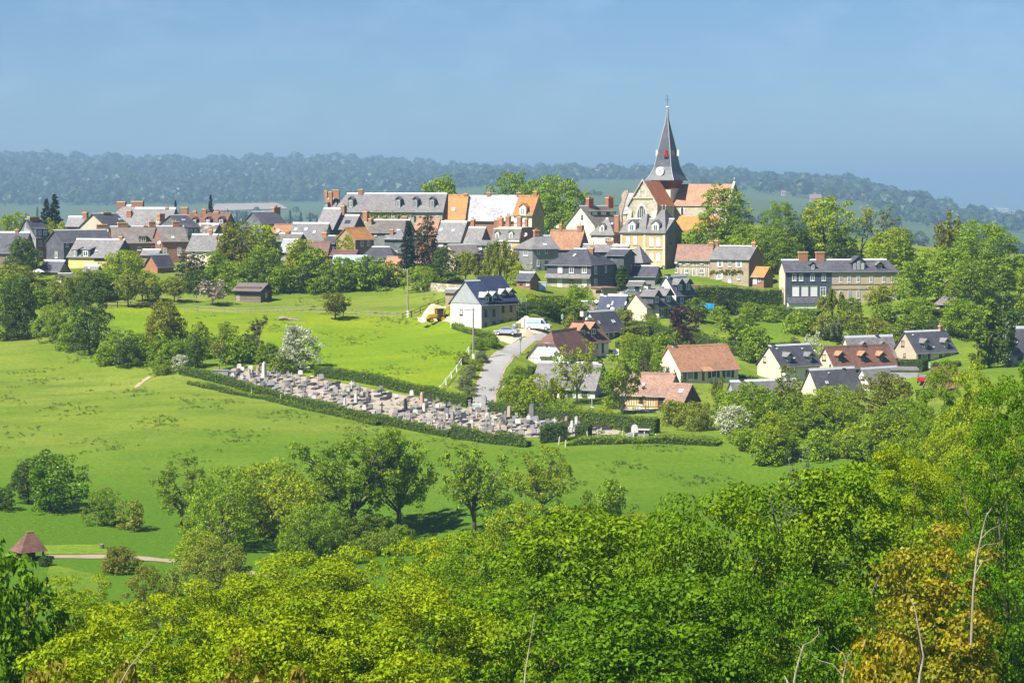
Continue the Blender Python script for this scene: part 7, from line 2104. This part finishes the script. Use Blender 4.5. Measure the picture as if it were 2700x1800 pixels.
def grave(px, py, kind, tone, label=None, group=None, sc=1.0):
    q = gp(px, py)
    s, h = grave_parts(kind)
    t = thing('grave', label, 'grave', q, R(-28) + GR.normal(0, .12), group)
    a = link('slab', s, STONE[tone if tone in ('dark', 'grey') else GR.choice(['grey', 'pale grey', 'beige', 'grey', 'dark'])], t)
    b = link({'cross': 'cross'}.get(kind, 'headstone'), h, STONE[tone], t)
    b.rotation_euler = (GR.normal(0, .03), GR.normal(0, .03), 0)
    t.scale = (sc,) * 3
cu = np.array(CEM_UP, float); cl = np.array(CEM_LO, float)
def cemp(s, v):
    def at(pl):
        d = np.concatenate([[0], np.cumsum(np.hypot(*np.diff(pl, axis=0).T))]); d /= d[-1]
        return np.array([np.interp(s, d, pl[:, 0]), np.interp(s, d, pl[:, 1])])
    return at(cu) * (1 - v) + at(cl) * v
kinds = ['headstone', 'round headstone', 'cross', 'stele', 'obelisk', 'slanted slab']
for row in range(8):
    v = .05 + .90 * row / 7
    n = 39
    for k in range(n):
        s = (k + .5 + GR.uniform(-.3, .3)) / n
        if GR.random() < .10 or (s > .9 and GR.random() < .75) or (.36 < s < .44 and .3 < v < .75):
            continue
        px, py = cemp(s, v + GR.uniform(-.05, .05))
        kd = kinds[GR.choice(6, p=[.38, .18, .17, .05, .02, .20])]
        tn = ['white', 'pale grey', 'grey', 'dark', 'beige', 'pink'][GR.choice(6, p=[.2, .26, .24, .12, .13, .05])]
        zone = 'at the left end' if s < .2 else 'left of the middle' if s < .42 else 'in the middle' if s < .62 else 'below the lane end' if s < .8 else 'at the right end'
        rw = 'upper' if row < 4 else 'lower'
        grave(px, py, kd, tn, f'{tn} {kd} in {rw} cemetery rows {zone}', f'graves in the {rw} rows of the cemetery {zone}', GR.uniform(.6, .92))
grave(690, 1003, 'obelisk', 'white', 'tall white-edged pillar tomb at the left end of the cemetery', None, 1.35)
grave(1108, 1078, 'obelisk', 'pink', 'tall rust-brown cross pillar in the middle of the cemetery', None, 1.15)
grave(1400, 1112, 'stele', 'grey', 'largest weathered grey stele beside the upper cemetery hedge', None, 1.3)
grave(1425, 1100, 'cross', 'pale grey', 'tall stone cross right of the largest grey stele', None, 1.25)
grave(1674, 1146, 'round headstone', 'white', 'lone white rounded headstone on the grass right of the cemetery', None, 1.15)
grave(1604, 1128, 'headstone', 'dark', 'last dark headstone on the gravel at the right', None, 1.2)
grave(1275, 1086, 'stele', 'pale grey', 'tall pale stele beside the cemetery gate', None, 1.2)
def simple(name, label, cat, px, py, parts, rz=0, y0=200):
    q = gp(px, py, y0)
    t = thing(name, label, cat, q, rz)
    for nm, mb, mat in parts:
        mb.build(nm, mat, t)
    return t
simple('grave_vault', 'wide grey concrete vault at the left end of the cemetery', 'tomb', 592, 992, [('walls', MB().box(-1.9, .75, -.7, .7, -.6, .95).box(.8, 1.9, -.5, .7, -.6, .8), wmat('grey')), ('lid', MB().box(-2.0, .8, -.8, .8, .951, 1.08).box(.82, 2.0, -.75, .8, .801, .95), STONE['pale grey'])], R(-8))
simple('grave_vault', 'dark-and-white table tomb beside the low hedge block', 'tomb', 1698, 1148, [('base', MB().box(-.8, .8, -.5, .5, -.3, .3), STONE['pale grey']), ('body', MB().box(-.7, .7, -.4, .4, .301, .8), STONE['dark']), ('top', MB().box(-.9, .9, -.6, .6, .801, .95), STONE['white'])], R(-15))
# cemetery gate at the lane end
q = gp(1268, 1084)
t = thing('gate', 'white double gate with stone pillar at the lane end of the cemetery', 'gate', q, R(4))
for x in (-1.75, .0, 1.75):
    MB().box(x - .18, x + .18, -.18, .18, -.4, 1.65 if x else .2).box(x - .24, x + .24, -.24, .24, 1.651 if x else .201, 1.78 if x else .25).build('pillar', STONE['pale grey'], t)
for x0 in (-1.5, .05):
    g = MB()
    for k in range(8):
        g.box(x0 + .05 + k * .19, x0 + .17 + k * .19, -.03, .03, .1, 1.25)
    g.box(x0, x0 + 1.5, -.05, .05, .3, .4).box(x0, x0 + 1.5, -.05, .05, 1.0, 1.1)
    g.build('leaf', mm('white_paint'), t)
# ------------------------------------------------------------------ vehicles
def wheel(t, x, y, r, w, rim=None):
    o = MB().extr([(x + r * math.cos(a), r + r * math.sin(a)) for a in np.linspace(0, 2 * math.pi, 16, False)], y - w / 2, y + w / 2, 'y').build('wheel', surf('tyre_rubber', (.025, .025, .028), var=.1), t)
    MB().extr([(x + r * .6 * math.cos(a), r + r * .6 * math.sin(a)) for a in np.linspace(0, 2 * math.pi, 14, False)], y - w / 2 - .02, y + w / 2 + .02, 'y').build('rim', rim or mm('zinc_trim'), o)
def paint(name, col):
    return surf(name, col, tuple(c * .92 for c in col), var=.03, rough=.22, spec=.7)
def body(prof, half, inset=None):
    """side profile (x, z) swept across, pulled in towards the roof"""
    zs = [p[1] for p in prof]; z0, z1 = min(zs), max(zs)
    b = MB(); n = len(prof)
    pts = []
    for k in (-1, -.86, .86, 1):
        for x, z in prof:
            tz = (z - z0) / (z1 - z0)
            hw = half * (1 - .16 * max(0, tz - .5) * 2)
            sh = 1 if abs(k) < .9 else .97
            pts.append((x * sh, k * hw, z0 + (z - z0) * (1 if abs(k) < .9 else .985)))
    fs = []
    for j in range(3):
        for i in range(n):
            fs.append((j * n + i, j * n + (i + 1) % n, (j + 1) * n + (i + 1) % n, (j + 1) * n + i))
    fs += [tuple(range(n)), tuple(range(4 * n - 1, 3 * n - 1, -1))]
    return b.poly(pts, fs)
def side_glass(b, poly, half, z0, z1, zt):
    for s in (-1, 1):
        pts = []
        for x, z in poly:
            tz = (z - z0) / (z1 - z0)
            pts.append((x, s * (half * (1 - .16 * max(0, tz - .5) * 2) + .012), z))
        n = len(pts)
        b.poly(pts + [(x, y - s * .05, z) for x, y, z in pts], [tuple(range(n)), tuple(range(2 * n - 1, n - 1, -1))] + [(i, (i + 1) % n, n + (i + 1) % n, n + i) for i in range(n)])
    return b
def car(name, label, px, py, rz, col, L=4.2):
    q = gp(px, py)
    t = thing(name, label, 'car', (q.x, q.y, q.z + .1), rz)
    k = L / 4.2
    pr = [(-2.1, .32), (2.1, .32), (2.12, .62), (1.95, .8), (1.2, .92), (.55, 1.38), (-.75, 1.44), (-1.55, 1.02), (-2.05, .95), (-2.14, .6)]
    pr = [(x * k, z) for x, z in pr]
    body(pr, .85).build('body', paint(name + '_paint', col), t)
    g = side_glass(MB(), [(-1.35 * k, 1.0), (.95 * k, .96), (.5 * k, 1.33), (-.72 * k, 1.38)], .85, .32, 1.44, 0)
    g.build('side_window', glass(), t)
    MB().poly([(1.22 * k, -.66, .95), (1.22 * k, .66, .95), (.57 * k, .6, 1.4), (.57 * k, -.6, 1.4)], [(0, 1, 2, 3)]).build('windscreen', glass(), t)
    MB().poly([(-1.57 * k, -.66, 1.04), (-1.57 * k, .66, 1.04), (-.8 * k, .58, 1.465), (-.8 * k, -.58, 1.465)], [(0, 1, 2, 3)]).build('rear_window', glass(), t)
    for x in (1.3 * k, -1.3 * k):
        for y in (-.8, .8):
            wheel(t, x, y, .31, .2)
    for y in (-.6, .6):
        MB().box(2.0 * k, 2.13 * k, y - .16, y + .16, .62, .74).build('headlight', glass('lamp_glass', (.5, .55, .5)), t)
        MB().box(-2.15 * k, -2.04 * k, y - .16, y + .16, .72, .88).build('tail_light', surf('tail_red', (.4, .02, .02), var=.05, rough=.3), t)
    return t
car('silver_car', 'silver car parked on the sandy yard of the building site', 1336, 884, R(165), (.40, .43, .52))
car('red_car', 'red car parked under the green lantern lamp at right', 2436, 1010, R(72), (.42, .02, .03))
car('dark_car', 'dark blue car half hidden behind the terrace hedge', 1909, 818, R(170), (.03, .045, .07))
car('white_car', 'pale car glimpsed beside the blue-black roofed bungalow', 1660, 783, R(30), (.5, .52, .54))
q = gp(1420, 872)
t = thing('van', 'white and pale blue delivery van with open rear doors at the site', 'van', (q.x, q.y, q.z + .1), R(-12))
pr = [(-2.3, .4), (2.3, .4), (2.32, .8), (2.1, 1.05), (1.55, 1.2), (.95, 2.05), (.6, 2.15), (-2.25, 2.2), (-2.35, 2.0)]
body(pr, .95).build('body', paint('van_paint', (.66, .71, .78)), t)
side_glass(MB(), [(.55, 1.25), (1.4, 1.22), (.92, 1.85), (.55, 1.9)], .95, .4, 2.2, 0).build('side_window', glass(), t)
side_glass(MB(), [(-2.1, 1.35), (.3, 1.35), (.3, 2.0), (-2.1, 2.0)], .956, .4, 2.2, 0).build('blue_panel', paint('van_blue_panel', (.45, .58, .80)), t)
MB().poly([(1.57, -.72, 1.24), (1.57, .72, 1.24), (.99, .66, 2.06), (.99, -.66, 2.06)], [(0, 1, 2, 3)]).build('windscreen', glass(), t)
for y, s in ((-.95, -1), (.95, 1)):
    MB().box(-2.95, -2.36, y - .03, y + .03, .5, 2.1).build('rear_door', paint('van_paint', (.66, .71, .78)), t)
MB().box(-2.38, -2.34, -.85, .85, .55, 2.05).build('load_opening', mm('dark_trim'), t)
for x in (1.5, -1.5):
    for y in (-.88, .88):
        wheel(t, x, y, .34, .22)
# backhoe loader
q = gp(1155, 850)
t = thing('backhoe_loader', 'yellow backhoe loader in front of the sand heap at the site', 'digger', (q.x, q.y, q.z + .05), R(200))
ye = surf('digger_yellow', (.62, .34, .015), (.52, .29, .02), var=.12, rough=.5)
bd = MB().extr([(-1.2, .75), (2.2, .75), (2.25, 1.25), (2.0, 1.55), (.6, 1.7), (.4, 1.3), (-1.2, 1.3)], -.5, .5, 'y'); bd.build('body', ye, t)
cb = MB()
for x, y in ((-1.0, -.62), (-1.0, .62), (.45, -.62), (.45, .62)):
    cb.box(x - .06, x + .06, y - .06, y + .06, 1.3, 2.7)
cb.box(-1.15, .65, -.75, .75, 2.701, 2.85); cb.build('cab_frame', ye, t)
MB().box(-.95, .4, -.6, .6, 1.31, 2.69).build('cab_glass', glass(), t)
for y in (-.75, .75):
    wheel(t, -.75, y, .72, .42, ye); wheel(t, 1.65, y, .46, .32, ye)
for y in (-.7, .7):
    MB().tube([(.2, y, 1.5), (1.7, y, 1.25), (2.9, y, .55)], .09, 6).build('loader_arm', ye, t)
MB().extr([(2.8, .05), (3.5, .02), (3.45, .12), (2.95, .3), (2.9, .85), (2.78, .85)], -1.15, 1.15, 'y').build('bucket', mm('zinc_trim'), t)
MB().tube([(-1.2, 0, 1.0), (-1.6, 0, 2.6), (-2.3, 0, 3.1)], [.16, .14, .1], 6).build('boom', ye, t)
MB().tube([(-2.3, 0, 3.1), (-2.6, 0, 1.6)], [.12, .09], 6).build('dipper_arm', ye, t)
MB().extr([(-2.8, 1.2), (-2.4, 1.2), (-2.35, 1.65), (-2.75, 1.65)], -.3, .3, 'y').build('digging_bucket', mm('dark_trim'), t)
t.scale = (.92,) * 3
# heaps
def heap(name, label, px, py, r, h, mat, sy=.8, seed=0):
    q = gp(px, py)
    rng = np.random.default_rng(seed)
    n, k = 9, 22
    v, f = [], []
    for j in range(n + 1):
        rr = j / n
        for i in range(k):
            a = 2 * math.pi * i / k
            e = 1 + .1 * math.sin(3 * a + seed) + rng.normal(0, .03)
            x, y = q.x + r * rr * e * math.cos(a), q.y + r * sy * rr * e * math.sin(a)
            v.append((x - q.x, y - q.y, ground(x, y) - q.z + h * (math.cos(rr * math.pi) * .5 + .5) * (1 + rng.normal(0, .04)) - (.15 if j == n else 0)))
    for j in range(n):
        for i in range(k):
            f.append((j * k + i, (j + 1) * k + i, (j + 1) * k + (i + 1) % k, j * k + (i + 1) % k))
    o = link(name, npmesh(name, np.array(v), np.array(f), smooth=True), mat)
    o.location = q
    tag(o, label, 'heap')
heap('sand_heap', 'large pale sand heap behind the yellow loader', 1136, 833, 2.9, 2.1, M_SAND, .5, 1)
heap('sand_heap', 'small sand heap between silver car and white van', 1388, 881, 1.9, .95, M_SAND, .8, 2)
heap('earth_heap', 'brown bare earth heap beside the scaffold', 1390, 852, 2.2, 1.3, M_DIRT, .6, 3)
simple('cement_mixer', 'grey cement mixer standing beside the silver car', 'mixer', 1358, 876, [('drum', MB().lathe([(.15, .6), (.5, .8), (.55, 1.15), (.3, 1.55)], 12), mm('gutter')), ('stand', MB().tube([(-.5, -.4, 0), (0, 0, .9), (.5, -.4, 0)], .05, 5).tube([(0, .5, 0), (0, 0, .9)], .05, 5), surf('mixer_orange', (.4, .2, .1), var=.1)), ('motor', MB().box(-.85, -.5, -.2, .2, .6, 1.0), mm('gutter'))])
# ------------------------------------------------------------------ shed, kiosk, walls, garden things
q = gp(688, 798)
t = thing('wooden_shed', 'dark wooden barn-shed with a brown sheet roof in the meadow', 'shed', q, R(-26))
Lh, Wh, he_, hr_ = 6.0, 4.2, 2.5, 3.5
MB().box(-Lh, 0, .0, Wh, -.8, he_ - .05).extr([(0, he_ - .051), (Wh, he_ - .051), (Wh, he_ - .3), (0, hr_ - .3)], -Lh + .01, -.01, 'x').build('wall', wmat('timber_dark'), t)
pk = MB().box(-Lh + .02, -.02, -.05, -.004, 0, .165).mesh('plank')
gm_ = [surf('plank_' + str(i), c, tuple(x * .7 for x in c), var=.25, fine=6, stretch=(.3, 1, 4)) for i, c in enumerate([(.20, .155, .13), (.15, .12, .105), (.24, .19, .16)])]
for i in range(9):
    o = link('plank', pk, gm_[i % 3], t); o.location = (0, 0, -.1 + i * .17)
MB().extr([(-.8, he_ - .25), (Wh * .5, hr_ + .25), (Wh + .3, he_ - .1), (Wh + .3, he_ + .02), (Wh * .5, hr_ + .37), (-.8, he_ - .13)], -Lh - .5, .5, 'x').build('roof', surf('roof_shed_sheet', (.15, .125, .12), (.19, .16, .15), var=.1, stretch=(3, .3, 1)), t)
MB().box(.005, .06, 1.6, 2.3, .9, 2.0).build('window', glass('sky_glass', (.28, .33, .38)), t)
MB().box(-Lh + .2, -Lh + 1.1, -.09, -.055, 0, 1.6).build('door', mm('grey_wood'), t)
q = gp(76, 1474)
t = thing('garden_kiosk', 'small kiosk with a steep red-brown hipped roof beside the path', 'kiosk', q, R(35))
w_ = 1.35
zk = zat(1453, q.y) - q.z; zr_ = zat(1402, q.y) - q.z
zk = max(zk, 1.2)
MB().poly([(-w_ * 1.25, -w_ * 1.15, zk - .2), (w_ * 1.25, -w_ * 1.15, zk - .2), (w_ * 1.25, w_ * 1.15, zk - .2), (-w_ * 1.25, w_ * 1.15, zk - .2), (-w_ * .1, 0, zr_), (w_ * .45, 0, zr_)], [(0, 1, 5, 4), (1, 2, 5), (2, 3, 4, 5), (3, 0, 4), (3, 2, 1, 0)]).build('roof', rmat('tile_brown'), t)
MB().tube([(-w_ * .15, 0, zr_), (w_ * .5, 0, zr_)], .08, 6).build('ridge_tiles', mm('terracotta'), t)
for x, y in ((-1, -1), (1, -1), (1, 1), (-1, 1)):
    MB().box(x * w_ * .9 - .09, x * w_ * .9 + .09, y * w_ * .9 - .09, y * w_ * .9 + .09, -.5, zk - .15).build('post', mm('brown_wood'), t)
MB().box(-w_ * .8, w_ * .8, w_ * .6, w_ * .8, -.5, zk - .2).build('back_wall', wmat('timber_dark'), t)
simple('tree_stump', 'dark cut tree stump on the lawn edge behind the round bush', 'stump', 269, 1446, [('stump', MB().lathe([(.34, -.3), (.27, .1), (.25, .55)], 10), mm('bark')), ('cut_face', MB().lathe([(.24, .551), (.22, .57)], 10), mm('bark_dead'))])
# fallen trunk in the meadow
q = gp(748, 845)
t = thing('fallen_tree', 'pale fallen tree trunk and branches lying in the meadow', 'dead tree', q)
MB().tube([(-.9, 0, .35), (.3, .2, .5), (1.6, 0, .2), (3.6, -.5, .12)], [.38, .34, .2, .08], 7).build('trunk', mm('bark_dead'), t)
for a in (((.4, .1, .5), (.1, .2, 1.4), (-.4, .3, 2.1)), ((1.4, 0, .3), (2.2, .4, .6), (3.0, .5, .3)), ((-.4, .1, .4), (-1.2, -.6, .2)), ((.8, .1, .4), (1.0, -.6, .3), (1.7, -.9, .1))):
    MB().tube(a, [.13, .09, .05][:len(a)], 5).build('branch', mm('bark_dead'), t)
# stone wall above the meadow
A, B = gp(1108, 762), gp(1238, 772)
t = thing('stone_wall', 'low rubble stone wall behind the building site', 'wall', A)
b = MB(); rr = random.Random(2)
stm = [MB().box(-.5, .5, -.25, .25, -.1, .34).mesh('stone') for _ in range(1)][0]
d = B - A; ln = d.length; ang = math.atan2(d.y, d.x)
MB().box(0, ln, -.2, .2, -1.0, 1.45).build('core', wmat('stone'), t, Matrix.Rotation(ang, 4, 'Z') @ Matrix.Rotation(-math.asin(d.z / ln), 4, 'Y'))
sm = [wmat('stone'), wmat('rubble'), wmat('cream')]
for r in range(4):
    x = rr.uniform(0, .4)
    while x < ln - .5:
        w = rr.uniform(.6, 1.0)
        o = link('stone', stm, sm[rr.choice([0, 0, 1, 2])], t)
        f = x / ln
        p = A + d * f
        o.location = p - A + Vector((0, 0, -.05 + r * .37)); o.scale = (w * .96, rr.uniform(.9, 1.1), rr.uniform(.9, 1.02))
        o.rotation_euler = (0, 0, ang)
        x += w
# garden oddments
simple('parasol', 'white parasol in the garden at far left', 'parasol', 102, 742, [('canopy', MB().lathe([(1.35, 2.0), (.7, 2.35), (.05, 2.6)], 8), mm('white_paint')), ('pole', MB().tube([(0, 0, -.2), (0, 0, 2.7)], .04, 6), mm('zinc_trim')), ('base', MB().lathe([(.3, 0), (.3, .1)], 10), wmat('grey'))])
simple('tent', 'pale teal dome tent on the grass right of the wooden shed', 'tent', 797, 760, [('canopy', MB().lathe([(1.15, 0), (1.05, .6), (.75, 1.0), (.1, 1.2)], 12), surf('teal_canvas', (.20, .45, .40), var=.08)), ('door_flap', MB().extr([(-.4, 0), (.4, 0), (0, .8)], -1.18, -1.02, 'y'), surf('pale_canvas', (.5, .62, .58), var=.05)), ('rod', MB().tube([(-1.15, 0, .05), (-.8, 0, .98), (0, 0, 1.24), (.8, 0, .98), (1.15, 0, .05)], .03, 5), mm('zinc_trim'))])
q = gp(1857, 822)
t = thing('covered_boat', 'boat under a bright blue tarpaulin on the upper lawn', 'boat', q, R(-12))
bb = MB(); pts = []; fs = []
for i, (x, hw, z) in enumerate([(-2.3, .15, .9), (-1.6, .7, 1.35), (-.4, .95, 1.6), (.9, .95, 1.5), (1.7, .8, 1.35), (1.95, .7, .9)]):
    for a, c in ((-1, .45), (-1, .75), (-.55, .95), (0, 1.08), (.55, .95), (1, .75), (1, .45)):
        pts.append((x, a * hw, z * c))
for i in range(5):
    for k in range(6):
        fs.append((i * 7 + k, i * 7 + k + 1, (i + 1) * 7 + k + 1, (i + 1) * 7 + k))
fs += [tuple(range(7)), tuple(range(41, 34, -1))]
bb.poly(pts, fs).build('tarpaulin', surf('blue_tarpaulin', (.01, .27, .62), (.01, .22, .5), var=.12, rough=.4), t, smooth=True)
MB().extr([(-2.2, .6), (1.9, .5), (1.7, .25), (-1.2, .25)], -.5, .5, 'y').build('hull', mm('white_paint'), t)
for y in (-.6, .6):
    wheel(t, .6, y, .26, .16)
MB().tube([(.6, 0, .3), (2.9, 0, .35)], .05, 5).build('drawbar', mm('zinc_trim'), t)
simple('garden_chair', 'white plastic garden chair on the lawn by the brown-roofed house', 'chair', 1624, 941, [('seat', MB().box(-.5, .5, -.4, .5, .38, .46), mm('white_paint')), ('backrest', MB().extr([(.35, .46), (.5, .461), (.75, 1.35), (.62, 1.38)], -.5, .5, 'x'), mm('white_paint'))] + [('leg', MB().box(x - .05, x + .05, y - .05, y + .05, -.1, .38), mm('white_paint')) for x in (-.42, .42) for y in (-.32, .4)])
simple('garden_bench', 'long white garden bench beside the white plastic chair', 'bench', 1597, 942, [('seat', MB().box(-1.4, 1.4, -.3, .3, .38, .46), mm('white_paint'))] + [('leg', MB().box(x - .06, x + .06, -.25, .25, -.1, .38), mm('white_paint')) for x in (-1.2, 0, 1.2)])
simple('garden_table', 'white garden table with chairs before the orange timbered cottage', 'table', 1694, 1080, [('top', MB().lathe([(.75, .72), (.75, .78)], 14), mm('white_paint'))] + [('leg', MB().tube([(x, y, -.1), (x * .8, y * .8, .72)], .04, 5), mm('white_paint')) for x, y in ((-.5, -.5), (.5, -.5), (.5, .5), (-.5, .5))])
for i, (dx, rz_) in enumerate(((-8, 1.5), (8, -1.5))):
    simple('garden_chair', ['white chair at the left of the cottage garden table', 'white chair at the right of the cottage garden table'][i], 'chair', 1694 + dx * 1.4, 1081, [('seat', MB().box(-.25, .25, -.25, .25, .42, .47), mm('white_paint')), ('backrest', MB().box(-.25, .25, .2, .25, .47, 1.0), mm('white_paint'))] + [('leg', MB().box(x - .03, x + .03, y - .03, y + .03, -.1, .42), mm('white_paint')) for x in (-.22, .22) for y in (-.22, .22)], rz_)
simple('terrace', 'pale paved terrace strip in front of the orange timbered cottage', 'terrace', 1712, 1084, [('paving', MB().box(-4.2, 4.2, -.8, 1.0, -.5, .1), wmat('cream_pale')), ('edge_kerb', MB().box(-4.3, 4.3, -.95, -.81, -.5, .14), wmat('stone'))], R(-20))
simple('container', 'pale blue-white metal cabin beside the brick summerhouse', 'cabin', 1427, 766, [('body', MB().box(-.9, .9, -.7, .7, 0, 1.6), surf('cabin_metal', (.55, .66, .76), var=.05, rough=.4)), ('roof', MB().box(-.97, .97, -.77, .77, 1.601, 1.68), mm('white_paint')), ('door', MB().box(-.5, .1, -.74, -.705, .05, 1.4), mm('white_paint'))])
q = gp(2657, 846, 300)
t = thing('road_sign', 'white board and warning triangle on a road sign post at right', 'sign', q)
hs = max(3, zat(800, q.y) - q.z)
MB().tube([(0, 0, -.3), (0, 0, hs)], .05, 6).build('post', mm('zinc_trim'), t)
MB().box(-.55, .45, -.09, -.06, hs - .55, hs + .05).build('board', mm('white_paint'), t)
MB().extr([(.2, hs - 1.6), (1.0, hs - 1.6), (.6, hs - .85)], -.1, -.06, 'y').build('triangle', mm('white_paint'), t)
MB().extr([(.6 + .3 * math.cos(a), hs - 2.2 + .3 * math.sin(a)) for a in np.linspace(0, 6.283, 14, False)], -.1, -.06, 'y').build('orange_disc', surf('sign_orange', (.8, .16, .02), var=.05), t)
# ------------------------------------------------------------------ dishes and ivy on the houses
def add_dish(key, face, px, py, rpx, off=.35):
    s = next(v for k, v in BUILT.items() if k.startswith(key))
    p = s.hit(face, px, py)
    d = {'f': Vector((0, -off, 0)), 'l': Vector((-off, 0, 0)), 'r': Vector((off, 0, 0)), 'ridge': Vector((0, 0, 0)), 'roof': Vector((0, -off, off))}[face]
    dish(s.root, p + d, rpx / s.spx)
for a in [('brick house with a white dish', 'l', 424, 640, 5), ('small brown-roofed house beside', 'roof', 735, 612, 4.5), ('small slate roof with a dark', 'r', 958, 583, 5), ('mansard-roofed', 'r', 1381, 619, 6), ('broad rust-tiled', 'ridge', 1471, 598, 4.5),
          ('blue-black roofed', 'roof', 1606, 811, 4.5), ('blue-black roofed', 'roof', 1616, 819, 5.5), ('long dark low roof behind', 'roof', 1571, 800, 5.5), ('dark-roofed house with arched', 'l', 1553, 841, 6.5), ('dark-roofed house with arched', 'l', 1564, 848, 5), ('half-timbered house', 'f', 1783, 692, 4), ('cream gabled house with blue', 'f', 2063, 985, 5), ('cream house with brown tile', 'l', 2190, 957, 5)]:
    add_dish(*a)
def ivy(key, face, x0, x1, y0, y1, n, mat, seed, fn=None):
    s = next(v for k, v in BUILT.items() if k.startswith(key))
    rng = np.random.default_rng(seed)
    cs = []
    for _ in range(n):
        u, v = rng.random(), rng.random()
        if fn and not fn(u, v):
            continue
        p = s.hit(face, x0 + (x1 - x0) * u, y0 + (y1 - y0) * v)
        if p.z < 0:
            continue
        cs.append(tuple(p))
    cs = np.array(cs)
    v, f, rn = leaves(cs, np.full((len(cs), 3), .28), 16, .3, rng, shell=.2, jit=.5)
    link('ivy', npmesh('ivy', v, f, rn), LM[mat], s.root)
ivy('long grey-roofed manor', 'f', 948, 1092, 557, 584, 260, 'lime', 1, lambda u, v: v < .35 + .6 * abs(math.sin(u * 9)) * (1 - u * .6))
ivy('brick house with orange roof and an ivy', 'l', 888, 936, 612, 662, 260, 'lime', 2, lambda u, v: v > .45 * u + .25 * math.sin(u * 7) + .1)
ivy('pale brick house', 'f', 1872, 1960, 712, 724, 60, 'olive', 3)
ivy('tall dark ivy-clad', 'f', 1618, 1645, 712, 775, 140, 'dark', 4)
# ------------------------------------------------------------------ bare stems in the foreground
def dead_stem(name, label, chain, D, r0, twigs=()):
    b0 = P(*chain[0], D)
    t = thing(name, label, 'branch', b0)
    q = [P(x, y, D + i * .15) - b0 for i, (x, y) in enumerate(chain)]
    MB().tube(q, [r0 * (1 - .75 * i / (len(q) - 1)) for i in range(len(q))], 7).build('stem', mm('bark_dead'), t)
    for tw in twigs:
        k = [P(x, y, D + i * .1) - b0 for i, (x, y) in enumerate(tw)]
        MB().tube(k, [r0 * .45 * (1 - .7 * i / (len(k) - 1)) for i in range(len(k))], 5).build('twig', mm('bark_dead'), t)
    return t
dead_stem('dead_branch', 'long pale dead limb standing out of the golden tree', [(2560, 1700), (2566, 1560), (2575, 1470), (2590, 1400), (2600, 1360), (2615, 1338)], 78, .042, [[(2586, 1420), (2612, 1395), (2640, 1382)], [(2570, 1515), (2590, 1480), (2612, 1470)], [(2575, 1450), (2600, 1435), (2630, 1432)]])
dead_stem('dead_branch', 'white forked dead branch at the lower right edge', [(2088, 1830), (2098, 1770), (2112, 1720), (2118, 1700), (2140, 1690), (2160, 1670), (2157, 1652)], 60, .026, [[(2114, 1716), (2108, 1705), (2102, 1700)], [(2116, 1735), (2126, 1722), (2130, 1718)]])
dead_stem('dead_branch', 'pale dead branch right of the white forked one', [(2220, 1830), (2222, 1790), (2230, 1750), (2238, 1722)], 60, .024, [[(2218, 1775), (2196, 1750), (2160, 1740), (2142, 1725), (2140, 1715)], [(2232, 1745), (2225, 1725), (2195, 1700)], [(2236, 1730), (2250, 1710)]])
dead_stem('dead_branch', 'short pale branch end at the bottom of the dark maple', [(2080, 1830), (2076, 1795), (2068, 1780)], 60, .036)
dead_stem('bare_stem', 'pale straw-coloured bare stem at the bottom centre', [(1380, 1830), (1385, 1770), (1398, 1690), (1410, 1615)], 55, .022)
dead_stem('dead_branch', 'thin bare branch across the lower left leaves', [(300, 1830), (340, 1760), (380, 1710), (420, 1660)], 60, .018, [[(350, 1750), (380, 1735)]])
dead_stem('dead_branch', 'grey bare trunk piece inside the golden tree', [(2420, 1830), (2425, 1780), (2435, 1730), (2428, 1690), (2412, 1600), (2395, 1570)], 76, .045)
# ------------------------------------------------------------------ look-alikes are told apart by their order across the picture
ORD = ['leftmost', 'second from left', 'third from left', 'fourth from left', 'fifth from left', 'sixth from left', 'seventh from left', 'eighth from left', 'ninth from left', 'tenth from left',
       'eleventh from left', 'twelfth from left', 'thirteenth from left', 'fourteenth from left', 'fifteenth from left', 'sixteenth from left', 'seventeenth from left', 'eighteenth from left']
same = {}
for o in bpy.data.objects:
    if o.parent is None and o.get('label') and o.get('kind') is None:
        same.setdefault(o['label'], []).append(o)
for lab, obs in same.items():
    if len(obs) > 1:
        obs.sort(key=lambda o: o.location.x / max(o.location.y, 1))
        for i, o in enumerate(obs):
            if i < len(ORD) and len((lab + ' ' + ORD[i]).split()) <= 16:
                o['label'] = lab + ', ' + ORD[i]
